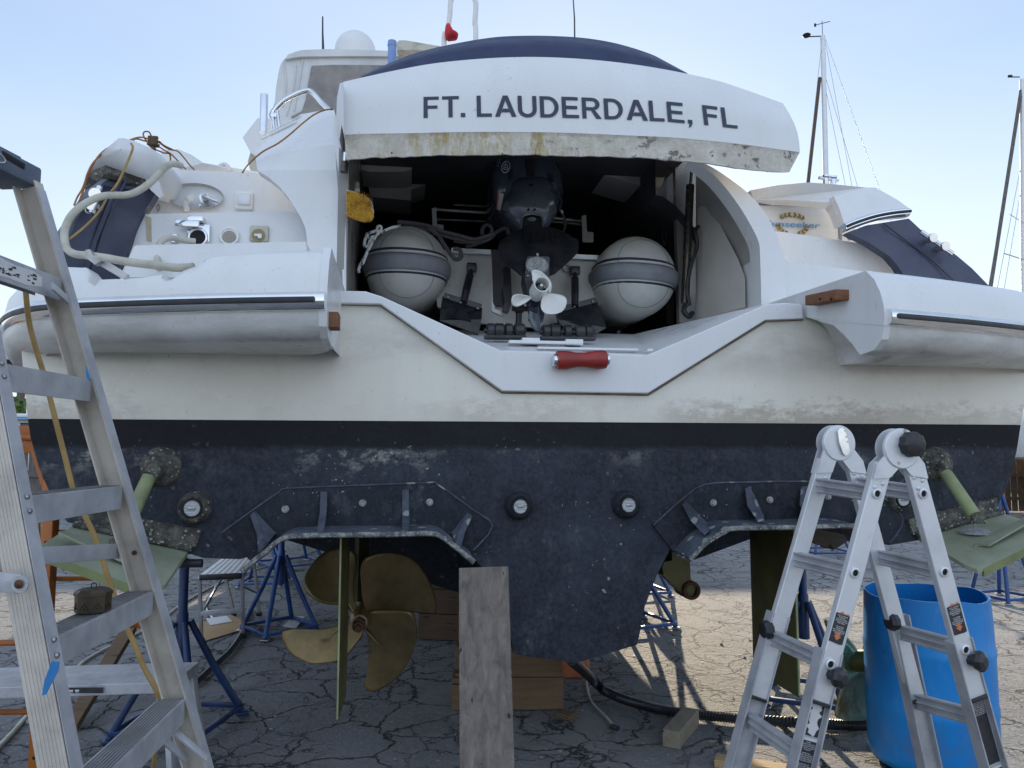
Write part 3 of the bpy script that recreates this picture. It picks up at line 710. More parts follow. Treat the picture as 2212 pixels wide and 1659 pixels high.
mb = MB(); mb.cyl(B(445,432,.77), BN, .026, .05, 20); mb.cyl(B(442,428,.745), BN, .022, .04, 20); mb.tube([B(440,424,.72), B(455,430,.70), B(472,437,.69)], [.012,.009,.007], 8)
mb.cyl(B(432,444,.78), BN, .006, .02, 8); mb.cyl(B(463,444,.78), BN, .006, .02, 8)
part('mixer_tap', mb, 'chrome', sh)
mb = MB(); mb.tube(spline([B(404,455,.77), B(402,440,.77), B(406,432,.76), B(413,429,.74)], 5), .016, 10); mb.cyl(B(414,428,.73), BN, .019, .02, 16)
part('shower_head', mb, 'white_pl', sh)
mb = MB(); mb.box(B(527,434,.79), (.096,.03,.10), RB, .006); so_ = part('deck_socket', mb, 'white_pl')
mb = MB(); mb.box(B(527,430,.772), (.068,.01,.066), RB, .003); part('socket_lid', mb, 'alu2', so_)
# hawse, vents and shore-power fittings on the lower riser
mb = MB(); mb.box(B(430,506,.505), (.11,.03,.10), RB, .006); vt = part('shore_power_inlet', mb, 'chrome')
disc(427,513,.042,.485,.02,'black','inlet_socket',vt); ring(427,513,.043,.008,.484,'chrome','inlet_ring',vt)
mb = MB(); mb.beam(B(379,481,.47), B(430,485,.45), .035, .012, V(0,0,1), .003); mb.beam(B(407,474,.49), B(441,476,.49), .028, .05, V(0,0,1), .004); part('inlet_lid', mb, 'chrome', vt)
v2 = disc(495,510,.046,.505,.015,'white_pl','round_vent'); ring(495,510,.043,.006,.504,'white_pl','vent_rim',v2)
disc(495,512,.034,.5035,.004,M('vent_inside',(.30,.27,.22),(.22,.2,.17),9),'vent_inside',v2)
v3 = disc(560,508,.046,.508,.012,'hose_white','socket_plate'); 
mb = MB(); mb.box(B(560,505,.51), (.094,.02,.085), RB, .01); part('plate_frame', mb, 'hose_white', v3)
disc(558,508,.034,.497,.004,M('plate_cup',(.33,.27,.14),(.26,.2,.1),9),'cup',v3)
mb = MB(); mb.box(B(557,508,.488), (.035,.012,.012), RB, .003); mb.box(B(561,510,.486), (.02,.012,.024), RB, .003); part('turn_catch', mb, 'white_pl', v3)
disc(376,514,.026,.50,.03,'chrome','round_fitting', bev=.01)
ring(342,449,.018,.004,.78,'steel','pad_eye', sx=.35)
mb = MB(); slab(mb, [(314,466),(326,470),(327,522),(317,519)], .515, .003); part('masking_tape', mb, 'tape_tan', smooth=0)
# chrome double cleat on the port quarter
def bollard(pts, r, parent=None):
    mb = MB(); a, b_ = pts[0], pts[1]; mb.cyl((a+b_)/2, b_-a, r, (b_-a).length, 14)
    for t in (.32, .70):
        c = a.lerp(b_, t); mb.cyl(c + BN*.02, BN + V(0,0,.15), r*1.5, .06, 16); mb.cyl(c - BN*.018, BN + V(0,0,.15), r*1.95, .014, 18)
    return part('mooring_cleat', mb, 'chrome', parent, smooth=50)
bollard([B(215,404,.26), B(198,462,.22)], .0145)
ring(194,453,.018,.004,.22,'steel','cleat_ring')
# platform latch and notches
mb = MB(); slab(mb, [(184,540),(194,538),(200,550),(212,555),(220,562),(205,572),(190,560),(184,556)], -.2, .03); part('deck_latch', mb, 'steel')
mb = MB(); mb.beam(B(212,562,-.15), B(275,600,-.15), .03, .03, BN, .004); part('deck_rod', mb, 'gel')
# ---- starboard quarter
tier('step_riser', [(1641,552),(1695,562),(1880,588),(1880,640),(1660,665),(1645,660)], .36, .3)
tier('step_riser', [(1672,500),(1690,500),(1875,527),(1925,556),(1975,600),(1975,612),(1870,592),(1695,567)], .62, .3)
tier('step_wall', [(1618,428),(1630,416),(1700,410),(1800,420),(1835,460),(1852,500),(1905,535),(1672,508),(1640,450)], .90, .12)
mb = MB(); slab(mb, [(1640,438),(1804,440),(1813,444),(1816,450),(1819,518),(1813,516),(1810,453),(1806,446),(1640,443)], .894, .008)
part('locker_seam', mb, M('seam_grey',(.22,.24,.28)), smooth=0)
mb = MB(); P = [(1621,411,.85),(1681,400,.75),(1745,394,.7),(1791,397,.68),(1871,405,.65),(1891,405,.65),(1918,420,.6),(1941,433,.58),(1961,448,.56),(1890,462,.54),(1824,484,.53),(1813,455,.57),(1803,440,.62),(1745,434,.70),(1700,432,.78),(1628,432,.86)]
top = [B(*p) for p in P]
rows_c = B(1801,423,.60)
mb.prism(top, BN*.10)
part('quarter_cap', mb, 'gel', smooth=30, label='white moulded cap on the starboard quarter with twin posts')
mb = MB(); mb.prism([B(1801,424,.58), B(1871,406,.64), B(1891,406,.64), B(1918,421,.59), B(1941,434,.57), B(1961,449,.55), B(1890,462,.53), B(1824,484,.52), B(1813,450,.54)], BN*.05)
part('cap_facet', mb, 'gel', smooth=20)
mb = MB(); tr = spline([B(1824,492,.50), B(1845,483,.50), B(1885,470,.50), B(1925,462,.50), B(1963,458,.52)], 6)
rows = [[p + V(0,0,.026) + BN*.04, p + V(0,0,.026), p + V(0,0,.014) - BN*.018, p - BN*.018 - V(0,0,.014), p - V(0,0,.026), p - V(0,0,.026) + BN*.04] for p in tr]
R = mb.grid(rows); mb.f(R[0]); mb.f(R[-1][::-1]); qr = part('rub_rail', mb, 'chrome_rail', smooth=30, label='short curved steel rail on the starboard quarter')
mb = MB(); mb.tube([p - BN*.018 for p in tr[1:]], .009, 8); part('rail_insert', mb, 'blackrub', qr)
mb = MB(); slab(mb, [(1831,502,.50),(1870,487,.50),(1963,472,.52),(1990,497,.50),(2030,524,.47),(2068,553,.43),(2100,580,.4),(2137,618,.37),(1968,620,.40),(1940,575,.45),(1921,553,.47),(1875,523,.49)], .5, .06)
qp = part('quarter_panel', mb, 'navy', smooth=30)
mb = MB(); mb.tube([B(1908,482,.49), B(1960,522,.47), B(2010,560,.43), B(2060,606,.38)], [.004]*4, 6); part('panel_rib', mb, 'blackrub', qp)
bollard([B(1989,500,.42), B(2058,548,.38)], .0135)
mb = MB()
for x, y in ((1784,392), (1800,394)):
    c = B(x, y+6, .8); mb.cyl(c, V(0,0,1), .017, .075, 14)
mb.cyl(B(1790,387,.8), B(1812,390,.8)-B(1772,384,.8), .010, (B(1812,390,.8)-B(1770,384,.8)).length, 12)
mb.cyl(B(1784,381,.8), V(0,0,1), .022, .012, 16); mb.cyl(B(1800,383,.8), V(0,0,1), .022, .012, 16)
part('mooring_cleat', mb, 'chrome', smooth=50)
ring(1836,512,.016,.005,.6,'steel','pad_eye')
mb = MB(); mb.tube(spline([B(1752,437,.87), B(1758,432,.86), B(1766,435,.86), B(1765,440,.88)], 5), .009, 8); part('locker_latch', mb, 'steel')
# emblem: name inside a gold wreath
mb = MB(); mbl = MB()
ce = B(1712,484,.889); wd = (B(1768,484,.889)-B(1662,484,.889)).length; hh = .036
write(mb, 'Sunseeker', lambda x, y: ce + BE*(x-.5)*wd*1.10 + V(0,0,1)*(y-.5)*hh + BE*y*.008, .02)
part('emblem_name', mb, 'sky_print', smooth=0)
for s in (-1, 1):
    for k in range(9):
        a = math.radians(-72 + k*18); 
        for w_ in (-1, 1):
            c = ce + BE*s*math.cos(a)*.098 + V(0,0,1)*math.sin(a)*.062 + V(0,0,-.004)
            tdir = (BE*-s*math.sin(a) + V(0,0,1)*math.cos(a)*.75).normalized(); nrm = (BE*s*math.cos(a) + V(0,0,1)*math.sin(a)).normalized()
            ax = (tdir + nrm*w_*.55).normalized(); sd_ = ax.cross(BN).normalized()
            if abs(c.z - ce.z) < .017: continue
            mbl.f([mbl.v(c), mbl.v(c + ax*.014 + sd_*.009), mbl.v(c + ax*.032), mbl.v(c + ax*.014 - sd_*.009)])
part('emblem_wreath', mbl, 'gold', smooth=0)
# ---- blocks bolted to the platform ends, keel roller
mb = MB(); c = B(713,694,-.5); mb.box(c, (.07,.09,.06), RB, .004); part('wood_block', mb, 'wood_brn', label='short brown wood block on the port platform end')
mb = MB(); a = BP(UR_-.045, *UPL(1790,645,UR_)); mb.beam(BP(UR_-.035, *UPL(1768,650,UR_)), BP(UR_-.035, *UPL(1836,637,UR_)), .07, .048, BE, .005)
wb = part('wood_block', mb, 'wood_brn', label='long brown wood block bolted to the starboard platform end')
for x in (1772, 1796):
    mb = MB(); v_, z_ = UPL(x, 646, UR_-.07); mb.cyl(BP(UR_-.071, v_, z_), BE, .006, .006, 10); part('bolt_hole', mb, 'black', wb)
c0, c1_ = B(1203,778,-.10), B(1308,777,-.09); mb = MB(); ax = (c1_-c0); L = ax.length
mb.lathe([(0,0),(.040,0),(.043,L*.02),(.043,L*.18),(.034,L*.40),(.034,L*.58),(.043,L*.80),(.043,L*.96),(.040,L),(0,L)], c0, ax, 28)
rl = part('keel_roller', mb, 'redpl', smooth=40)
mb = MB(); mb.cyl(c0 - ax.normalized()*.008, ax, .026, .018, 18); part('end_washer', mb, 'chrome', rl); mb = MB(); mb.cyl(c1_ + ax.normalized()*.006, ax, .026, .014, 18); mb.beam(c0 + BN*.06 - ax.normalized()*.008, c0 - ax.normalized()*.008, .05, .01, V(0,0,1)); mb.beam(c1_ + BN*.06 + ax.normalized()*.006, c1_ + ax.normalized()*.006, .05, .01, V(0,0,1))
part('end_washer', mb, 'chrome', rl)
mb = MB(); mb.box(B(1175,741,.25), (.36,.06,.016), RB, .003); mb.box(B(1270,754,.10), (.50,.03,.012), RB, .003); mb.box(B(1145,738,.30), (.09,.07,.03), RB, .003); mb.box(B(1238,741,.30), (.09,.07,.03), RB, .003); mb.box(B(1403,757,.02), (.03,.03,.014), RB, .002)
part('sill_strip', mb, 'gel')
# black keel rollers that carry the dinghy
for rng, y0 in (((1060,1078,1099,1122), 714), ((1180,1199,1226,1253,1271), 717)):
    mb = MB(); p0 = B(rng[0]-14, y0, .42); p1 = B(rng[-1]+14, y0+1, .42); mb.cyl((p0+p1)/2, p1-p0, .014, (p1-p0).length, 10)
    mb.beam(p0 + V(0,0,-.035), p1 + V(0,0,-.035), .02, .05, V(0,0,1), .004)
    ch = part('roller_chock', mb, 'blackpl')
    for i, x in enumerate(rng):
        mb = MB(); w_ = .055 if i % 2 else .042; p = B(x, y0, .42); mb.lathe([(0,-w_/2),(.030,-w_/2),(.038,-w_*.35),(.038,w_*.35),(.030,w_/2),(0,w_/2)], p, p1-p0, 18)
        part('roller', mb, 'blackpl', ch, smooth=40)
# gas struts of the hatch
for a, b_, c_ in (((1496,352),(1491,400),(1480,655)), ((746,330),(745,350),(743,372))):
    mb = MB(); v_ = .95 if a[0] > 1000 else .28
    mb.tube([B(*a, v_), B(*b_, v_)], .010, 10); st = part('gas_strut', mb, 'chrome')
    mb = MB(); mb.tube([B(*b_, v_), B(*c_, v_)], .026 if a[0] > 1000 else .020, 14); part('strut_body', mb, M('strut_paint', (.10,.085,.07), (.06,.055,.05), 5, rough=.3, metal=.6), st)
mb = MB(); mb.tube(spline([B(1508,489,.9), B(1502,500,.88), B(1506,530,.88), B(1494,570,.88), B(1484,620,.9), B(1490,660,.9)], 5), .012, 8); mb.tube(spline([B(1480,660,.9), B(1477,672,.88), B(1488,684,.88), B(1496,676,.9)], 5), .016, 8)
part('hydraulic_hose', mb, 'blackrub')
mb = MB(); mb.tube(spline([B(1432,430,1.28), B(1428,450,1.28), B(1438,500,1.28), B(1436,530,1.28), B(1430,505,1.28), B(1430,450,1.28)], 5), .006, 6); part('hanging_cord', mb, 'rope_b')
# ---- lifted hatch with the port of registry
HV = .10
def hv(px): 
    u = (px-1237)/480.0; return HV + .075*u*u
topc = [(741,177),(780,168),(854,152),(937,137),(1037,127),(1137,123),(1237,126),(1337,135),(1437,150),(1541,172),(1608,193),(1691,223)]
botc = [(744,291),(800,289),(880,288),(960,286),(1054,285),(1150,285.5),(1237,287.5),(1340,292),(1450,297),(1540,305),(1620,314),(1728,329)]
lowc = [(747,345),(800,341),(871,338),(951,335),(1071,334),(1160,334.5),(1237,336),(1337,338),(1440,345),(1518,352),(1608,364),(1706,372)]
tops = spline([(x,y,0) for x,y in topc], 5); bots = spline([(x,y,0) for x,y in botc], 5); lows = spline([(x,y,0) for x,y in lowc], 5)
mb = MB(); rows = []
for t in (0, .08, .2, .42, .6, .8, 1.0):
    r = []
    for i, (a, b_) in enumerate(zip(tops, bots)):
        x = lerp(a.x, b_.x, t); y = lerp(a.y, b_.y, t)
        if i == len(tops)-1: x += 10*math.sin(math.pi*t)
        r.append(B(x, y, hv(b_.x) + (.07 if True else 0)*max(0, (.42-t)/.42)**1.5))
    rows.append(r)
rows.insert(0, [p + BN*.35 + V(0,0,.03) for p in rows[0]])
R = mb.grid(rows)
for k in (0, -1):   # returns at both ends
    e = [r[k] for r in R[1:]]; bk = [mb.v(v.co + BN*.30 + BE*(.03 if k == 0 else -.03)) for v in e]
    for a, b_, c_, d_ in zip(e, e[1:], bk[1:], bk): mb.f([a, b_, c_, d_])
hatch = part('garage_hatch', mb, 'gel', smooth=25)
mb = MB(); rows = []; rnd = random.Random(3)
bt = [B(b_.x, b_.y, hv(b_.x)+.001) for b_ in bots]
jj = [rnd.uniform(-1.6, 1.6) for _ in lows]
lo = [B(l.x, l.y + jj[i], hv(l.x) + .0) for i, l in enumerate(lows)]
rows = [bt, [b_.lerp(l, .12) + V(0,0,0) + BN*.006 for b_, l in zip(bt, lo)], [b_.lerp(l, .5) + BN*rnd.uniform(-.004,.008) for b_, l in zip(bt, lo)], [b_.lerp(l, .85) + BN*rnd.uniform(-.004,.008) for b_, l in zip(bt, lo)], lo, [l + BN*.02 + V(0,0,.004) for l in lo], [l + BN*.45 + V(0,0,.50) for l in lo]]
R = mb.grid(rows)
for k in (0, -1):
    e = [r[k] for r in R[:5]]; bk = [mb.v(v.co + BN*.05 + V(0,0,.04)) for v in e]
    for a, b_, c_, d_ in zip(e, e[1:], bk[1:], bk): mb.f([a, b_, c_, d_])
part('torn_edge', mb, 'torn', hatch, smooth=30, label='broken bare fibreglass along the hatch bottom')
# torn flap on the port end
mb = MB(); slab(mb, [(734,180,.2),(741,178,.12),(743,290,.12),(738,270,.16),(733,300,.2),(728,296,.22),(726,262,.22),(728,210,.22)], .2, .25)
part('torn_flap', mb, 'gel', hatch)
# lettering
bx = [917,990,1060,1110,1234,1350,1444,1531,1592]; by = [254.6,252.6,251.6,251.8,254.4,258.3,262.6,270.4,277.4]
def by_(x):
    return interp(bx, by, x)
def letter(x, y):
    px = lerp(915, 1594, x); e = 12
    slope = interp([917,990,1100,1234,1350,1444,1531,1592],[-.03,-.02,0,.025,.04,.06,.10,.115], px)
    h = 45.5 if px < 1200 else lerp(45.5, 42.5, (px-1200)/394)
    X = px - slope*y*h*.9 - 1.5*y; Y = by_(px) - y*h
    return B(X, Y, hv(X) - .004)

T_ = .168
def g_rect(x0, y0, x1, y1, k=3): return [[(lerp(x0,x1,i/k), y0) for i in range(k+1)], [(lerp(x0,x1,i/k), y1) for i in range(k+1)]]
def g_arc(cx, cy, ro, ri, a0, a1, sx=1.0, rix=None, n=12):
    A = [math.radians(lerp(a0, a1, i/n)) for i in range(n+1)]; rix = ri if rix is None else rix
    return [[(cx+math.cos(a)*ro*sx, cy+math.sin(a)*ro) for a in A], [(cx+math.cos(a)*rix, cy+math.sin(a)*ri) for a in A]]
GLY = {
 'F': (.62, [g_rect(0,0,T_,1), g_rect(T_,1-T_*.9,.62,1), g_rect(T_,.43,.56,.43+T_*.88)]),
 'T': (.68, [g_rect(.34-T_/2,0,.34+T_/2,1-T_*.9), g_rect(0,1-T_*.9,.68,1)]),
 '.': (.18, [g_rect(0,0,.18,.19)]),
 ',': (.18, [g_rect(0,0,.18,.19), [[(.02,-.20),(.10,-.16)],[(.06,0),(.18,0)]]]),
 'L': (.60, [g_rect(0,0,T_,1), g_rect(T_,0,.60,T_*.9)]),
 'E': (.68, [g_rect(0,0,T_,1), g_rect(T_,0,.68,T_*.88), g_rect(T_,1-T_*.88,.66,1), g_rect(T_,.43,.62,.43+T_*.88)]),
 'A': (.86, [[[(0,0),(.19,0)],[(.33,1),(.43,.79)]], [[(.33,1),(.43,.79)],[(.43,1),(.43,.79)]], [[(.43,1),(.43,.79)],[(.53,1),(.43,.79)]], [[(.86,0),(.67,0)],[(.53,1),(.43,.79)]], [[(.262,.215),(.598,.215)],[(.322,.38),(.538,.38)]]]),
 'U': (.76, [g_rect(0,.36,T_,1), g_rect(.76-T_,.36,.76,1), g_arc(.38,.36,.38,.22,180,360,1.0,.38-T_)]),
 'D': (.76, [g_rect(0,0,T_,1), g_rect(T_,0,.33,T_*.88), g_rect(T_,1-T_*.88,.33,1), g_arc(.33,.5,.5,.5-T_*.88,-90,90,.86,.43-T_)]),
 'R': (.76, [g_rect(0,0,T_,1), g_rect(T_,1-T_*.86,.42,1), g_rect(T_,.40,.42,.40+T_*.86), g_arc(.42,.70,.30,.30-T_*.86,-90,90,1.0,.30-T_), [[(.36,.40),(.52,.40)],[(.56,0),(.78,0)]]]),
}
TXT = 'FT. LAUDERDALE, FL'; x_ = 0; lay = []
for ch in TXT:
    if ch == ' ': x_ += .34; continue
    w_, rs = GLY[ch]; lay.append((x_, rs, ch)); x_ += w_ + (.13 if ch not in 'TA' else .07)
TW = lay[-1][0] + GLY['L'][0]
for x0_, rs, ch in lay:
    mb = MB()
    for r_ in rs:
        k = 4 if len(r_[0]) <= 4 else 1
        rr = [[(lerp(p[0],q_[0],j/k), lerp(p[1],q_[1],j/k)) for p, q_ in zip(*r_)] for j in range(k+1)]
        mb.grid([[letter((x0_+p[0])/TW, p[1]) for p in row] for row in rr])
    part('letter', mb, 'navy_ink', hatch, smooth=0)
# sun pad on the hatch
mb = MB()
pad = [(780,164),(837,138),(887,118),(937,104),(1004,90),(1071,80),(1137,77),(1204,78),(1271,83),(1337,95),(1404,116),(1440,134),(1485,158)]
ps = spline([(x,y,0) for x,y in pad], 4); 
lo_ = [B(p.x, interp([a[0] for a in topc], [a[1] for a in topc], p.x)+3, .38) for p in ps]
mid = [B(p.x, p.y*.55 + interp([a[0] for a in topc], [a[1] for a in topc], p.x)*.45, .40) for p in ps]
upp = [B(p.x, p.y, .52) for p in ps]
far = [p + BN*1.5 + V(0,0,.02) for p in upp]; far2 = [V(p.x, p.y, lo_[0].z) for p in far]
mb.grid([lo_, mid, upp, far, far2]); part('sun_pad', mb, 'navy_pad', hatch, smooth=60)
# ---- deck blocks, cabin
mb = MB()
mb.box(BP(-1.35, 5.0, 2.50), (1.0, 8.0, .45), RB, .03); mb.box(BP(1.95, 5.0, 2.50), (1.0, 8.0, .45), RB, .03); mb.box(BP(.3, 5.6, 2.55), (2.3, 5.0, .8), RB, .03)
part('deck', mb, 'gel')
mb = MB(); mb.prism([BP(-1.1,3.12,2.7), BP(1.7,3.12,2.7), BP(1.45,3.12,3.45), BP(-.85,3.12,3.45)], BN*4.6); part('cabin', mb, 'gel')
# ---- port rail, rod holder, light cords' hooks
mb = MB(); mb.tube(spline([B(586,250,.95), B(592,238,.95), B(612,218,.95), B(640,203,.95), B(660,196,.95), B(671,197,.95), B(680,205,.93), B(695,222,.9), B(712,238,.85)], 5), .0145, 12)
mb.tube([B(588,246,.95), B(592,290,.93)], .012, 8); mb.tube([B(598,240,.95), B(604,284,.93)], .012, 8)
mb.box(B(592,250,.95), (.05,.03,.03), RB, .005); hr = part('grab_rail', mb, 'chrome')
mb = MB(); a, b_ = B(571,205,.92), B(569,287,.90); mb.tube([a, b_], .022, 18); part('rod_holder', mb, 'chrome')
mb = MB(); mb.tube([B(565,300,.6), B(640,262,.7)], .006, 6); mb.tube([B(570,292,.6), B(650,250,.75)], .004, 6); part('toe_trim', mb, 'white_pl')
mb = MB(); mb.cyl(B(847,115,1.3), V(0,0,1), .028, .16, 18); mb.cyl(B(847,97,1.3), V(0,0,1), .030, .02, 18); mb.tube([B(847,130,1.3), dn(B(847,130,1.3), 3.42)], .02, 10); part('deck_post', mb, M('painted_blue_post',(.16,.25,.50),(.22,.32,.58),4,rough=.4))
# ---- radar arch tubes, antennas
mb = MB(); mb.tube(spline([dn(B(958,104,1.6), 3.42), B(959,98,1.6), B(963,80,1.6), B(971,40,1.6), B(973,10,1.6), B(975,0,1.6), B(983,-12,1.6), B(1000,-16,1.6), B(1018,-12,1.6), B(1026,0,1.6), B(1028,15,1.6), B(1026,50,1.6), B(1028,90,1.6), dn(B(1028,94,1.6), 3.42)], 5), .0185, 12)
part('boarding_ladder_tube', mb, 'white_pl')
mb = MB(); mb.tube([dn(B(1242,85,2.2), 3.42), B(1241,40,2.2), B(1237,-20,2.2)], [.008,.006,.004], 8); part('antenna', mb, 'blackpl')
# ---- transom hardware under water
flas = []
for ARCH in (arch_l, arch_r):
    fr = [B(x, y, FV) for x, y in smooth2(ARCH, 3)]; mb = MB()
    mb.grid([[p + V(0,0,.001) for p in fr], [p + BN*(-FV+.02) + V(0,0,.012) for p in fr], [p + BN*(-FV+.02) - V(0,0,.006) for p in fr], [p - V(0,0,.016) for p in fr]])
    fla = part('tunnel_flange', mb, 'flange_top', smooth=60); flas.append(fla)
    mb = MB(); mb.tube([p - V(0,0,.007) for p in fr], .0115, 6); part('flange_lip', mb, 'flange_edge', fla, smooth=60)
# mounting plates
plL = [(480,1150),(532,1112),(601,1064),(621,1055),(737,1050),(924,1043),(944,1046),(1020,1100),(1064,1136),(1022,1189)]
plR = [(1411,1134),(1474,1078),(1521,1047),(1600,1042),(1735,1040),(1860,1045),(1880,1052),(1950,1118),(1922,1172)]
for pl, AA in ((plL, AL), (plR, AR)):
    top = [BP(*(lambda t: (t[0], -.022, t[1]))(UZ(x, y, -.022))) for x, y in pl]
    arc = [BP(u, -.022, z) for u, z in AA]
    P = top + arc[::-1] if pl is plL else top + arc[::-1]
    mb = MB(); mb.prism(P, BN*.03); o = part('mounting_plate', mb, 'foul_plate', smooth=20)
    mb = MB(); mb.tube([p - BN*.001 for p in spline(top, 3)], .0042, 6); part('chipped_edge', mb, 'flange_top', o)
gus = [((541,1112),(558,1195),(586,1160)), ((693,1062),(684,1149),(690,1128)), ((869,1058),(869,1148),(873,1125)), ((1010,1106),(984,1176),(975,1150)),
       ((1472,1090),(1522,1156),(1530,1150)), ((1608,1055),(1638,1128),(1638,1118)), ((1730,1052),(1745,1125),(1745,1112)), ((1878,1060),(1885,1150),(1880,1130))]
for (tx, ty), (bx_, by2), (kx, ky) in gus:
    t_ = B(tx, ty, -.022); fb = B(bx_, by2, FV*.80); bb_ = B(kx, ky, -.02); mb = MB()
    nrm = (fb-t_).cross(bb_-t_).normalized()*.028
    mid = t_.lerp(fb, .55) + BN*.045
    mb.prism([t_, t_ - BN*.012, mid, fb, bb_], nrm); g = mb.build('gusset', MT['flange_top'], flas[0 if tx < 1200 else 1], 20)
for x, y in ((616,1100),(783,1087),(928,1085),(1542,1086),(1664,1080),(1790,1073)):
    c = B(x, y, -.03); mb = MB(); mb.cyl(c, BN, .011, .02, 6); mb.cyl(c + BN*.006, BN, .016, .01, 20); part('bolt', mb, 'zinc', smooth=30)
for x, y, r in ((415,1098,.040),(1124,1094,.037),(1358,1091,.038),(1951,1079,.037)):
    c = B(x, y, -.05); mb = MB(); mb.lathe([(r*1.0,.0),(r*1.25,-.004),(r*1.55,.008),(r*1.72,.03),(r*1.75,.06)], c, BN, 32)
    lt = part('underwater_light', mb, 'barnacle' if x < 900 or x > 1900 else 'foul_plate', smooth=60)
    mb = MB(); mb.lathe([(0,.0),(r*.82,0),(r*.86,.003),(r*.86,.02)], c - BN*.004, BN, 32); part('light_lens', mb, 'lens', lt, smooth=30)
    mb = MB(); mb.lathe([(r*.84,.0),(r*.88,-.010),(r*1.04,-.010),(r*1.08,0.004)], c, BN, 32); part('light_bezel', mb, 'black', lt, smooth=40)
    mb = MB(); mb.box(c - BN*.006, (r*.72,.006,r*.30), RB, .001); part('light_slot', mb, 'steel', lt)
# trim tabs (mirror images)
def trim(s):
    ux = lambda r: UC + s*r
    z1, z2 = 1.172, 1.283; f1, f2 = 1.068, 1.220; r1, r2 = 1.700, 2.160; FVt = -.36
    root_ = MB(); P = [BP(ux(r1),-.01,z1), BP(ux(r2),-.01,z2), BP(ux(r2),FVt*.86,f2+.012), BP(ux(r2-.03),FVt,f2), BP(ux(r1+.02),FVt,f1), BP(ux(r1),FVt*.86,f1+.015)]
    root_.prism(P, V(0,0,-.018)); tb = part('trim_tab', root_, 'tab', smooth=20)
    m_ = MB(); a = BP(ux(r1+.05), FVt-.002, f1+.004); c = BP(ux(r2-.03), FVt-.002, f2+.004)
    m_.prism([a, c, c + V(0,0,-.035), a + V(0,0,-.035)], BN*.012); part('tab_lip', m_, 'tab_edge', tb, smooth=20)
    m_ = MB(); a = BP(ux(r1+.10), -.235, lerp(z1,f1,.65)+.03); c = BP(ux(r2-.06), -.235, lerp(z2,f2,.65)+.012)
    m_.prism([a, c, c + V(0,0,.030), a + V(0,0,.030) + BE*s*.03], BN*.012); m_.prism([a + V(0,0,.03)+BE*s*.03, c + V(0,0,.03), c + V(0,0,.032) + BN*-.05, a + V(0,0,.032) - BN*.05 + BE*s*.05], V(0,0,-.010)); part('tab_stiffener', m_, 'tab', tb, smooth=20)
    m_ = MB(); zc = lerp(z1, z2, .45)
    m_.lathe([(.075,0),(.072,.010),(.05,.022),(.02,.028),(0,.028)], BP(ux(1.92), -.12, lerp(zc, lerp(f1,f2,.45), .33)+.002), V(0,0,1), 20); m_.cyl(BP(ux(1.92), -.12, zc+.0), V(0,0,1), .006, .07, 8); part('anode', m_, 'zinc', tb)
    m_ = MB(); m_.prism([BP(ux(r1-.03),-.02,z1+.01), BP(ux(r2-.02),-.02,z2+.005), BP(ux(r2-.02),-.02,z2+.075), BP(ux(r1-.055),-.02,z1+.085)], BN*.03); m_.tube([BP(ux(r1-.02),-.03,z1+.01), BP(ux(r2-.01),-.03,z2+.006)], .014, 8)
    part('tab_hinge', m_, 'barnacle', smooth=30)
    return tb
trim(-1); trim(1)
for mt, top, bot, end in (((344,1008), (322,1030), (262,1160), (255,1172)), ((2028,1002), (2042,1020), (2104,1112), (2112,1124))):
    mb = MB(); c = B(*mt, -.02); mb.lathe([(.085,.02),(.075,-.005),(.05,-.03),(.03,-.045),(0,-.05)], c, BN, 20); mb.tube([c - BN*.01, B(top[0], top[1], -.10)], [.040,.030], 12)
    rm = part('tab_ram', mb, 'barnacle', smooth=50)
    mb = MB(); mb.tube([B(*top, -.09), B(*bot, -.225)], [.0275,.0295], 18); part('ram_cylinder', mb, 'ram', rm)
    mb = MB(); mb.tube([B(*bot, -.225), B(*end, -.245)], .012, 10); mb.box(B(*end, -.25), (.06,.03,.03), RB, .004); part('ram_rod', mb, 'barnacle', rm)
mb = MB(); mb.cyl(B(413,1217,.0), BP(1,0,0)-BP(0,0,0), .018, .09, 12); part('hose_tail', mb, 'blackrub')
# rudders
for u, vA, vF, zb, lab in ((UC-1.06,-.10,.34,.47,'port rudder seen edge on'), (UC+1.0,-.10,.35,.47,'starboard rudder seen broadside')):
    mb = MB(); zt = 1.245; n = 14
    def blade(z, k):
        ch = [(0,.0),(.06,.45),(.25,1),(.6,.8),(1,.12)]
        f = [(vF + (vA-vF)*t, th*.016*k) for t, th in ch]; return [BP(u+t, v, z) for v, t in f] + [BP(u-t, v, z) for v, t in f[::-1]]
    rows = [blade(zt, 1), blade(.85, .9), blade(.60, .8)]
    last = blade(zb, .6); 
    for i, p in enumerate(last):
        pass
    rows.append([p + V(0,0, (.0 if i in (0,9) else -.0)) for i, p in enumerate(last)])
    R = mb.grid(rows, True); mb.f(R[-1]); mb.f(R[0][::-1])
    mb.cyl(BP(u, .1, 1.30), V(0,0,1), .028, .14, 14)
    rd_ = part('rudder', mb, 'rudder', smooth=40, label=lab)
    mb = MB(); mb.beam(BP(u, vA-.003, zt-.01), BP(u, vA-.003, zb+.01), .0075, .008, BE); part('trailing_edge_highlight', mb, 'ram', rd_)  # pale strip paints a highlight along the rudder's trailing edge
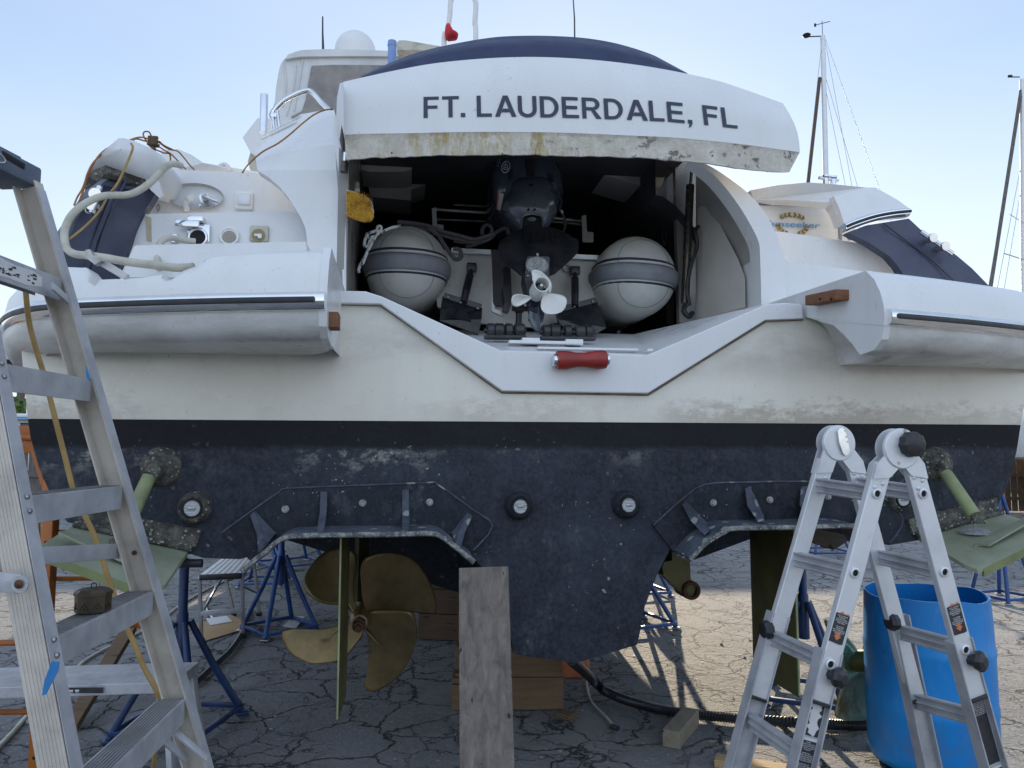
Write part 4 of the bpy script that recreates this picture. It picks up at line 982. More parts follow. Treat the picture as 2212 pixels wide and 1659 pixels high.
# propeller of the port shaft, traced blade by blade
HP = (779,1336); PV = .50
hub = B(*HP, PV)
bl = {
 'a': ((780,1300), [(781,1263),(779,1233),(787,1209),(804,1199),(834,1193),(861,1196),(884,1203),(904,1219),(924,1249),(937,1279),(943.5,1306),(943,1319),(937,1326),(924,1324),(887,1321),(861,1318),(831,1319),(799,1321),(790,1318),(783,1290)]),
 'b': ((795,1330), [(799,1322),(837,1319),(870,1319),(888,1323),(897,1339),(900,1369),(897,1393),(884,1426),(867,1453),(844,1476),(820,1489),(804,1494),(792,1489),(787,1479),(792,1459),(797,1423),(797,1393),(792,1359),(787,1352)]),
 'c': ((770,1345), [(785,1352),(783,1366),(777,1380),(765,1396),(752,1412),(737,1424),(717,1431),(687,1434),(667,1433),(633,1416),(617,1396),(610,1376),(613,1363),(633,1358),(667,1359),(700,1359),(730,1352),(755,1345),(762,1338)]),
 'd': ((768,1325), [(771,1316),(764,1290),(764,1256),(770,1223),(769,1199),(757,1186),(737,1181),(700,1193),(673,1219),(658,1246),(658,1266),(668,1284),(684,1297),(706,1305),(735,1308),(756,1318),(764,1328)])}
mb = MB(); mb.lathe([(.018,-.11),(.040,-.10),(.052,-.03),(.056,.05),(.050,.10),(0,.10)], hub, BN, 24)
prop = part('propeller', mb, 'bronze', smooth=50, label='large four-bladed bronze propeller')
for kk, ((rx, ry), pts) in bl.items():
    P2 = smooth2(pts, 3, True); cx = sum(p[0] for p in P2)/len(P2); cy = sum(p[1] for p in P2)/len(P2)
    axx = Vector((cx-HP[0], cy-HP[1])).normalized(); per = Vector((-axx.y, axx.x)); mb = MB(); rows = []
    def pt(x, y):
        d = Vector((x-HP[0], y-HP[1])); lr = d.length*2.4e-3; off = d.dot(per)*2.4e-3
        return B(x, y, PV + off*.62*(1-.35*min(1, lr/.4)) + .05*lr + .5*off*off*-1)
    for s_ in (1.0, .92, .78, .6, .4, .2, .03): rows.append([pt(lerp(cx, x, s_), lerp(cy, y, s_)) for x, y in P2])
    R = mb.grid(rows, True); mb.f(R[-1])
    o = mb.build('blade', MT['bronze'], prop, 60); sm = o.modifiers.new('thickness', 'SOLIDIFY'); sm.thickness = .012; sm.offset = 0
mb = MB(); mb.cyl(hub - BN*.13, BN, .034, .05, 6); mb.cyl(hub - BN*.17, BN, .026, .04, 6); mb.cyl(hub - BN*.20, BN, .014, .05, 12); part('prop_nut', mb, 'rust', prop, smooth=30)
mb = MB(); mb.tube([hub + BN*.1, hub + BN*1.6 + V(0,0,.22)], .022, 14)
mb.prism([B(776,1159,.62), B(797,1159,.70), B(797,1236,.66), B(788,1300,.62), B(772,1300,.58), B(774,1236,.6)], BE*-.02); mb.cyl(hub + BN*.18, BN, .045, .14, 18)
part('shaft_strut', mb, 'rudder', smooth=40, label='port propeller shaft and strut')
mb = MB(); slab(mb, [(1452,1180),(1490,1205),(1492,1250),(1504,1268),(1496,1290),(1484,1292),(1434,1243),(1430.5,1225),(1435,1214),(1452,1211)], .42, .10)
ss = part('shaft_strut', mb, 'rudder', smooth=30, label='starboard strut with an empty shaft ring')
mb = MB(); c = B(1494.5,1276,.40); mb.lathe([(.031,0),(.036,-.006),(.046,-.006),(.049,.004),(.049,.14),(.031,.14),(.031,0)], c, BN, 26); part('bearing_ring', mb, 'rust', ss)
mb = MB(); mb.lathe([(0,.03),(.031,.03)], c, BN, 20); part('ring_bore', mb, 'black', ss)
mb = MB(); slab(mb, [(1752,1139),(1838,1139),(1852,1150),(1830,1170),(1802,1188),(1793,1174),(1788,1182),(1765,1172),(1752,1168)], .8, .15); part('torn_fairing', mb, 'wood_old')
# ================================================================== GROUND AND FAR THINGS
from mathutils import noise as MN
def lines(a, b_, st, far0, far1):
    L = []; x = a
    while x < b_: L.append(x); x += st
    L.append(b_); o = []; d = st*2; x = a - d
    while x > far0: o.insert(0, x); d *= 1.6; x -= d
    o.insert(0, far0); e = []; d = st*2; x = b_ + d
    while x < far1: e.append(x); d *= 1.6; x += d
    e.append(far1); return o + L + e
gx, gy = lines(-4.2, 4.6, .038, -400, 400), lines(2.2, 9.6, .032, -60, 740)
def gz(x, y):
    if not (-4.3 < x < 4.7 and 2.1 < y < 9.7): return 0
    k = min(1, (x+4.3)/.5, (4.7-x)/.5, (9.7-y)/.8)
    h = MN.noise(V(x*2.1, y*2.1, 0))*.004 + MN.noise(V(x*7, y*7, 3))*.0012 + MN.noise(V(x*17, y*17, 5))*.0009
    return k*(min(h, .0025) - .003)
mb = MB(); mb.grid([[V(x, y, gz(x, y)) for x in gx] for y in gy])
gr = struct(mb.build('ground', MT['asphalt'], None, 60, origin=(0,0,0)))
Zu = V(0,0,1)
def fence(x0, x1, Y, h, mat, label, seed, bw=.15):
    r = random.Random(seed); root = thing('wooden_fence', label, 'fence', ((x0+x1)/2, Y, 0))
    mb = MB(); x = x0
    while x < x1:
        hh = h + r.uniform(-.05,.05); w_ = bw*r.uniform(.86,.97); mb.box(V(x+w_/2, Y+r.uniform(-.01,.01), hh/2+.03), (w_, .02, hh), Matrix.Rotation(r.uniform(-.012,.012), 3, 'Y')); x += bw*(1.0 if r.random() < .85 else 1.12)
    mb.build('boards', MT[mat], root, 0)
    for z in (.35, h*.52, h*.9):
        mb = MB(); mb.box(V((x0+x1)/2, Y-.04, z), (x1-x0, .05, .09)); mb.build('cross_rail', MT[mat], root, 0)
    k = x0+.3
    while k < x1:
        mb = MB(); mb.box(V(k, Y+.06, h/2), (.1,.1,h+.05)); mb.build('post', MT[mat], root, 0); k += 2.4
fence(-16.5, -9.5, 20, 1.72, 'fence', 'grey board fence with gaps, behind the orange scaffold', 1)
fence(11.5, 19, 19, 1.80, 'fence_br', 'brown board fence at the right edge, behind the hull', 2)
sh_ = thing('shade_block', 'unseen shed-shaped block added behind the yacht to shade the ground', 'shade block', (-1, 25, 0))  # hidden by the yacht, added only to cast shade on the ground
mb = MB(); mb.box(V(-1,26,1.75), (22,4,3.5)); mb.build('walls', MT['gel_grey'], sh_, 0)
mb = MB(); mb.prism([V(-12.4,23.6,3.5), V(-12.4,26,3.95), V(-12.4,28.4,3.5)], V(23,0,0)); mb.build('roof', MT['alu'], sh_, 0)
# small boat with a blue and white cover beyond the fence
bt_ = thing('covered_boat', 'small boat beyond the left fence with blue-trimmed white roof', 'boat', (-17.5, 27, 0))
def bb(name, c, s, mat, par, bev=.05): mb = MB(); mb.box(V(*c), s, None, bev); return mb.build(name, MT[mat], par, 30)
bb('hull', (-17.5,27,1.35), (6,2.2,1.1), 'gel', bt_, .2); rf = bb('roof', (-17.6,27,2.78), (5,2.0,.14), 'gel', bt_, .05); bb('roof_trim', (-17.6,26.0,2.66), (5,.1,.07), 'sky_print', rf, .01)
bb('cabin', (-17.6,27.1,2.2), (4.4,1.6,.85), 'gel', bt_, .05)
for k in range(4): bb('window', (-19+k*.95,26.28,2.3), (.7,.03,.45), 'glass_d', bt_, .01)
mb = MB(); mb.tube([V(-18.1,27.6,2.8), V(-18.1,27.6,4.2)], .03, 6); mb.build('mast', MT['white_pl'], bt_)
bb('cradle', (-17.5,27,.4), (4,1.2,.78), 'fence', bt_, .02)
def bush(name, label, c, rx, ry, rz, n, seed, size=.16, mat='leaf'):
    r = random.Random(seed); root = thing(name, label, 'bush', (c[0], c[1], 0)); mb = MB()
    for _ in range(n):
        a = r.uniform(0, 6.28); b_ = math.acos(r.uniform(-1,1)); k = r.uniform(.55,1.0)*(1+.18*math.sin(5*a+seed)*math.sin(3*b_))
        p = V(c[0]+rx*k*math.sin(b_)*math.cos(a), c[1]+ry*k*math.sin(b_)*math.sin(a), c[2]+rz*k*math.cos(b_))
        d = V(r.uniform(-1,1), r.uniform(-1,1), r.uniform(-.4,1)).normalized(); s_ = d.orthogonal().normalized()*size*.28; L = size*r.uniform(.7,1.4)
        mb.f([mb.v(p), mb.v(p + d*L*.5 + s_), mb.v(p + d*L), mb.v(p + d*L*.5 - s_)])
    mb.build('foliage', MT[mat], root, 0)
    for _ in range(7):
        mb = MB(); e = V(c[0]+r.uniform(-.5,.5)*rx, c[1], c[2]+rz*.3); mb.tube(spline([V(c[0]+r.uniform(-.3,.3),c[1],0), V((c[0]+e.x)/2, c[1], c[2]*.6), e], 3), [.05]*3+[.04]*2+[.02]*2, 6); mb.build('stem', MT['bark'], root)
bush('green_bush', 'sunlit green bush beyond the left fence', (-20.6,31,2.6), 1.6,1.2,1.0, 2600, 5, .3)
pt = thing('palm_tree', 'tall palm with hanging fronds behind the port side of the yacht', 'palm tree', (-22.0, 33.2, 0))
mb = MB(); mb.tube(spline([V(-22.0,33.2,0), V(-22.1,33.2,3), V(-22.0,33.2,6.8)], 6), .17, 10); mb.build('trunk', MT['bark'], pt)
r = random.Random(9)
for k in range(16):
    a = k*2*math.pi/16 + r.uniform(-.2,.2); L = r.uniform(2.0,2.9); mb = MB(); d = V(math.cos(a), math.sin(a), 0); up_ = r.uniform(-.2,.9)
    rib = spline([V(-22.0,33.2,6.8) + d*L*t + Zu*(up_*t*1.4 - 1.9*t*t*1.15) for t in (0,.25,.5,.75,1)], 5); mb.tube(rib, .02, 4)
    for i, p in enumerate(rib[2:]):
        for s_ in (-1,1):
            sd_ = (d.cross(Zu)*s_ + Zu*-.8).normalized(); l_ = .75*(1-abs(i/len(rib)-.35)); q_ = d*.035
            mb.f([mb.v(p-q_), mb.v(p+q_), mb.v(p + sd_*l_ + d*.12)])
    mb.build('frond', MT['palm'], pt, 0)
# two laid-up sailing boats whose masts stand over the starboard side
def sail(label, top, foot, Y, lines, hullx, r_=.09):
    T, Bm = W(*top, Y), W(*foot, Y); root = thing('sailing_boat', label, 'sailboat', (Bm.x, Y, 0))
    zb = 2.4; e = Bm + (Bm-T)*((Bm.z-zb)/max(.1,(T.z-Bm.z))) if T.z > Bm.z else Bm
    mb = MB(); mb.tube([T, V(e.x, Y, zb)], [r_*.85, r_], 12); ms = mb.build('mast', MT['alu2'], root)
    mb = MB(); rows = []
    for t in range(9):
        s_ = t/8; hb = 1.5*math.sin(math.pi*(.15+.85*(1-s_)))**.7*(1 if s_ < .98 else .05); y = Y-3+s_*9
        rows.append([V(hullx-hb, y, 2.5), V(hullx-hb*.8, y, 1.6), V(hullx, y, .9), V(hullx+hb*.8, y, 1.6), V(hullx+hb, y, 2.5)])
    mb.grid(rows); mb.f([mb.v(p) for p in rows[0]]); mb.grid([[r0[0], r0[4]] for r0 in rows]); mb.build('hull', MT['gel'], root, 60)
    mb = MB(); mb.box(V(hullx, Y+1, .45), (.35, 2.6, .9), None, .05); mb.build('keel', MT['blue_dk'], root)
    for a, b_, rr, m_ in lines:
        pa, pb_ = W(*a, Y), W(*b_, Y-.3); k_ = (pa.z-2.5)/max(.5, pa.z-pb_.z) if b_[1] > 380 else 1; pb_ = pa + (pb_-pa)*max(1, k_)
        mb = MB(); mb.tube([pa, pb_], rr, 6); mb.build('furled_sail' if rr > .03 else 'stay', MT[m_], root)
    return root, ms, T
rt, ms, T = sail('sailboat mast standing straight over the starboard quarter, four stays fanning right', (1777,78), (1784,395), 22,
    [((1771,168),(1746,395),.05,'wood_old'),((1776,85),(1742,395),.008,'steel'),((1782,85),(1840,400),.008,'steel'),((1783,165),(1853,405),.008,'steel'),((1782,82),(1900,408),.008,'steel'),((1783,190),(1826,400),.008,'steel')], 8.6)
mb = MB(); mb.tube([T, T+Zu*.5], .01, 6); mb.tube([T+V(-.22,0,.36), T+V(.25,0,.48)], .012, 6); mb.tube([T, T+V(-.45,0,-.02)], .02, 6); mb.lathe([(0,-.03),(.09,-.02),(.13,.03),(.1,.06),(0,.06)], T+V(-.5,0,0), Zu, 12); mb.box(T+V(-.22,0,.36), (.06,.02,.1)); mb.build('masthead_gear', MT['black'], ms, 40)
rt, ms, T = sail('sailboat mast cut by the right edge of the photo, dark furled sail leaning beside it', (2209,172), (2212,600), 26,
    [((2206,195),(2140,620),.07,'fence'),((2209,185),(2135,620),.01,'steel'),((2207,350),(2155,620),.01,'steel'),((2209,390),(2170,620),.01,'steel'),((2181,463),(2212,482),.012,'steel'),((2168,547),(2215,562),.02,'steel')], 18.6, .12)
mb = MB(); mb.box(T+V(-.3,0,.1), (.4,.03,.03)); mb.box(T+V(-.45,0,.13), (.14,.06,.08)); mb.build('masthead_gear', MT['black'], ms, 40)
# neighbouring motor boat with canvas enclosure and dome
YB = 9.6
nb = thing('cabin_cruiser', 'neighbouring cruiser with white canvas enclosure and radar dome, beyond the port side', 'motorboat', (-3.2, YB+1, 0))
def wp(pts, Y): return [W(x, y, Y) for x, y in pts]
mb = MB(); ol = smooth2([(583,330),(584,262),(590,232),(594,215),(596,190),(600,166),(603,150),(607,138),(616,126),(632,119)], 3) + [(700,116),(880,120),(880,330)]
mb.prism(wp(ol, YB), V(0,2.2,.25)); en = mb.build('canvas_enclosure', MT['canvas'], nb, 30)
mb = MB(); mb.prism(wp([(614,128),(622,118),(640,111),(652,108),(700,106),(770,107),(900,112),(900,122),(800,121),(740,121),(650,122),(630,125)], YB-.05), V(0,2.5,.3)); mb.build('canvas_top', MT['canvas'], nb, 40)
mb = MB(); mb.prism(wp([(673,142),(720,140),(850,141),(850,260),(640,262),(628,252),(652,240),(660,215),(666,180)], YB-.02), V(0,.01,0)); mb.build('vinyl_window', MT['vinyl'], en, 0)
for pts in ([(655,123),(646,180),(635,240)], [(612,132),(618,180),(610,230)], [(640,140),(632,200),(618,250)]):
    mb = MB(); mb.tube(spline(wp(pts, YB-.012), 5), .008, 6); mb.build('seam', MT['canvas'], en)
mb = MB(); c = W(768,107,YB+1.2); c.z -= .05; rr = 46*(YB+1.2)/F; mb.lathe([(rr*.96,-.12),(rr,0)] + [(rr*math.cos(a), rr*1.02*math.sin(a)) for a in [math.radians(q_) for q_ in range(10,90,10)]] + [(0,rr*1.02)], c, Zu, 32); mb.build('radar_dome', MT['gel'], nb, 60)
mb = MB(); mb.tube([W(698,108,YB), W(697,72,YB), W(697,36,YB)], [.018,.012,.01], 6); mb.build('whip_antenna', MT['blackpl'], nb)
mb = MB(); mb.prism(wp([(857,92),(862,87),(876,87),(975,104),(975,109),(857,108)], YB-.3), V(0,.5,0)); mb.build('radar_scanner', MT['hose_white'], nb, 30)
mb = MB(); mb.prism(wp([(566,252),(556,256),(547,267),(524,297),(541,329),(560,345),(600,340),(600,262),(580,256)], YB-.2), V(.3,2.4,-.1)); mb.build('flybridge_side', MT['gel'], nb, 25)
mb = MB(); mb.prism(wp([(524,297),(541,329),(535,350),(545,380),(600,380),(600,330),(560,300)], YB-.15), V(.3,2.4,-.1)); mb.build('side_deck', MT['hose_white'], nb, 25)
mb = MB(); mb.grid([[V(-3.2-1.5*k, YB+j, 3.9), V(-3.2-1.3*k, YB+j, 2.0), V(-3.2, YB+j, .9), V(-3.2+1.3*k, YB+j, 2.0), V(-3.2+1.5*k, YB+j, 3.9)] for j, k in ((-.2,.5),(1,.55),(4,.5),(6.5,.05))]); mb.build('hull', MT['gel'], nb, 40)
# yard clutter at the right edge
mb = MB(); mb.beam(V(9.2,12.4,.72), V(14,12.6,.78), .10, .16, Zu, .005); mb.beam(V(10.5,12.4,0), V(10.5,12.4,.7), .08, .08); mb.beam(V(13,12.4,0), V(13,12.4,.7), .08, .08)
o = mb.build('boat_trailer', MT['blackpl'], None, 30); tag(o, 'dark steel trailer frame before the brown fence', 'trailer')
bt2 = thing('moored_boat', 'white boat hull with blue stripe at the right edge, partly behind the brown fence', 'boat', (13.4, 16, 0))
bb('hull', (14.3,17,2.0), (4.6,3,1.3), 'gel', bt2, .2); bb('stripe', (14.3,15.46,1.92), (4.5,.03,.10), 'sky_print', bt2, .01); bb('support', (14.3,17,.68), (2,1,1.35), 'wood_old', bt2, .02)
mb = MB(); mb.beam(V(11.6,15.0,1.62), V(15,15.0,1.45), .06, .20, V(0,1,0), .005); mb.beam(V(11.9,15.0,0), V(11.9,15.0,1.5), .1, .1); mb.beam(V(14.5,15.0,0), V(14.5,15.0,1.4), .1, .1); mb.beam(V(11.3,15.03,1.95), V(14.8,15.03,1.5), .05, .10, V(0,1,0))
tag(mb.build('timber_gantry', MT['wood_brn'], None, 30), 'orange-brown timber frame standing before the fence at the right edge', 'timber frame')
# ================================================================== SUPPORTS UNDER THE YACHT
def jack(loc, rot, label, mat='blue', top=1.2, apex=.60, R=.34):
    root = thing('jack_stand', label, 'jack stand', (0,0,0), 'boat stands under the yachts')
    ft = [V(R*math.cos(a), R*math.sin(a), .02) for a in [math.pi/2*k for k in range(4)]]
    for f_ in ft:
        mb = MB(); a = V(f_.x*.12, f_.y*.12, apex); mb.tube([a, V(f_.x*.5, f_.y*.5, apex*.55), f_], [.019,.021,.021], 10); mb.build('leg', MT[mat], root, 50)
        mb = MB(); mb.box(f_ + V(0,0,-.010), (.07,.07,.018), None, .003); mb.build('foot_plate', MT['steel' if mat == 'blue' else mat], root)
    for i in range(4):
        mb = MB(); a, b_ = ft[i] + Zu*.03, ft[(i+1)%4] + Zu*.03; mb.beam(a, b_, .028, .028, Zu, .003); mb.build('base_bar', MT[mat], root)
    mb = MB(); mb.tube([V(0,0,apex*.62), V(0,0,apex+.04), V(0,0,apex+.05), V(0,0,top-.16)], [.034,.034,.027,.027], 14); mb.build('post', MT[mat], root, 50)
    mb = MB(); mb.tube([V(0,0,top-.17), V(0,0,top-.04)], .016, 10); mb.tube([V(-.12,0,top-.13), V(.12,0,top-.13)], .009, 8); sc = mb.build('screw', MT['steel'], root)
    mb = MB(); mb.box(V(0,0,top-.02), (.2,.2,.03), Matrix.Rotation(.1, 3, 'X'), .004); mb.build('pad', MT['wood_old'], root)
    root.location = loc; root.rotation_euler.z = rot; return root
def gp(x, y): p = G(x, y); return (p.x, p.y, 0)
jack(gp(603,1364), math.radians(88), 'bright blue jack stand left of the bronze propeller, beside the step stool', top=1.22, apex=.66)
jack(gp(385,1572), math.radians(38), 'dark blue jack stand under the port trim tab', 'blue_dk', 1.12, .60, .36)
jack(gp(1374,1352), math.radians(70), 'blue jack stand just right of the keel, mostly hidden by it', top=1.1, apex=.56, R=.36)
jack(gp(1385,1283), math.radians(60), 'blue jack stand farther ahead, its foot showing right of the keel', top=1.15)
jack(gp(1742,1512), math.radians(20), 'dark blue jack stand behind the starboard rudder and articulated ladder', 'blue_dk', 1.16, .62, .34)
jack(gp(2168,1296), math.radians(64), 'tall blue jack stand at the right edge beyond the blue barrel', top=1.36, apex=1.12, R=.30)
jack(gp(628,1222), math.radians(80), 'blue jack stand standing farthest behind the port tunnel', top=1.3, apex=.9, R=.5)
jack(gp(572,1262), math.radians(50), 'blue jack stand half hidden between step stool and tunnel', top=1.25, apex=.7)
jack(gp(1590,1158), math.radians(30), 'tiny distant blue jack stand left of the starboard rudder', top=1.2, apex=.7, R=.4)
jack(gp(1780,1196), math.radians(50), 'distant blue jack stand behind the articulated ladder', top=1.2, apex=.7, R=.42)
def timber(c, size, rot, mat, label, tilt=None, group=None):
    mb = MB(); Rm = Matrix.Rotation(rot, 3, 'Z')
    if tilt: Rm = Rm @ tilt
    mb.box(V(*c), size, Rm, .006); o = mb.build('timber_block', MT[mat], None, 0); tag(o, label, 'timber block', group); return o
kg = 'timbers stacked under the keel'
yb = G(1095,1535).y; xc = (1096-CX)/F*yb
timber((xc,yb+.1,.098), (.69,.20,.193), .02, 'wood_crib', 'lowest brown timber of the stack behind the leaning plank', None, kg)
timber((xc+.01,yb+.1,.290), (.66,.19,.185), -.01, 'wood_crib', 'second timber up, behind the leaning plank', None, kg)
timber((xc,yb+.16,.480), (.62,.19,.185), .03, 'wood_crib', 'topmost timber of the stack, touching the keel', None, kg)
y2 = G(960,1383).y; x2 = (962-CX)/F*y2
for i, (dx, w_, z, h) in enumerate(((-.02,.42,.11,.21),(.0,.50,.32,.20),(.0,.46,.52,.19),(-.06,.62,.72,.19),(-.12,.66,.91,.19))):
    timber((x2+.05+dx, y2+.25, z), (w_, .55, h), -.14+.02*i, 'wood_old', ['lowest dark timber of the farther stack right of the propeller','second dark timber of the farther stack','middle dark timber of the farther stack','fourth dark timber up in the farther stack','topmost dark timber of the farther stack, behind the tunnel flange'][i], None, 'timbers of the farther stack')
# leaning plank
p0 = W(1045,1227,3.06); mb = MB(); pb = V((1062-CX)/F*2.72, 2.66, 0.0)
mb.beam(pb, p0, .2, .045, V(1,0,0), .004); tag(mb.build('plank', MT['wood_plank'], None, 0), 'wide weathered grey plank leaning upright against the keel', 'plank')
# ================================================================== THINGS ON THE GROUND
mb = MB(); c = V(*gp(1243,1466)); mb.box(c + V(0,.12,.11), (.20,.24,.22), None, .02); fc = mb.build('tool_case', MT['label_o'], None, 30); tag(fc, 'small orange plastic case on the ground behind the keel tip', 'tool case')
hp = [(1236,1428,.42),(1250,1440,.30),(1275,1463,.14),(1300,1488,.05),(1340,1508,.035),(1385,1522,.035),(1425,1532,.035),(1480,1541,.035),(1560,1549,.035),(1640,1556,.035),(1740,1562,.035),(1820,1566,.035),(1875,1566,.035),(1930,1560,.035)]
P = spline([G(x, y, z) for x, y, z in hp], 26); mb = MB(); mb.tube(P, [.031 if i % 2 else .026 for i in range(len(P))], 10)
tag(mb.build('corrugated_hose', MT['blackpl'], None, 30), 'black corrugated drain hose running from the keel towards the blue barrel', 'hose')
def cord(name, pts, rr, mat, label, cat='cord', k=8, n=7):
    mb = MB(); mb.tube(spline(pts, k), rr, n); o = mb.build(name, MT[mat], None, 60); return tag(o, label, cat)
o = thing('power_cable', 'thin pale cable with black plug lying right of the timber stack', 'cable', G(1300,1530))
mb = MB(); mb.tube(spline([G(x, y, .008) for x, y in ((1266,1470),(1272,1500),(1282,1520),(1302,1540),(1316,1555),(1325,1567))], 6), .006, 6); mb.build('wire', MT['hose_white'], o)
mb = MB(); c = G(1328,1571,.02); mb.box(c, (.05,.03,.025), Matrix.Rotation(-.8,3,'Z'), .004); mb.build('plug', MT['blackpl'], o)
c = G(1446,1580); mb = MB(); d = (G(1476,1520,.09)-G(1438,1561,.09)).normalized()
mb.beam(G(1447,1600,.047) + d*.02, G(1447,1600,.047) + d*.42, .095, .092, V(1,0,0), .004); tag(mb.build('post_offcut', MT['wood_block'], None, 0), 'short square post offcut lying across the black corrugated hose', 'timber offcut')
mb = MB(); c = G(1225,1545,.01); mb.box(c, (.10,.10,.012), Matrix.Rotation(.7,3,'Z'), .002); mb.box(c + Zu*.013, (.095,.095,.010), Matrix.Rotation(.85,3,'Z'), .002); tag(mb.build('wood_shim', MT['wood_crib'], None, 0), 'small square wooden shim on the ground below the timbers', 'shim')
mb = MB(); mb.beam(G(1545,1642,.02), G(1745,1672,.02), .09, .038, V(0,1,0), .003); tag(mb.build('board_offcut', MT['wood_new'], None, 0), 'fresh yellow board on the ground at the ladder feet', 'board')
a_, b2_ = G(150,1572,.03), W(292,1338,5.4)
mb = MB(); mb.beam(a_, b2_, .09, .04, V(1,0,0), .003); tag(mb.build('lumber_prop', MT['wood_crib'], None, 0), 'brown length of lumber propped behind the old step ladder', 'lumber')
mb = MB(); P = spline([G(x, y, .03) for x, y in ((540,1312),(532,1345),(520,1372),(498,1405),(470,1432),(448,1452),(420,1478))], 6); mb.tube(P, .022, 6); tag(mb.build('rubber_strip', MT['blackpl'], None, 40), 'long dark rubber strip curving over the ground by the step stool', 'rubber strip')
cord('air_hose', [G(x, y, .012) for x, y in ((60,1560),(130,1490),(180,1430),(260,1385),(330,1352),(400,1300),(470,1262),(540,1235),(600,1216),(680,1190),(740,1172),(800,1160))], .012, 'hose_white', 'pale hose snaking behind the old ladder and the jack stands', 'hose')
cord('garden_hose', [G(x, y, .015) for x, y in ((-40,1650),(20,1590),(60,1545),(100,1500))], .014, 'hose_white', 'dull cream hose on the ground at the lower left edge', 'hose')
cord('extension_cord', [G(x, y, .01) for x, y in ((470,1345),(455,1330),(446,1312),(452,1292),(462,1275),(466,1262))], .008, 'white_pl', 'white cord looped on the ground under the step stool', 'cord')
for k, (pts, m_, lab) in enumerate((([(412,1350),(500,1328),(548,1352),(430,1388)], 'wood_new', 'brown cardboard sheet on the ground under the step stool'), ([(445,1336),(490,1330),(502,1342),(455,1350)], 'label_w', 'crumpled white paper lying on the cardboard'), ([(611,1352),(635,1331),(658,1331),(640,1356)], 'label_w', 'white card lying inside the bright blue jack stand'))):
    mb = MB(); mb.prism([G(x, y, .012+.008*k) for x, y in pts], V(0,0,-.006)); tag(mb.build('cardboard' if k == 0 else 'paper', MT[m_], None, 0), lab, 'cardboard' if k == 0 else 'paper')
# aluminium step stool
st_ = thing('step_stool', 'folding aluminium step stool with black-edged ribbed top', 'step stool', G(480,1380))
zt = .60; c4 = [G(431,1242,zt), G(523,1238,zt), G(548,1204,zt), G(478,1207,zt)]
mb = MB(); mb.prism(c4, V(0,0,-.02)); tp = mb.build('platform', MT['alu2'], st_, 20)
for k in range(1, 7):
    mb = MB(); a = c4[0].lerp(c4[1], k/7); b_ = c4[3].lerp(c4[2], k/7); mb.beam(a + Zu*.002, b_ + Zu*.002, .008, .004, V(1,0,0)); mb.build('tread_rib', MT['steel'], tp, 0)
mb = MB(); mb.beam(c4[0] - Zu*.02, c4[1] - Zu*.02, .045, .03, Zu, .004); mb.build('front_edge', MT['blackpl'], tp)
feet = [G(435,1388), G(525,1378), G(560,1330), G(505,1330)]
for a, b_ in zip(c4, feet):
    mb = MB(); mb.beam(a - Zu*.02, b_ + Zu*.03, .028, .02, V(1,0,0), .002); lg = mb.build('leg', MT['alu'], st_); mb = MB(); mb.box(b_ + Zu*.018, (.045,.04,.036), None, .004); mb.build('rubber_foot', MT['blackpl'], lg)
mb = MB(); a = c4[0].lerp(feet[0], .56); b_ = c4[1].lerp(feet[1], .56); mb.beam(a, b_, .035, .05, Zu, .003); mb.build('step', MT['alu'], st_)
mb = MB(); mb.tube([c4[1].lerp(feet[1], .2), c4[2].lerp(feet[2], .6)], .008, 6); mb.tube([c4[0].lerp(feet[0], .6), c4[3].lerp(feet[3], .25)], .008, 6); mb.build('brace', MT['blackpl'], st_)
# orange scaffold frame
sc = thing('scaffold_frame', 'orange adjustable scaffold frame with perforated post, port side', 'scaffold', (-2.35,3.78,0))
def post(x, Y, z1):
    mb = MB(); mb.box(V(x, Y, z1/2), (.058,.058,z1), None, .003); p_ = mb.build('post', MT['orange'], sc)
    k = .1
    while k < z1-.05:
        mb = MB(); mb.cyl(V(x, Y-.0295, k), V(0,1,0), .0085, .003, 12); mb.build('hole', MT['black'], p_, 0); k += .115
YS = 3.78; xs = W(105,1200,YS).x
post(xs, YS, 1.62)
mb = MB(); mb.tube([W(110,1149,YS+.02), W(300,1149,YS+.35)], .012, 8); mb.tube([W(112,1250,YS+.02), W(300,1249,YS+.35)], .012, 8); mb.tube([W(112,1354,YS+.02), W(300,1351,YS+.35)], .012, 8); mb.tube([W(300,1142,YS+.35), W(300,1358,YS+.35)], .014, 8); mb.build('rung', MT['orange'], sc)
for y in (1236,1388,1537):
    mb = MB(); mb.tube([W(-160,y+3,3.6), W(95,y,YS)], .015, 8); mb.build('rung', MT['orange'], sc)
mb = MB(); mb.box(W(0,932,3.9), (.9,.06,.06), None, .004); mb.box(W(0,958,3.86), (.9,.06,.10), None, .004); mb.build('ledger', MT['orange'], sc)
mb = MB(); mb.tube([W(-60,943,3.83), W(95,946,3.83)], .018, 10); mb.build('guard_rail', MT['orange'], sc)
mb = MB(); mb.beam(W(70,965,YS+.03), W(105,1080,YS+.02), .02, .02); mb.build('brace', MT['orange'], sc)
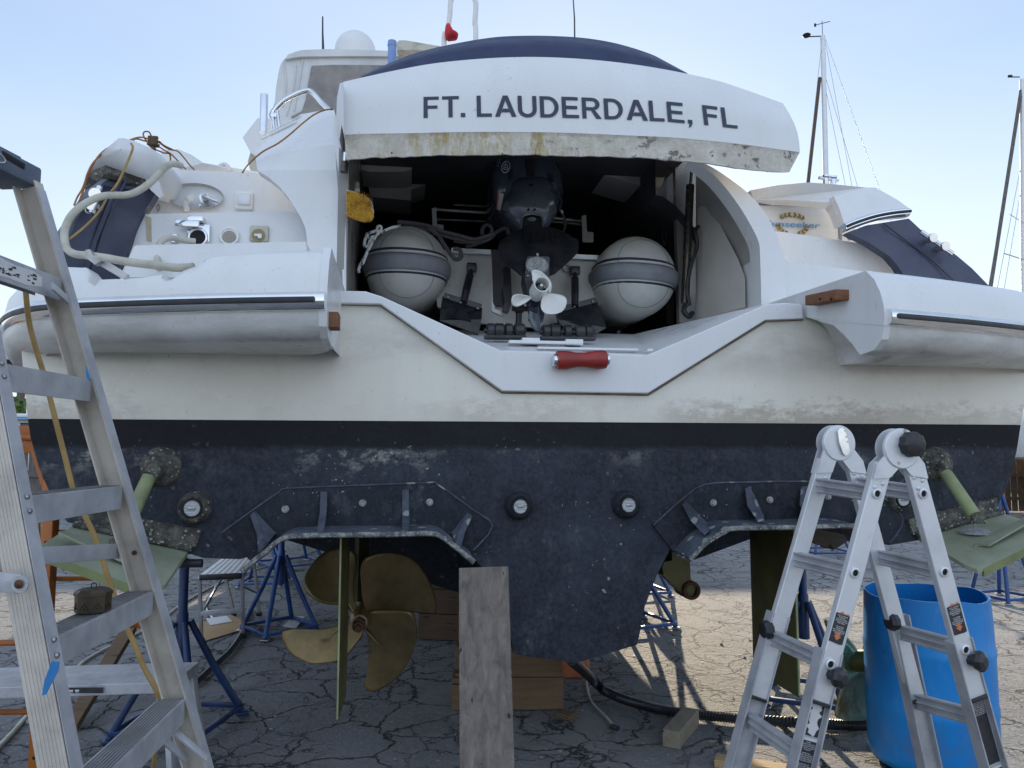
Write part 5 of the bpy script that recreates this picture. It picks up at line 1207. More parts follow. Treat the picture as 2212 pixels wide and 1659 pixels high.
# low aluminium work bench behind the old ladder
wbn = thing('work_platform', 'low aluminium work platform with warning strip, behind the old step ladder', 'work platform', G(250,1600))
a, b_ = W(-120,1478,3.55), W(405,1462,3.62)
mb = MB(); mb.beam(a, b_, .32, .05, V(0,1,0), .004); dk = mb.build('deck', MT['alu'], wbn, 0)
fr = V(0,-.161,0)
mb = MB(); s0 = a.lerp(b_, .52)+fr; s1 = a.lerp(b_, .73)+fr; mb.box((s0+s1)/2 + V(0,-.002,.002), ((s1-s0).length,.002,.024)); st2 = mb.build('warning_strip', MT['label_b'], dk, 0)
mb = MB()
for i in range(9):
    c = s0.lerp(s1, (i+.5)/9) + V(0,-.0035,.002); mb.box(c, ((s1-s0).length/13,.001,.006)); mb.box(c + V(0,0,-.006), ((s1-s0).length/16,.001,.003))
mb.build('strip_print', MT['label_w'], st2, 0)
for t, sg in ((.97,1),(.05,-1)):
    for dy in (-.13,.13):
        q0 = a.lerp(b_, t) + V(0,dy,-.02); q1 = V(q0.x + .07*sg, q0.y + dy*.35, .0); mb = MB(); mb.beam(q0, q1, .05, .025, V(0,1,0), .002); mb.build('leg', MT['alu'], wbn)
# blue barrel
bc = V((2014-CX)/F*3.95 - .085, 3.95, 0); RR = .302; H = .855
br = thing('plastic_barrel', 'blue plastic barrel with its top cut off, behind the articulated ladder', 'barrel', bc)
mb = MB(); n = 48; rows = []
prof = [(.0,.008),(.62,.006),(.86,.004),(.95,.02),(.99,.055),(1.0,.10),(1.0,.27),(1.012,.285),(1.012,.315),(1.0,.33),(1.0,.56),(1.012,.575),(1.012,.60),(1.0,.615),(.99,.74),(.975,.80),(.965,H)]
inner = [(.945,H),(.955,.80),(.97,.74),(.98,.5),(.98,.08),(.9,.03),(0,.03)]
for rr, z in prof + inner:
    row = []
    for k in range(n):
        a = 2*math.pi*k/n; zz = z + (.006*math.sin(3*a+1)+.004*math.sin(7*a) if z > .8 else 0); r_ = RR*max(rr,.001)*(1 + (.012*math.sin(2*a+.5) if z > .6 else 0)); row.append(V(bc.x + r_*math.cos(a), bc.y + r_*math.sin(a), zz))
    rows.append(row)
mb.grid(rows, True); mb.build('body', MT['barrel'], br, 50)
# spare propeller standing by the barrel
sp = thing('spare_propeller', 'green-tinged spare propeller on the ground between ladder and blue barrel', 'propeller', G(1845,1560))
hc = W(1861,1428,4.32)
mb = MB(); mb.lathe([(.045,-.09),(.062,0),(.055,.1),(.03,.1),(.03,-.09),(.045,-.09)], hc, V(.75,-.6,.25), 24); mb.build('hub', MT['rudder'], sp, 50)
spm = M('verdigris_bronze', (.27,.36,.27), (.18,.135,.06), 5, .5, .62, rough=.5, metal=.3)
for pts, dY in (([(1855,1452),(1880,1462),(1894,1500),(1888,1548),(1868,1556),(1830,1557),(1806,1549),(1803,1532),(1810,1500),(1820,1470),(1838,1458)], -.10), ([(1858,1436),(1846,1412),(1832,1393),(1818,1389),(1812,1402),(1815,1430),(1822,1458),(1840,1470),(1862,1468),(1872,1452)], .0), ([(1868,1440),(1862,1412),(1866,1390),(1870,1400),(1873,1430)], .12), ([(1862,1420),(1835,1380),(1800,1350),(1783,1338),(1782,1350),(1800,1385),(1840,1425)], .2)):
    P2 = smooth2(pts, 3, True); cx = sum(p[0] for p in P2)/len(P2); cy = sum(p[1] for p in P2)/len(P2); mb = MB()
    rows = [[W(lerp(cx,x,s_), lerp(cy,y,s_), 4.30 + dY + (x-cx)*s_*.0016 + .04*(1-s_*s_)) for x, y in P2] for s_ in (1,.8,.5,.25,.04)]
    R = mb.grid(rows, True); mb.f(R[-1]); o = mb.build('blade', spm, sp, 60); sm = o.modifiers.new('thickness','SOLIDIFY'); sm.thickness = .012

# loose grit, stones and paint chips on the ground
r = random.Random(21); mb = MB()
for k in range(5200):
    y = 2.4 + 9*r.random()**1.6; x = r.uniform(-.75, .75)*(y+1.2); s_ = r.uniform(.003,.009)*(2.2 if r.random() < .03 else 1); a = r.uniform(0,6.28)
    ux_, uy_ = V(math.cos(a),math.sin(a),0)*s_, V(-math.sin(a),math.cos(a),0)*s_*r.uniform(.5,1)
    c = V(x, y, .0); h = V(0,0,s_*r.uniform(.4,1.0)); q_ = [mb.v(c+ux_), mb.v(c+uy_), mb.v(c-ux_*.8), mb.v(c-uy_)]; t_ = mb.v(c+h+ux_*r.uniform(-.3,.3))
    for i in range(4): mb.f([q_[i], q_[(i+1)%4], t_])
gs = mb.build('grit', M('grit_stone', (.26,.26,.25), (.14,.14,.14), 30, rough=.9), None, 0, origin=(0,0,0)); gs['kind'] = 'stuff'; gs['label'] = 'loose grit scattered over the asphalt'
mb = MB()
for k in range(260):
    y = 2.8 + 4*r.random()**1.4; x = r.uniform(-.6, .7)*y; s_ = r.uniform(.005,.014); a = r.uniform(0,6.28)
    P = [V(x,y,.002) + V(math.cos(a+t),math.sin(a+t),0)*s_*r.uniform(.5,1) for t in (0,1.3,2.4,3.6,5)]
    mb.prism(P, V(0,0,.002))
gs = mb.build('paint_chips', M('paint_chip', (.45,.45,.44), (.10,.13,.2), 3, rough=.7), None, 0, origin=(0,0,0)); gs['kind'] = 'stuff'; gs['label'] = 'pale paint chips scattered under the yacht'
# ================================================================== OLD STEP LADDER (near left)
ld = thing('step_ladder', 'tall worn aluminium step ladder, nearest thing at the left edge', 'ladder', (-.9,1.7,0))
a0, a1 = W(100,560,1.90), W(345,1400,1.97); b0, b1 = W(26,1106,1.50), W(127,1659,1.43)
def onz(p, q_, z): t = (z-p.z)/(q_.z-p.z); return p + (q_-p)*t
def RA(z): return onz(a0, a1, z)
def RBz(z): return onz(b0, b1, z)
def channel(p0, p1, wd, dp, opening, mat='alu', name='rail'):      # C section, opening = direction of the flanges
    d = (p1-p0).normalized(); op = (opening - d*opening.dot(d)).normalized(); sx = d.cross(op).normalized()
    if sx.x < 0: sx = -sx
    mb = MB(); mb.beam(p0 - op*dp/2, p1 - op*dp/2, wd, .004, sx, .001); mb.beam(p0 + sx*(wd/2-.002), p1 + sx*(wd/2-.002), .004, dp, sx, .001); mb.beam(p0 - sx*(wd/2-.002), p1 - sx*(wd/2-.002), .004, dp, sx, .001)
    o = mb.build(name, MT[mat], ld, 0); return o, sx, op, d
SH = V(.007,0,0)
ra, sxA, opA, dA = channel(RA(.02)+SH, RA(2.29)+SH, .060, .034, V(0,-1,0), 'alu_web')
rb, sxB, opB, dB = channel(RBz(.02)+SH*.2, RBz(2.29)+SH*.2, .056, .034, V(0,1,0), 'alu_web')
mb = MB()
for k in range(-3, 4):
    mb.beam(RBz(.03) - opB*.0195 + sxB*k*.007 + SH*.2, RBz(2.25) - opB*.0195 + sxB*k*.007 + SH*.2, .0025, .0015, sxB)
mb.build('rail_ribbing', MT['alu_web'], rb, 0)
for R_, nm_, s0_, sx_ in ((RA, ra, SH, sxA), (RBz, rb, SH*.2, sxB)):
    mb = MB(); mb.beam(R_(.03)+s0_+sx_*.0315, R_(2.27)+s0_+sx_*.0315, .0015, .036, sx_); mb.build('flange', MT['alu'], nm_, 0)
for z in (.15,.42,.69,.96,1.235,1.505,1.78,2.04):
    A, Bp = RA(z), RBz(z); A = A + opA*.0 + V(0,-.017,0); Bp = Bp + V(0,.017,0); fx = V(.034,0,0)
    mb = MB(); ax = (A-Bp).normalized(); sx = V(ax.y, -ax.x, 0).normalized()
    dz = V(0,0,0)
    mb.beam(Bp - Zu*.003, A - Zu*.003, .066, .006, sx); 
    mb.beam(Bp + sx*.033 - Zu*.029, A + sx*.033 - Zu*.029, .004, .058, sx, .001); mb.beam(Bp - sx*.033 - Zu*.022, A - sx*.033 - Zu*.022, .004, .044, sx, .001)
    s_ = mb.build('step', MT['alu'], ld, 0)
    mb = MB()
    for k in range(-4, 4): mb.beam(Bp + sx*(k*.0075+.003) + Zu*.0008, A + sx*(k*.0075+.003) + Zu*.0008, .0025, .002, sx)
    mb.build('tread_grooves', MT['steel'], s_, 0)
    for P_, dd in ((RA(z-.012), sxA), (RA(z-.040), sxA), (RBz(z-.012), sxB), (RBz(z-.040), sxB)):
        mb = MB(); mb.lathe([(0,.003),(.004,.0025),(.006,0)], P_ + dd*.036, dd, 10); mb.build('rivet', MT['steel'], s_, 50)
# back legs, spreader, braces
for R_, y_ in ((RA, 1), (RBz, -1)):
    mb = MB(); t_ = R_(2.27) + V(-.10,0,0); f_ = V(R_(0).x - 1.25, R_(0).y + .06*y_, .01); mb.beam(t_, f_, .05, .025, V(0,1,0), .002); mb.build('back_leg', MT['alu'], ld)
mb = MB(); mb.beam(W(-90,1248,1.39), W(44,1262,1.40), .004, .036, V(0,1,0), .001); mb.cyl(W(44,1262,1.397), V(0,1,0), .0158, .004, 18); sb = mb.build('spreader_bar', MT['alu'], ld)
mb = MB(); mb.lathe([(0,.005),(.005,.004),(.0085,0)], W(40,1262,1.392), V(0,-1,0), 14); mb.build('rivet', MT['rust'], sb, 50)
mb = MB(); mb.beam(RBz(1.395) - sxB*.03, RA(1.345) - sxA*.03, .006, .038, V(1,0,0), .002); mb.build('back_brace', MT['alu'], ld)
for p_, q_ in ((W(342,1588,1.86), W(403,1640,1.95)), (W(372,1576,1.93), W(449,1640,1.945)), (W(112,617,1.80), W(146,648,1.87))):
    mb = MB(); mb.beam(p_, q_, .006, .022, V(1,0,.3), .001); mb.build('corner_brace', MT['alu'], ld)
mb = MB(); c = RA(1.33) - opA*.012; mb.cyl(W(290,1194,1.965), V(0,1,0), .006, .004, 12); mb.build('rivet', MT['rust'], ra)
# plastic top cap with maker's oval
A, Bp = RA(2.315) + V(.0,.03,0), RBz(2.315) + V(-.0,-.05,0)
A = W(48,388,1.93); Bp = V(A.x-.045, 1.44, A.z)
ax = (A-Bp).normalized(); sx = V(ax.y, -ax.x, 0).normalized()
mb = MB(); mb.beam(Bp, A + ax*.0, .115, .058, sx, .008)
cap_ = mb.build('top_cap', M('cap_plastic', (.08,.11,.16), (.15,.18,.22), 8, rough=.6, bump=.2), ld, 40)
mb = MB(); mb.beam(Bp + Zu*.032, A - ax*.06 + Zu*.032, .09, .010, sx, .004); mb.build('cap_tray', cap_.data.materials[0], cap_, 40)
mb = MB(); mb.beam(A - ax*.14 + sx*.058 + Zu*.013, A - ax*.065 + sx*.058 + Zu*.008, .003, .016, sx, .001); mb.build('cap_slot', MT['black'], cap_, 40)
oc = A - ax*.20 + sx*.059 - Zu*.002
mb = MB(); mb.tube([oc + ax*.070*math.cos(t) + Zu*.017*math.sin(t) for t in [2*math.pi*k/36 for k in range(36)]], .0016, 6, closed=True); mb.build('maker_oval', MT['label_w'], cap_, 60)
mb = MB(); write(mb, 'WERNER', lambda x, y: oc + ax*(x-.5)*.105 + Zu*(y-.5)*.015 + sx*.001, .03); mb.build('maker_name', MT['label_w'], cap_, 0)
# tape and labels on the ladder
mb = MB(); mb.prism([W(x, y, Y_) for x, y, Y_ in ((113,1428,1.405),(129,1430,1.405),(127,1446,1.403),(100,1500,1.397),(92,1502,1.397),(97,1470,1.401))], V(0,-.002,0)); mb.build('blue_tape', MT['tape_blue'], rb, 0)
mb = MB(); mb.prism([W(x, y, 1.895) for x, y in ((186,790),(190,802),(197,822),(190,823),(187,812))], V(0,-.002,0)); mb.build('blue_tape', MT['tape_blue'], ra, 0)
z = 2.04; A2, B2 = RA(z), RBz(z); ax2 = (A2-B2).normalized(); sx2 = V(ax2.y, -ax2.x, 0).normalized(); lc = A2 - ax2*.20 + sx2*.0352 - Zu*.028
mb = MB(); mb.prism([lc + ax2*a + Zu*b_ for a, b_ in ((-.09,.02),(-.05,.022),(.0,.017),(.06,.02),(.10,.012),(.102,-.012),(.04,-.02),(-.03,-.018),(-.085,-.022))], sx2*.0006); lb = mb.build('worn_label', MT['label_w'], ld, 0)
mb = MB(); r = random.Random(4)
for k in range(26): c = lc + ax2*r.uniform(-.07,.08) + Zu*r.uniform(-.012,.012) + sx2*.0012; mb.beam(c, c + ax2*r.uniform(.004,.014), .0004, r.uniform(.002,.005), sx2)
mb.build('label_print', MT['label_b'], lb, 0)
# brown tin box on a step
bx = W(200,1323,1.70); bz = 1.237; bx = V(bx.x, bx.y, bz)
tb = thing('tin_box', 'small octagonal brown tin box on a step of the old ladder', 'tin box', bx)
mb = MB(); RT = .0395
mb.lathe([(0,.001),(RT*.93,.001),(RT*.95,.006),(RT*.93,.012),(RT*.95,.040),(0,.040)], bx, Zu, 8, ref=V(1,.4,0)); mb.build('box_body', MT['tin'], tb, 20)
mb = MB(); mb.lathe([(RT*.93,.036),(RT*1.0,.037),(RT*1.0,.044),(RT*.8,.050),(RT*.3,.053),(0,.053)], bx, Zu, 8, ref=V(1,.4,0)); li = mb.build('lid', MT['tin'], tb, 20)
mb = MB(); mb.tube([bx + V(.006*math.cos(t), 0, .057+.006*math.sin(t)) for t in [2*math.pi*k/14 for k in range(14)]], .0014, 6, closed=True); mb.build('ring_pull', MT['tin'], li)
mb = MB()
for k in range(8):
    a = math.atan2(.4,1) + math.pi/4*(k+.5); n_ = V(math.cos(a), math.sin(a), 0); t_ = V(-math.sin(a), math.cos(a), 0)
    for dx, dz in ((-.008,.011),(.008,.011),(0,.011),(-.004,.016),(.004,.016),(0,.021)): mb.cyl(bx + n_*RT*.885 + t_*dx + Zu*dz, n_, .0016, .002, 6)
mb.build('punched_hole', MT['black'], tb, 0)
# ================================================================== ARTICULATED LADDER (right)
al = thing('articulated_ladder', 'silver articulated ladder standing open in front of the blue barrel', 'ladder', (1.28,2.6,0))
rdir = V(-.196,.98,0).normalized(); pl = V(rdir.y, -rdir.x, 0)
PN0 = W(1938,968,2.45); PF0 = W(1805,958,2.77)
def onpl(px, py, P0): d = ray(px, py); t = (P0-EYE).dot(rdir)/d.dot(rdir); return EYE + d*t
def toground(a, b_, z=.0): return a + (b_-a)*((z-a.z)/(b_.z-a.z))
rails = {}
for nm, P0, top, mid, low, w1, w2, ysl in (('N1',PN0,(1905,1003),(1793,1406),(1735,1655),.063,.072,1398),('N2',PN0,(1969,1000),(2072,1381),(2149,1659),.063,.072,1383),('F1',PF0,(1783,995),(1683,1326),(1593,1659),.063,.070,1335),('F2',PF0,(1840,995),(1940,1331),(2010,1656),.063,.070,1345)):
    a, m_, l_ = onpl(*top, P0), onpl(*mid, P0), onpl(*low, P0); g_ = toground(m_, l_)
    ax = (m_-a).normalized(); sx = ax.cross(rdir).normalized()
    if sx.x < 0: sx = -sx
    mb = MB(); endp = m_ + (l_-m_)*(.45 if nm[0] == 'N' else .55); mb.beam(a, endp, w1, .026, sx, .003); r1 = mb.build('rail', MT['alu2'], al, 0)
    mb = MB(); st0 = m_ + (l_-m_)*(.0); off = rdir*.003
    bx_ = (l_-m_).normalized(); sx3 = bx_.cross(rdir).normalized(); sx3 = sx3 if sx3.x > 0 else -sx3
    back = rdir*(.016)
    mb.beam(st0 + back, g_ + back, w2, .028, sx3, .002)
    lipL = MB()
    for s_ in (-1, 1): mb.beam(st0 + sx3*s_*(w2/2-.002) - rdir*.004, g_ + sx3*s_*(w2/2-.002) - rdir*.004, .005, .030, sx3, .001)
    o = mb.build('outer_rail', MT['alu'], al, 0); rails[nm] = (a, m_, l_, g_, sx, ax, sx3, bx_)
    mb = MB(); mb.box(endp - rdir*.004, (.060,.034,.012), Matrix((sx, rdir, -ax)).transposed(), .002); mb.build('end_plug', MT['blackpl'], r1)
    mb = MB(); mb.box(g_ + Zu*.025, (.085,.045,.05), None, .006); mb.build('rubber_foot', MT['blackpl'], o)
def on(nm, y):   # point of a rail's middle line at photo height y
    a, m_, l_, g_ = rails[nm][:4]
    def yof(p):
        q_ = p-EYE; c, s = math.cos(PITCH), math.sin(PITCH); zc = -s*q_.y + c*q_.z; yc = c*q_.y + s*q_.z; return CY - F*zc/yc
    for p, q_ in ((a, m_), (m_, l_), (l_, g_)):
        y0, y1 = yof(p), yof(q_)
        if y <= y1 or q_ is g_:
            lo, hi = 0.0, 1.0
            for _ in range(24):
                mid_ = (lo+hi)/2
                if yof(p.lerp(q_, mid_)) < y: lo = mid_
                else: hi = mid_
            return p.lerp(q_, (lo+hi)/2)
for f_, n_, pairs in (('F1','N1',((1048,1066),(1207,1236),(1377,1432),(1556,1639))), ('F2','N2',((1046,1066),(1203,1234),(1365,1401),(1514,1553)))):
    for i, (yf, yn) in enumerate(pairs):
        p, q_ = on(f_, yf), on(n_, yn); hz = .026; d = (q_-p).normalized(); side = d.cross(Zu).normalized(); side = side if side.y < 0 else -side
        up_ = side.cross(d).normalized(); up_ = up_ if up_.z > 0 else -up_
        rw = p + (q_-p)*.03; rq = p + (q_-p)*.97; rows = []
        prof_ = [(.012,.024),(.016,.027),(.018,.022),(.012,.014),(.013,.006),(.020,.0),(.013,-.006),(.012,-.016),(.018,-.022),(.012,-.027),(-.012,-.026),(-.016,-.01),(-.016,.012),(-.012,.026)]
        mb = MB(); R = mb.grid([[e + side*x_ + up_*y_ for x_, y_ in prof_] for e in (rw, rq)], True); mb.f(R[0]); mb.f(R[-1][::-1]); mb.build('rung', MT['alu'], al, 25)
        if i < 3:
            mb = MB(); mb.lathe([(.010,.0),(.017,0),(.017,.006),(.012,.008),(.010,.004)], on(n_, yn) - rdir*.013, -rdir, 20); eye_ = mb.build('rung_end', MT['alu2'], al, 40)
            mb = MB(); mb.lathe([(0,0),(.0105,0)], on(n_, yn) - rdir*.0140, -rdir, 16); mb.build('bore', MT['black'], eye_, 0)
for P0, (cx_, cy_), k, nm in ((PN0,(1938,970),1.0,'N'),(PF0,(1805,958),1.0,'F')):
    c = onpl(cx_, cy_, P0); mb = MB(); Rr = .068
    arcp = [c + pl*Rr*math.cos(t) + Zu*Rr*math.sin(t) for t in [math.radians(q_) for q_ in range(-20, 201, 10)]]
    L1, L2 = rails[nm+'1'][0], rails[nm+'2'][0]; s1, s2 = rails[nm+'1'][5], rails[nm+'2'][5]; x1, x2 = rails[nm+'1'][4], rails[nm+'2'][4]
    P = arcp + [L1 - x1*.032 + s1*.01, L1 - x1*.030 + s1*.06, L1 + x1*.028 + s1*.035, c + pl*-.012 - Zu*.062, c + pl*.012 - Zu*.062, L2 - x2*.028 + s2*.035, L2 + x2*.030 + s2*.06, L2 + x2*.032 + s2*.01]
    mb.prism([p - rdir*.020 for p in P], rdir*.006); mb.prism([p + rdir*.014 for p in P], rdir*.006); hg = mb.build('hinge', MT['alu2'], al, 30)
    mb = MB(); mb.lathe([(.0,.0),(Rr*.93,0),(Rr*.95,.003),(Rr*.90,.006),(Rr*.6,.006),(0,.006)], c - rdir*.019, -rdir, 32); mb.build('hinge_disc', MT['alu2'], hg, 40)
    for La, xx, ss in ((L1, x1, s1), (L2, x2, s2)):
        for dx, dd in ((-.015,.045),(.012,.062),(-.012,.082)):
            mb = MB(); mb.lathe([(0,.004),(.005,.0035),(.008,0)], La + xx*dx + ss*dd - rdir*.0135, -rdir, 12); mb.build('rivet', MT['alu2'], hg, 50)
    if nm == 'N':
        c2 = onpl(1953,960,P0) - rdir*.02; mb = MB(); rr = .041; rows = []
        for r_, h_ in ((1,0),(1,.022),(.94,.032),(.8,.036),(.01,.036)):
            rows.append([c2 - rdir*h_ + (pl*math.cos(t) + Zu*math.sin(t))*rr*r_*(1+.03*(1 if i % 4 < 2 else -1)*(r_ > .5)) for i, t in enumerate([2*math.pi*k_/40 for k_ in range(40)])])
        mb.grid(rows, True); mb.build('lock_knob', MT['blackpl'], hg, 40)
        mb = MB(); mb.cyl(onpl(1944,931,P0) - rdir*.022, rdir, .006, .01, 12); mb.cyl(onpl(1930,1000,P0) - rdir*.022, rdir, .006, .008, 12); mb.build('pin', MT['steel'], hg)
    else:
        c2 = onpl(1810,954,P0) - rdir*.035; tl = (Zu*.97 - pl*.22).normalized(); tw_ = tl.cross(rdir).normalized()
        mb = MB(); P = [c2 + tl*a_ + tw_*b_ for a_, b_ in ((.050,.004),(.042,.014),(0,.019),(-.040,.014),(-.052,.006),(-.050,-.006),(-.040,-.015),(0,-.019),(.042,-.014),(.050,-.006))]
        mb.prism(P, rdir*.014); mb.cyl(c2 + rdir*.02, rdir, .016, .03, 16); kh = mb.build('lock_handle', MT['chrome'], hg, 30)
        mb = MB(); sheet_text(mb, ['^','o','v'], c2 + tl*.040 - tw_*.008 - rdir*.001, tw_ if tw_.x > 0 else -tw_, tl, .014, .010, 1.9); mb.build('handle_mark', MT['steel'], kh, 0)
# sliding lock knobs
for nm, y, mat_ in (('N1',1452,'blackpl'),('N2',1426,'blackpl')):
    a, m_, l_, g_, sx, ax, sx3, bx_ = rails[nm]; c = on(nm, y) + sx3*(.020 if nm == 'N1' else .018) - rdir*.030
    mb = MB(); d = (sx3*.35 - rdir*.9).normalized(); mb.lathe([(0,-.03),(.018,-.028),(.019,-.005),(.031,.0),(.034,.010),(.030,.022),(.016,.029),(0,.030)], c, d, 8); kn = mb.build('slide_knob', MT[mat_], al, 20)
for nm, y in (('F1',1366),('F2',1338)):
    c = on(nm, y) - rails[nm][6]*.036 - rdir*.005; mb = MB(); mb.lathe([(0,-.02),(.03,-.018),(.034,.0),(.026,.014),(0,.016)], c, -pl, 10); mb.build('slide_knob', MT['blackpl'], al, 30)
mb = MB()
# warning labels
WARN = ['LAST LOCKING', 'POSITION', 'DO NOT EXTEND', 'OUTER RAIL BEYOND', 'THIS POINT', '', 'LA ULTIMA', 'POSICION', 'NO EXTIENDA EL', 'RIEL EXTERIOR', 'MAS ALLA']
for nm, y0, y1 in (('N1',1325,1386),('N2',1306,1366)):
    a, m_, l_, g_, sx, ax, sx3, bx_ = rails[nm]; p, q_ = on(nm, y0), on(nm, y1); o_ = p - rdir*.0142; wd = .050; L = (q_-p).length
    mb = MB(); mb.prism([o_ - sx*wd/2, o_ + sx*wd/2, o_ + sx*wd/2 + ax*L, o_ + sx*wd*.3 + ax*(L*1.02), o_ - sx*wd/2 + ax*L], -rdir*.0004); lb = mb.build('warning_label', MT['label_b'], al, 0)
    mb = MB(); sheet_text(mb, WARN, o_ - sx*wd*.44 - rdir*.0009 + ax*.004, sx, -ax, wd*.88, .0040, 1.42, .012); mb.build('label_text', MT['label_w'], lb, 0)
    mb = MB(); c = o_ + ax*(L-.026) - rdir*.0009; mb.prism([c + sx*x_ + ax*y_ for x_, y_ in ((-.007,-.008),(.007,-.008),(.007,.004),(.014,.004),(0,.018),(-.014,.004),(-.007,.004))], -rdir*.0003); mb.build('arrow', MT['label_o'], lb, 0)
    mb = MB(); mb.prism([o_ - sx*wd*.3, o_ - sx*wd*.05 - ax*.008, o_ + sx*wd*.1 - ax*.002, o_ + sx*wd*.42 - ax*.006, o_ + sx*wd*.45, ], -rdir*.0004); mb.build('torn_corner', MT['label_o'], lb, 0)
SM = ['DANGER', 'FAILURE TO READ AND', 'FOLLOW INSTRUCTIONS', 'MAY RESULT IN INJURY', 'OR DEATH', '', 'INSPECTION', '1 INSPECT UPON RECEIPT', 'AND BEFORE EACH USE', '2 NEVER CLIMB A DAMAGED', 'BENT OR BROKEN LADDER', '', 'PROPER SET UP', '1 KEEP ALL FEET LEVEL', '2 DO NOT USE IN WINDS', '3 KEEP SHOES CLEAN', '4 FACE THE LADDER', '5 KEEP BODY CENTERED', '6 DO NOT OVERREACH', '7 DO NOT STAND ABOVE', 'THIRD RUNG FROM TOP']
for nm, y0, y1, rag in (('N1',1487,1590,True),('N1',1594,1690,False),('N2',1462,1650,False),('N2',1656,1740,False)):
    a, m_, l_, g_, sx, ax, sx3, bx_ = rails[nm]; p, q_ = on(nm, y0), on(nm, y1); o_ = p + rdir*.0012; wd = .054; L = (q_-p).length
    mb = MB(); mb.prism([o_ - sx3*wd/2, o_ + sx3*wd/2, o_ + sx3*wd/2 + bx_*L, o_ - sx3*wd/2 + bx_*L], -rdir*.0004); lb = mb.build('instruction_label', MT['label_b'], al, 0)
    if rag:
        r = random.Random(8); P = []
        n = 16
        for i in range(n): P.append(o_ - sx3*wd*(.30 + r.uniform(-.16,.18)) + bx_*L*i/n)
        for i in range(n, -1, -1): P.append(o_ + sx3*wd*(.34 + r.uniform(-.14,.14)) + bx_*L*i/n)
        mb = MB(); mb.prism([x_ - rdir*.0006 for x_ in P], -rdir*.0003); mb.build('torn_backing', MT['label_w'], lb, 0)
    else:
        mb = MB(); sheet_text(mb, SM, o_ - sx3*wd*.46 - rdir*.0009 + bx_*.012, sx3, -bx_, wd*.92, .0036, 1.55, .01); mb.build('label_text', MT['label_w'], lb, 0)
        mb = MB(); mb.prism([o_ - sx3*wd/2 - rdir*.0006, o_ + sx3*wd/2 - rdir*.0006, o_ + sx3*wd/2 - rdir*.0006 + bx_*.009, o_ - sx3*wd/2 - rdir*.0006 + bx_*.009], -rdir*.0003); mb.build('label_header', MT['label_w'], lb, 0)
# ================================================================== DINGHY AND OUTBOARD IN THE GARAGE
dg = thing('inflatable_dinghy', 'grey inflatable dinghy stowed stern-out in the garage', 'inflatable boat', BP(.3,1.2,2.3))
def tube_end(cx_, cy_, R_, tilt, name):
    c = B(cx_, cy_, 1.02); rs_ = R_*( (c-EYE).length*0 + (B(cx_+100, cy_, 1.02)-c).length/100 )
    prof = [(.02,-.22)] + [(math.sin(a)**.82, -.22 + .22*(1-math.cos(a))) for a in [math.radians(q_) for q_ in (10,20,32,45,58,70,80,90)]] + [(1.0,.25),(.97,.6)]
    mb = MB(); R = []
    for r_, h_ in prof:
        R.append([c + BN*h_ + (BE*math.cos(2*math.pi*k/48) + Zu*math.sin(2*math.pi*k/48))*rs_*r_ for k in range(48)])
    mb.grid(R, True); o = mb.build('tube', MT['hyp'], dg, 60)
    # strake round the widest line, swelling proud of the tube, with two navy stripes
    dz0 = {'strake': (-.25, .15, 1.0, 'hyp_dk'), 's1': (.215,.275,.6,'hyp_navy'), 's2': (-.335,-.285,.6,'hyp_navy')}
    for kk, (za, zb_, pr, m_) in dz0.items():
        mb = MB(); rows = []
        for i in range(7):
            zz = lerp(za, zb_, i/6); bulge = .055*math.sin(math.pi*i/6)**.5 if kk == 'strake' else .012*math.sin(math.pi*i/6)
            if kk == 'strake': bulge = .012 + .035*(1 if i in (2,3,4,5) else .1)
            row = []
            # walk round the end: x from -1..1 along the section at height zz
            for j in range(33):
                a = math.radians(lerp(-90, 90, j/32)); # plan angle
                rad = math.sqrt(max(.05, 1-zz*zz))
                x_ = rad*math.sin(a); rr = min(.999, math.sqrt(x_*x_+zz*zz))
                # depth of the dome at that radius
                th = math.asin(min(1, rr**(1/.82))); h_ = -.22 + .22*(1-math.cos(th))
                nrm = (BE*x_ - BN*max(.05, math.cos(a))*.9).normalized()
                row.append(c + BE*(x_*rs_ - (tilt*zz*0)) + Zu*(zz*rs_ - tilt*x_*rs_) + BN*h_ + nrm*bulge*rs_*1.4)
            row = [row[0] + BN*.5] + row + [row[-1] + BN*.5]
            rows.append(row)
        mb.grid(rows); q_ = mb.build('rubbing_strake' if kk == 'strake' else 'stripe', MT[m_], o, 50)
        if kk == 'strake': sm = q_.modifiers.new('thickness','SOLIDIFY'); sm.thickness = .01
    for ell in ((.62,.30,.05,.50),(.62,-.34,-.05,.45)):
        mb = MB(); P = []
        for j in range(25):
            a = math.pi*j/24; x_ = ell[0]*math.cos(a); z_ = ell[1]*0 + (math.sin(a)*.60 + .20 if ell[1] > 0 else -(math.sin(a)*.52 + .32))
            rr = min(.995, math.hypot(x_, z_)); th = math.asin(min(1, rr**(1/.82))); h_ = -.22 + .22*(1-math.cos(th)); P.append(c + BE*x_*rs_ + Zu*z_*rs_ + BN*(h_-.002))
        mb.tube(P, .0018, 5); mb.build('seam', MT['hyp_dk'], o)
    return o
tube_end(879,579,89,.02,'a'); tube_end(1371,600,84,.05,'b')
MT['ding_w'] = M('dinghy_transom_white', (.50,.49,.46), (.33,.32,.29), 4, .48, .72, rough=.45)
mb = MB(); P = [B(x, y, 1.12) for x, y in ((955,540),(1062,543),(1290,551),(1320,560),(1310,650),(1240,690),(1150,707),(1020,697),(945,662),(940,600))]; mb.prism(P, BN*.05); tr_ = mb.build('transom', MT['ding_w'], dg, 0)
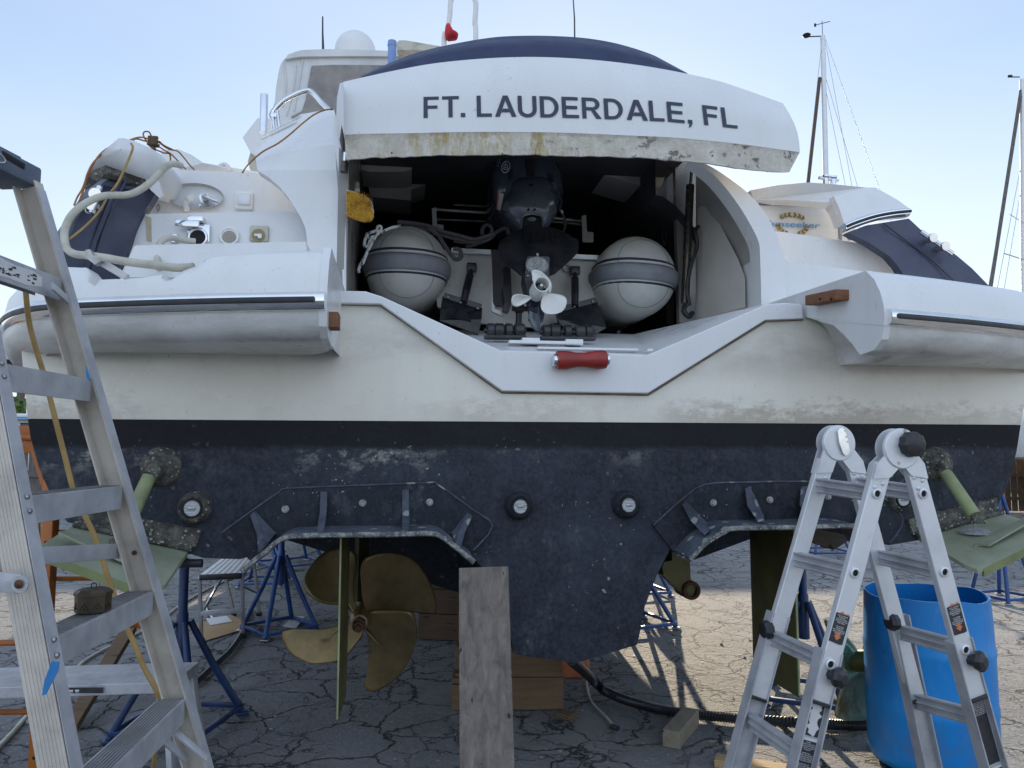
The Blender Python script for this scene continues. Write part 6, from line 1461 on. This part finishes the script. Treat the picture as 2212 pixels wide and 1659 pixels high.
mb = MB(); mb.prism([B(x, y, 1.10) for x, y in ((975,541),(1066,545),(1062,552),(1062,672),(1087,683),(1087,676),(1069,667),(1069,545),(975,535))], BN*.02); mb.beam(B(975,541,1.09), B(1060,545,1.09), .03, .02, Zu, .002); mb.beam(B(1195,552,1.09), B(1290,557,1.09), .03, .02, Zu, .002); mb.build('transom_trim', MT['alu2'], tr_, 0)
mb = MB(); mb.prism([B(x, y, 1.07) for x, y in ((1063,539),(1080,540),(1100,570),(1098,662),(1070,659),(1066,650))], BN*.03); mb.build('motor_pad', M('motor_pad_grey', (.075,.065,.075), (.06,.05,.06), 7, rough=.7), tr_, 0)
mb = MB(); c = B(1225,578,1.10); mb.tube([c + (BE*math.cos(t) + Zu*math.sin(t))*.022 for t in [2*math.pi*k/20 for k in range(20)]], .007, 6, closed=True); mb.build('drain_ring', MT['hyp'], tr_, 60)
for cx_, top, pl_, pts in ((0,(1019,578),1,[(956,640),(1042,665),(1040,690),(1034,722),(950,692),(952,668)]), (1,(1242,585),-1,[(1200,672),(1290,650),(1310,708),(1290,720),(1212,702),(1205,690)])):
    mb = MB(); mb.prism([B(x, y, .98 if i < 2 else .80) for i, (x, y) in enumerate(pts)], BN*.03); tt = mb.build('trim_tab', MT['blackpl'], dg, 20)
    e0 = B(*top, 1.08); mx = sum(p[0] for p in pts[:2])/2; my = sum(p[1] for p in pts[:2])/2; e1 = B(mx+(2 if cx_ == 0 else -3), my+2, .93)
    mb = MB(); mb.box(e0, (.06,.04,.055), RB, .006); mb.tube([e0, e0.lerp(e1,.25)], .012, 10); mb.tube([e0.lerp(e1,.22), e0.lerp(e1,.70)], .024, 14)
    P = [e0.lerp(e1, lerp(.70,1.0,i/12)) for i in range(13)]; mb.tube(P, [.014 if i % 2 else .023 for i in range(13)], 12); mb.build('tab_actuator', MT['blackpl'], dg, 40)
    mb = MB(); mb.beam(B(pts[0][0]+3,pts[0][1]-1,.95), B(pts[1][0]-3,pts[1][1]-1,.95), .035, .03, Zu, .004); q0 = B(mx,my+6,.90); mb.prism([q0, B(mx-22,my+36,.82), B(mx+18,my+42,.80)], BN*-.02); mb.build('tab_bracket', MT['blackpl'], tt, 20)
    for i, (x, y) in enumerate(((pts[0][0]+12,pts[0][1]+2),(pts[1][0]-10,pts[1][1]+1),((pts[0][0]+pts[1][0])/2-4,(pts[0][1]+pts[1][1])/2+1))):
        mb = MB(); mb.lathe([(0,.006),(.007,.004),(.009,0)], B(x, y, .93), -BN, 12); mb.build('bolt', MT['steel'], tt, 50)
ob = thing('outboard_motor', 'dark blue-grey outboard motor tilted up on the dinghy, white propeller', 'outboard motor', BP(.3,.9,2.4))
def tr(x, y): return (704.8+.3431*x, 314.4+.3431*y)
def T_(pts, v, close=True, k=3):
    P2 = smooth2([tr(*p) for p in pts], k, True); return [B(x, y, v) for x, y in P2]
mb = MB(); P = T_([(1060,60),(1090,30),(1200,0),(1330,0),(1430,40),(1460,130),(1488,240),(1482,340),(1440,440),(1380,520),(1260,545),(1180,530),(1110,470),(1060,400),(1042,300),(1045,180)], 1.16); mb.puff(P, 0, .16, .35); cw = mb.build('cowling', MT['cowl'], ob, 60)
mb = MB(); P = T_([(1148,300),(1165,250),(1200,212),(1260,200),(1330,200),(1390,212),(1430,250),(1450,310),(1458,400),(1430,470),(1380,525),(1300,545),(1215,530),(1150,480),(1112,430),(1108,380)], 1.03); mb.puff(P, 0, .085, .12); cv = mb.build('front_cover', MT['cowl2'], ob, 60)
mb = MB(); P = T_([(1228,530),(1232,460),(1250,440),(1295,434),(1340,440),(1356,460),(1360,530),(1300,545)], .945); mb.puff(P, 0, -.03, .02); mb.build('exhaust_mouth', MT['black'], cv, 40)
mb = MB(); mb.tube([B(*tr(x, y), .925) for x, y in ((1224,525),(1232,455),(1250,438),(1296,430),(1342,438),(1358,455),(1364,525))], .006, 8); mb.build('mouth_rim', MT['cowl2'], cv)
for x, y, r_ in ((1273,402,.008),(1313,402,.008)):
    mb = MB(); mb.lathe([(0,0),(r_,0)], B(*tr(x, y), .935), -BN, 14); mb.build('screw_hole', MT['black'], cv, 0)
mb = MB(); mb.box(B(*tr(1288,260), .965), (.032,.02,.035), RB, .005); mb.build('cover_latch', MT['black'], cv)
mb = MB(); mb.tube([B(*tr(1291,y), .955 + .05*abs(y-330)/130*.2) for y in (212,250,300,350,400,430)], .0012, 5); mb.build('cover_seam', MT['black'], cv)
mb = MB(); mb.prism([B(*tr(x, y), .985) for x, y in ((1150,345),(1168,375),(1165,430),(1105,400),(1120,360))], BN*.02); mb.prism([B(*tr(x, y), .985) for x, y in ((1400,340),(1445,360),(1452,420),(1410,440))], BN*.02); mb.build('side_vent', MT['cowl2'], cv, 30)
mb = MB(); mb.prism([B(*tr(x, y), 1.02) for x, y in ((1140,175),(1150,150),(1225,155),(1250,125),(1320,125),(1350,160),(1425,185),(1430,225),(1405,225),(1380,190),(1200,190),(1165,215),(1145,215))], BN*.1); mb.prism([B(*tr(x, y), 1.0) for x, y in ((1255,95),(1312,95),(1314,195),(1258,195))], BN*.1); mb.build('tilt_bracket', MT['blackpl'], cw, 30)
mb = MB(); mb.prism([B(*tr(x, y), 1.015) for x, y in ((1083,292),(1118,305),(1098,408),(1072,395))], BN*.01); dl = mb.build('decal', MT['label_w'], cw, 0)
mb = MB(); mb.prism([B(*tr(x, y), 1.011) for x, y in ((1083,292),(1090,294),(1080,398),(1072,395))], BN*.003); mb.build('decal_band', MT['label_o'], dl, 0)
mb = MB(); c = B(*tr(1130,135), .99); mb.tube([c + BE*.025*math.cos(t) + Zu*.036*math.sin(t) + BE*.006*math.sin(t) for t in [2*math.pi*k/24 for k in range(24)]], .0025, 6, closed=True); mb.tube([c + BE*.012*math.cos(t) + Zu*.018*math.sin(t) for t in [2*math.pi*k/24 for k in range(24)]], .0018, 6, closed=True)
for k in range(3): t = math.radians(90+120*k); mb.tube([c, c + BE*.022*math.cos(t) + Zu*.032*math.sin(t)], .0016, 5)
mb.build('maker_badge', MT['alu2'], cw)
mb = MB(); c = B(*tr(1080,130), .985); write(mb, 'HA', lambda x, y: c + (Zu*.96 + BE*.22).normalized()*x*.052 + (BE*-.96 + Zu*.22).normalized()*(y-.5)*.022, .02); mb.build('maker_name', MT['steel'], cw, 0)
mb = MB(); mb.tube(spline([B(*tr(x, y), .98) for x, y in ((1410,285),(1440,300),(1475,330),(1478,370),(1468,400),(1492,440),(1505,480),(1500,520),(1490,545))], 5), .008, 8); cb = mb.build('cable', MT['blackrub'], ob); mb = MB(); mb.tube([B(*tr(1478,408),.98), B(*tr(1486,428),.98)], .009, 8); mb.build('cable_tag', MT['hose_white'], cb)
mb = MB(); P2 = [(1090,620),(1130,585),(1190,545),(1250,525),(1290,518),(1340,520),(1400,522),(1450,530),(1520,560),(1560,590),(1586,600),(1588,650),(1578,680),(1520,740),(1460,790),(1410,822),(1250,832),(1200,800),(1140,755),(1095,710),(1086,670)]
P = [B(*tr(x, y), lerp(.86, .62, (y-518)/314)) for x, y in smooth2(P2, 2, True)]; mb.prism(P, BN*.015 + Zu*.012); hf = mb.build('stabiliser_plate', MT['blackpl'], ob, 30)
for x in (1245,1290,1336,1380,1428):
    mb = MB(); mb.tube([B(*tr(x, 540), .835), B(*tr(x-1, 605), .78)], .006, 6); mb.build('plate_fin', MT['blackpl'], hf)
mb = MB(); P = [B(*tr(x, y), .62) for x, y in ((1262,705),(1275,698),(1395,698),(1406,706),(1402,840),(1385,930),(1360,1010),(1300,1010),(1270,930),(1250,840))]; mb.prism(P, BN*.14); gc = mb.build('gearcase', MT['blackpl'], ob, 30)
mb = MB(); mb.beam(B(*tr(1330,680),.60), B(*tr(1330,700),.60), .012, .02); mb.lathe([(0,.014),(.045,.012),(.052,0)], B(*tr(1327,755), .615), -BN, 28, 1.25, BE); mb.build('anode', MT['zinc'], gc, 40)
mb = MB()
for x, y in ((1270,738),(1385,738),(1268,820)): mb.lathe([(0,.008),(.006,.006),(.009,0)], B(*tr(x, y), .612), -BN, 12)
mb.build('bolt', MT['steel'], gc, 50)
mb = MB(); P = [B(*tr(x, y), .66 if i in (0,1) else .60) for i, (x, y) in enumerate(((1284,990),(1378,1000),(1372,1080),(1358,1125),(1350,1155),(1330,1160),(1300,1130),(1280,1090),(1279,1040)))]; mb.prism(P, BN*.05); mb.prism([B(*tr(1330,1010),.55), B(*tr(1340,1010),.55), B(*tr(1350,1158),.57), B(*tr(1336,1158),.57)], BN*.06); mb.build('skeg', MT['cowl'], gc, 30)
mb = MB(); mb.prism([B(*tr(x, y), .95) for x, y in ((1120,760),(1160,770),(1170,980),(1150,1048),(1115,1035),(1125,980),(1110,900),(1130,860))], BN*.08); mb.tube([B(*tr(1170,1025),.9), B(*tr(1280,1030),.9)], .016, 10); mb.cyl(B(*tr(1215,1025),.88), BE, .026, .05, 14); mb.tube([B(*tr(1213,1050),.9), B(*tr(1210,1125),.9)], .018, 10); mb.tube([B(*tr(1198,1040),.9), B(*tr(1196,1120),.9)], .004, 6); mb.build('clamp_bracket', MT['blackpl'], ob, 40)
hb_ = B(*tr(1345,898), .48)
pr_ = thing('x','x','x') if False else None
pm = MT['white_pl']
mb = MB(); ax_ = (-BN + Zu*.12).normalized(); mb.lathe([(.044,.07),(.046,0),(.047,-.07),(.040,-.11),(.030,-.11),(.036,0),(.037,.065),(.044,.07)], hb_, ax_, 30); ph = mb.build('propeller', pm, ob, 50)
mb = MB(); mb.lathe([(0,-.02),(.036,-.02)], hb_, ax_, 20); mb.build('hub_bore', MT['black'], ph, 0); mb = MB(); mb.lathe([(0,.05),(.008,.05),(.012,.03),(.018,.02),(.018,-.02)], hb_, ax_, 12); mb.build('hub_nut', MT['steel'], ph, 40)
for pts in ([(1310,870),(1300,830),(1298,800),(1320,792),(1350,800),(1385,830),(1410,865),(1412,900),(1400,930),(1375,900)], [(1310,940),(1290,960),(1255,985),(1215,1003),(1190,995),(1184,970),(1192,945),(1220,936),(1260,942),(1300,950)], [(1350,1010),(1355,960),(1375,930),(1420,930),(1470,940),(1495,960),(1497,990),(1480,1025),(1445,1045),(1400,1050),(1370,1040)]):
    hx, hy = tr(1345,905); P2 = [(hx+(x-hx)*1.10, hy+(y-hy)*1.10) for x, y in smooth2([tr(*p) for p in pts], 3, True)]; cx_ = sum(p[0] for p in P2)/len(P2); cy_ = sum(p[1] for p in P2)/len(P2)
    mb = MB(); rows = [[B(lerp(cx_,x,s_), lerp(cy_,y,s_), .50 + .0013*((x-hx)*(cy_-hy)-(y-hy)*(cx_-hx))/max(20,math.hypot(cx_-hx,cy_-hy))*s_ + .015*(1-s_*s_)) for x, y in P2] for s_ in (1,.8,.5,.25,.04)]
    R = mb.grid(rows, True); mb.f(R[-1]); o = mb.build('blade', pm, ph, 60); sm = o.modifiers.new('thickness','SOLIDIFY'); sm.thickness = .005
# ================================================================== ROPES, CORDS, BRUSH
def tb_(pts, v): return [B(*tr(x, y), v if not callable(v) else v(x)) for x, y in pts]
mb = MB()
for dy in (0, 12, 25):
    mb.tube(spline(tb_([(448,480+dy*.3),(540,488+dy*.4),(640,505+dy),(730,540+dy),(830,565+dy),(930,590+dy*.6),(1010,570+dy),(1060,560)], .72 if dy else .7), 6), .011, 8)
mb.tube(spline(tb_([(640,520),(700,560),(740,620),(780,680),(810,715),(840,712),(850,690),(838,655),(800,650)], .70), 6), .012, 8)
mb.tube(spline(tb_([(980,560),(985,520),(1010,500),(1040,520),(1035,560),(1000,600),(940,620),(880,640)], .9), 6), .012, 8)
mb.tube(spline(tb_([(800,600),(900,610),(1000,580),(1080,540),(1130,520),(1150,560)], .95), 6), .012, 8)
tag(mb.build('mooring_rope', MT['rope_b'], None, 60), 'dark coiled mooring rope lying over the dinghy left of the outboard', 'rope')
mb = MB(); mb.tube(spline(tb_([(470,508),(420,515),(380,530),(350,545),(320,535),(290,545),(258,555),(255,575),(280,580),(320,560),(345,530),(340,508),(322,515),(325,550),(300,590),(270,640),(245,700),(215,750),(203,785),(208,800)], .60), 7), .0085, 8)
mb.tube(spline(tb_([(262,560),(245,590),(240,630),(258,635),(275,600),(290,570)], .59), 6), .0085, 8); mb.tube(spline(tb_([(300,590),(262,660),(238,720),(225,750)], .585), 6), .0085, 8)
tag(mb.build('white_line', MT['rope_w'], None, 60), 'white flecked line knotted at the left dinghy tube', 'rope')
brs = thing('scrub_brush', 'yellow-bristled scrub brush hanging at the left of the garage mouth', 'brush', B(770,445,.30))
mb = MB(); P = tb_([(125,278),(180,292),(240,312),(275,335),(292,365),(300,420),(285,440),(125,430)], .30); mb.prism(P, BN*.02); hd = mb.build('brush_head', MT['white_pl'], brs, 30)
r = random.Random(2); mb = MB()
for i in range(15):
    for j in range(12):
        x = lerp(130,298,(i+.5*(j%2))/15); y = lerp(292,470,j/12)+ (x-125)*.16
        if y > 480 or (x > 275 and y < 345) or (x > 285 and y > 460): continue
        for k in range(7):
            a = B(*tr(x+r.uniform(-4,4), y+r.uniform(-5,5)), .299); e = a - BN*.035 + V(r.uniform(-.006,.006),0,r.uniform(-.012,.004)); s_ = V(.0014,0,.0008); mb.f([mb.v(a-s_), mb.v(a+s_), mb.v(e)])
mb.prism(tb_([(128,290),(180,300),(235,320),(268,342),(282,370),(298,430),(300,455),(285,478),(240,485),(190,472),(128,452)], .298), BN*-.018)
mb.build('bristles', MT['bristle'], brs, 0)
mb = MB(); mb.tube([B(*tr(195,285), .45), B(*tr(190,240), .5)], .014, 12); mb.build('handle_stub', MT['hose_white'], brs)
# white hose over the port quarter
def c5(x, y): return (x*.1961, 325.3+.1961*y)
H5 = [(1990,165,.5),(1940,150,.45),(1880,150,.40),(1800,200,.36),(1720,290,.33),(1620,380,.31),(1500,455,.30),(1380,490,.28),(1250,490,.25),(1140,500,.20),(1020,540,.16),(900,610,.13),(800,700,.10),(740,800,.08),(710,900,.06),(715,1000,.03),(745,1090,.0),(830,1140,-.05),(960,1155,-.12),(1150,1180,-.2),(1400,1225,-.28),(1700,1262,-.34),(1950,1290,-.38),(2130,1280,-.4)]
cord('white_hose', [B(*c5(x, y), v) for x, y, v in H5], .0165, 'hose_white', 'thick cream hose looped over the navy port quarter panel', 'hose', 6, 12)
cord('short_hose', [B(*c5(x, y), v) for x, y, v in ((2150,1000,.45),(2050,990,.43),(1960,975,.40),(1880,960,.36),(1800,985,.32),(1750,1050,.28),(1735,1140,.22),(1735,1230,.15),(1760,1300,.1))], .0155, 'hose_white', 'short cream hose hanging over the lower port step', 'hose', 6, 12)
def c1(x, y): return (x/3, y/3)
OR = [[(1570,1120,.34),(1620,1055,.36),(1700,985,.38),(1800,930,.40),(1880,870,.44),(1960,800,.53),(2040,740,.63),(2110,712,.68),(2160,710,.70)],
      [(850,930,.30),(860,960,.28),(835,1030,.28),(800,1110,.26),(760,1190,.25),(700,1270,.22),(650,1360,.18),(580,1440,.14),(500,1510,.10),(430,1560,.05),(360,1590,.0)],
      [(830,920,.4),(740,945,.36),(660,1000,.32),(600,1060,.28),(565,1130,.26),(550,1180,.25),(530,1230,.24),(500,1280,.22),(480,1330,.2)],
      [(870,905,.42),(780,930,.38),(700,960,.34),(640,1010,.3),(590,1090,.28),(560,1160,.27),(545,1220,.25),(515,1300,.22)],
      [(820,915,.42),(900,890,.46),(960,900,.5),(1000,930,.52),(1060,970,.55),(1110,1000,.6),(1160,1050,.62),(1205,1098,.64)],
      [(960,930,.5),(930,880,.5),(935,855,.5),(965,855,.5),(985,885,.5),(1040,930,.55),(1090,965,.6),(1150,980,.62),(1190,1020,.64),(1230,1070,.64),(1260,1100,.64)],
      [(950,930,.52),(1000,965,.54),(1060,990,.56),(1100,1000,.6),(1105,1060,.6)],
      [(800,925,.44),(880,900,.48),(950,915,.5),(1010,900,.52),(1060,940,.55),(1120,970,.6)]]
LB = ['orange cord stretched over the port wing by the garage mouth','tan cord hanging across the navy port panel to the ladder','orange cord draped over the outer side of the port cap','second orange cord draped beside the first on the port cap','orange cord running from the port cap down to the step wall','orange cord with a raised loop on top of the port cap','short orange cord end under the tangle on the port cap','orange cord crossing over the tangle on the port cap']
for i, o_ in enumerate(OR): cord('extension_cord', [B(x/3, y/3, v) for x, y, v in o_], .0042 if i != 1 else .0055, 'cord_or' if i != 1 else 'cord_ye', LB[i], 'cord', 6, 6)
mb = MB(); c = B(332,306,.52); mb.box(c, (.05,.04,.05), RB, .005); mb.tube([c, c + V(.0,0,-.09)], .012, 8); tag(mb.build('cord_clamp', MT['tin'], None, 40), 'small brown clamp holding orange cords on the port cap', 'clamp')
Y = 2.16
cord('hanging_cord', [W(x, y, Y_) for x, y, Y_ in ((56,590,2.02),(55,620,2.05),(62,690,2.08),(75,745,2.1),(95,810,2.12),(118,900,2.12),(140,985,2.12),(158,1055,2.12),(182,1110,2.12),(205,1160,2.12),(223,1215,2.12),(244,1280,2.12),(262,1330,2.12),(290,1390,2.12),(310,1440,2.12),(342,1502,2.12),(346,1560,2.2),(335,1620,2.3),(330,1700,2.5))], .0072, 'cord_ye', 'thick yellow cord hanging down behind the old step ladder', 'cord', 6, 8)
cord('hanging_cord', [W(x, y, 3.9) for x, y in ((83,1120),(84,1200),(88,1290))], .010, 'cord_ye', 'tan cord hanging beside the orange scaffold post', 'cord', 4, 6)
# red cloth tied on the white tube
mb = MB(); c = B(970,68,1.58); r = random.Random(5)
P = [B(x, y, 1.56) for x, y in smooth2([(962,58),(968,50),(975,60),(980,68),(990,74),(986,82),(975,84),(968,84),(962,76)], 3, True)]
mb.puff(P, 0, .04, .03); tag(mb.build('red_cloth', MT['red_cloth'], None, 40), 'red cloth tied to the white tube above the hatch', 'cloth')
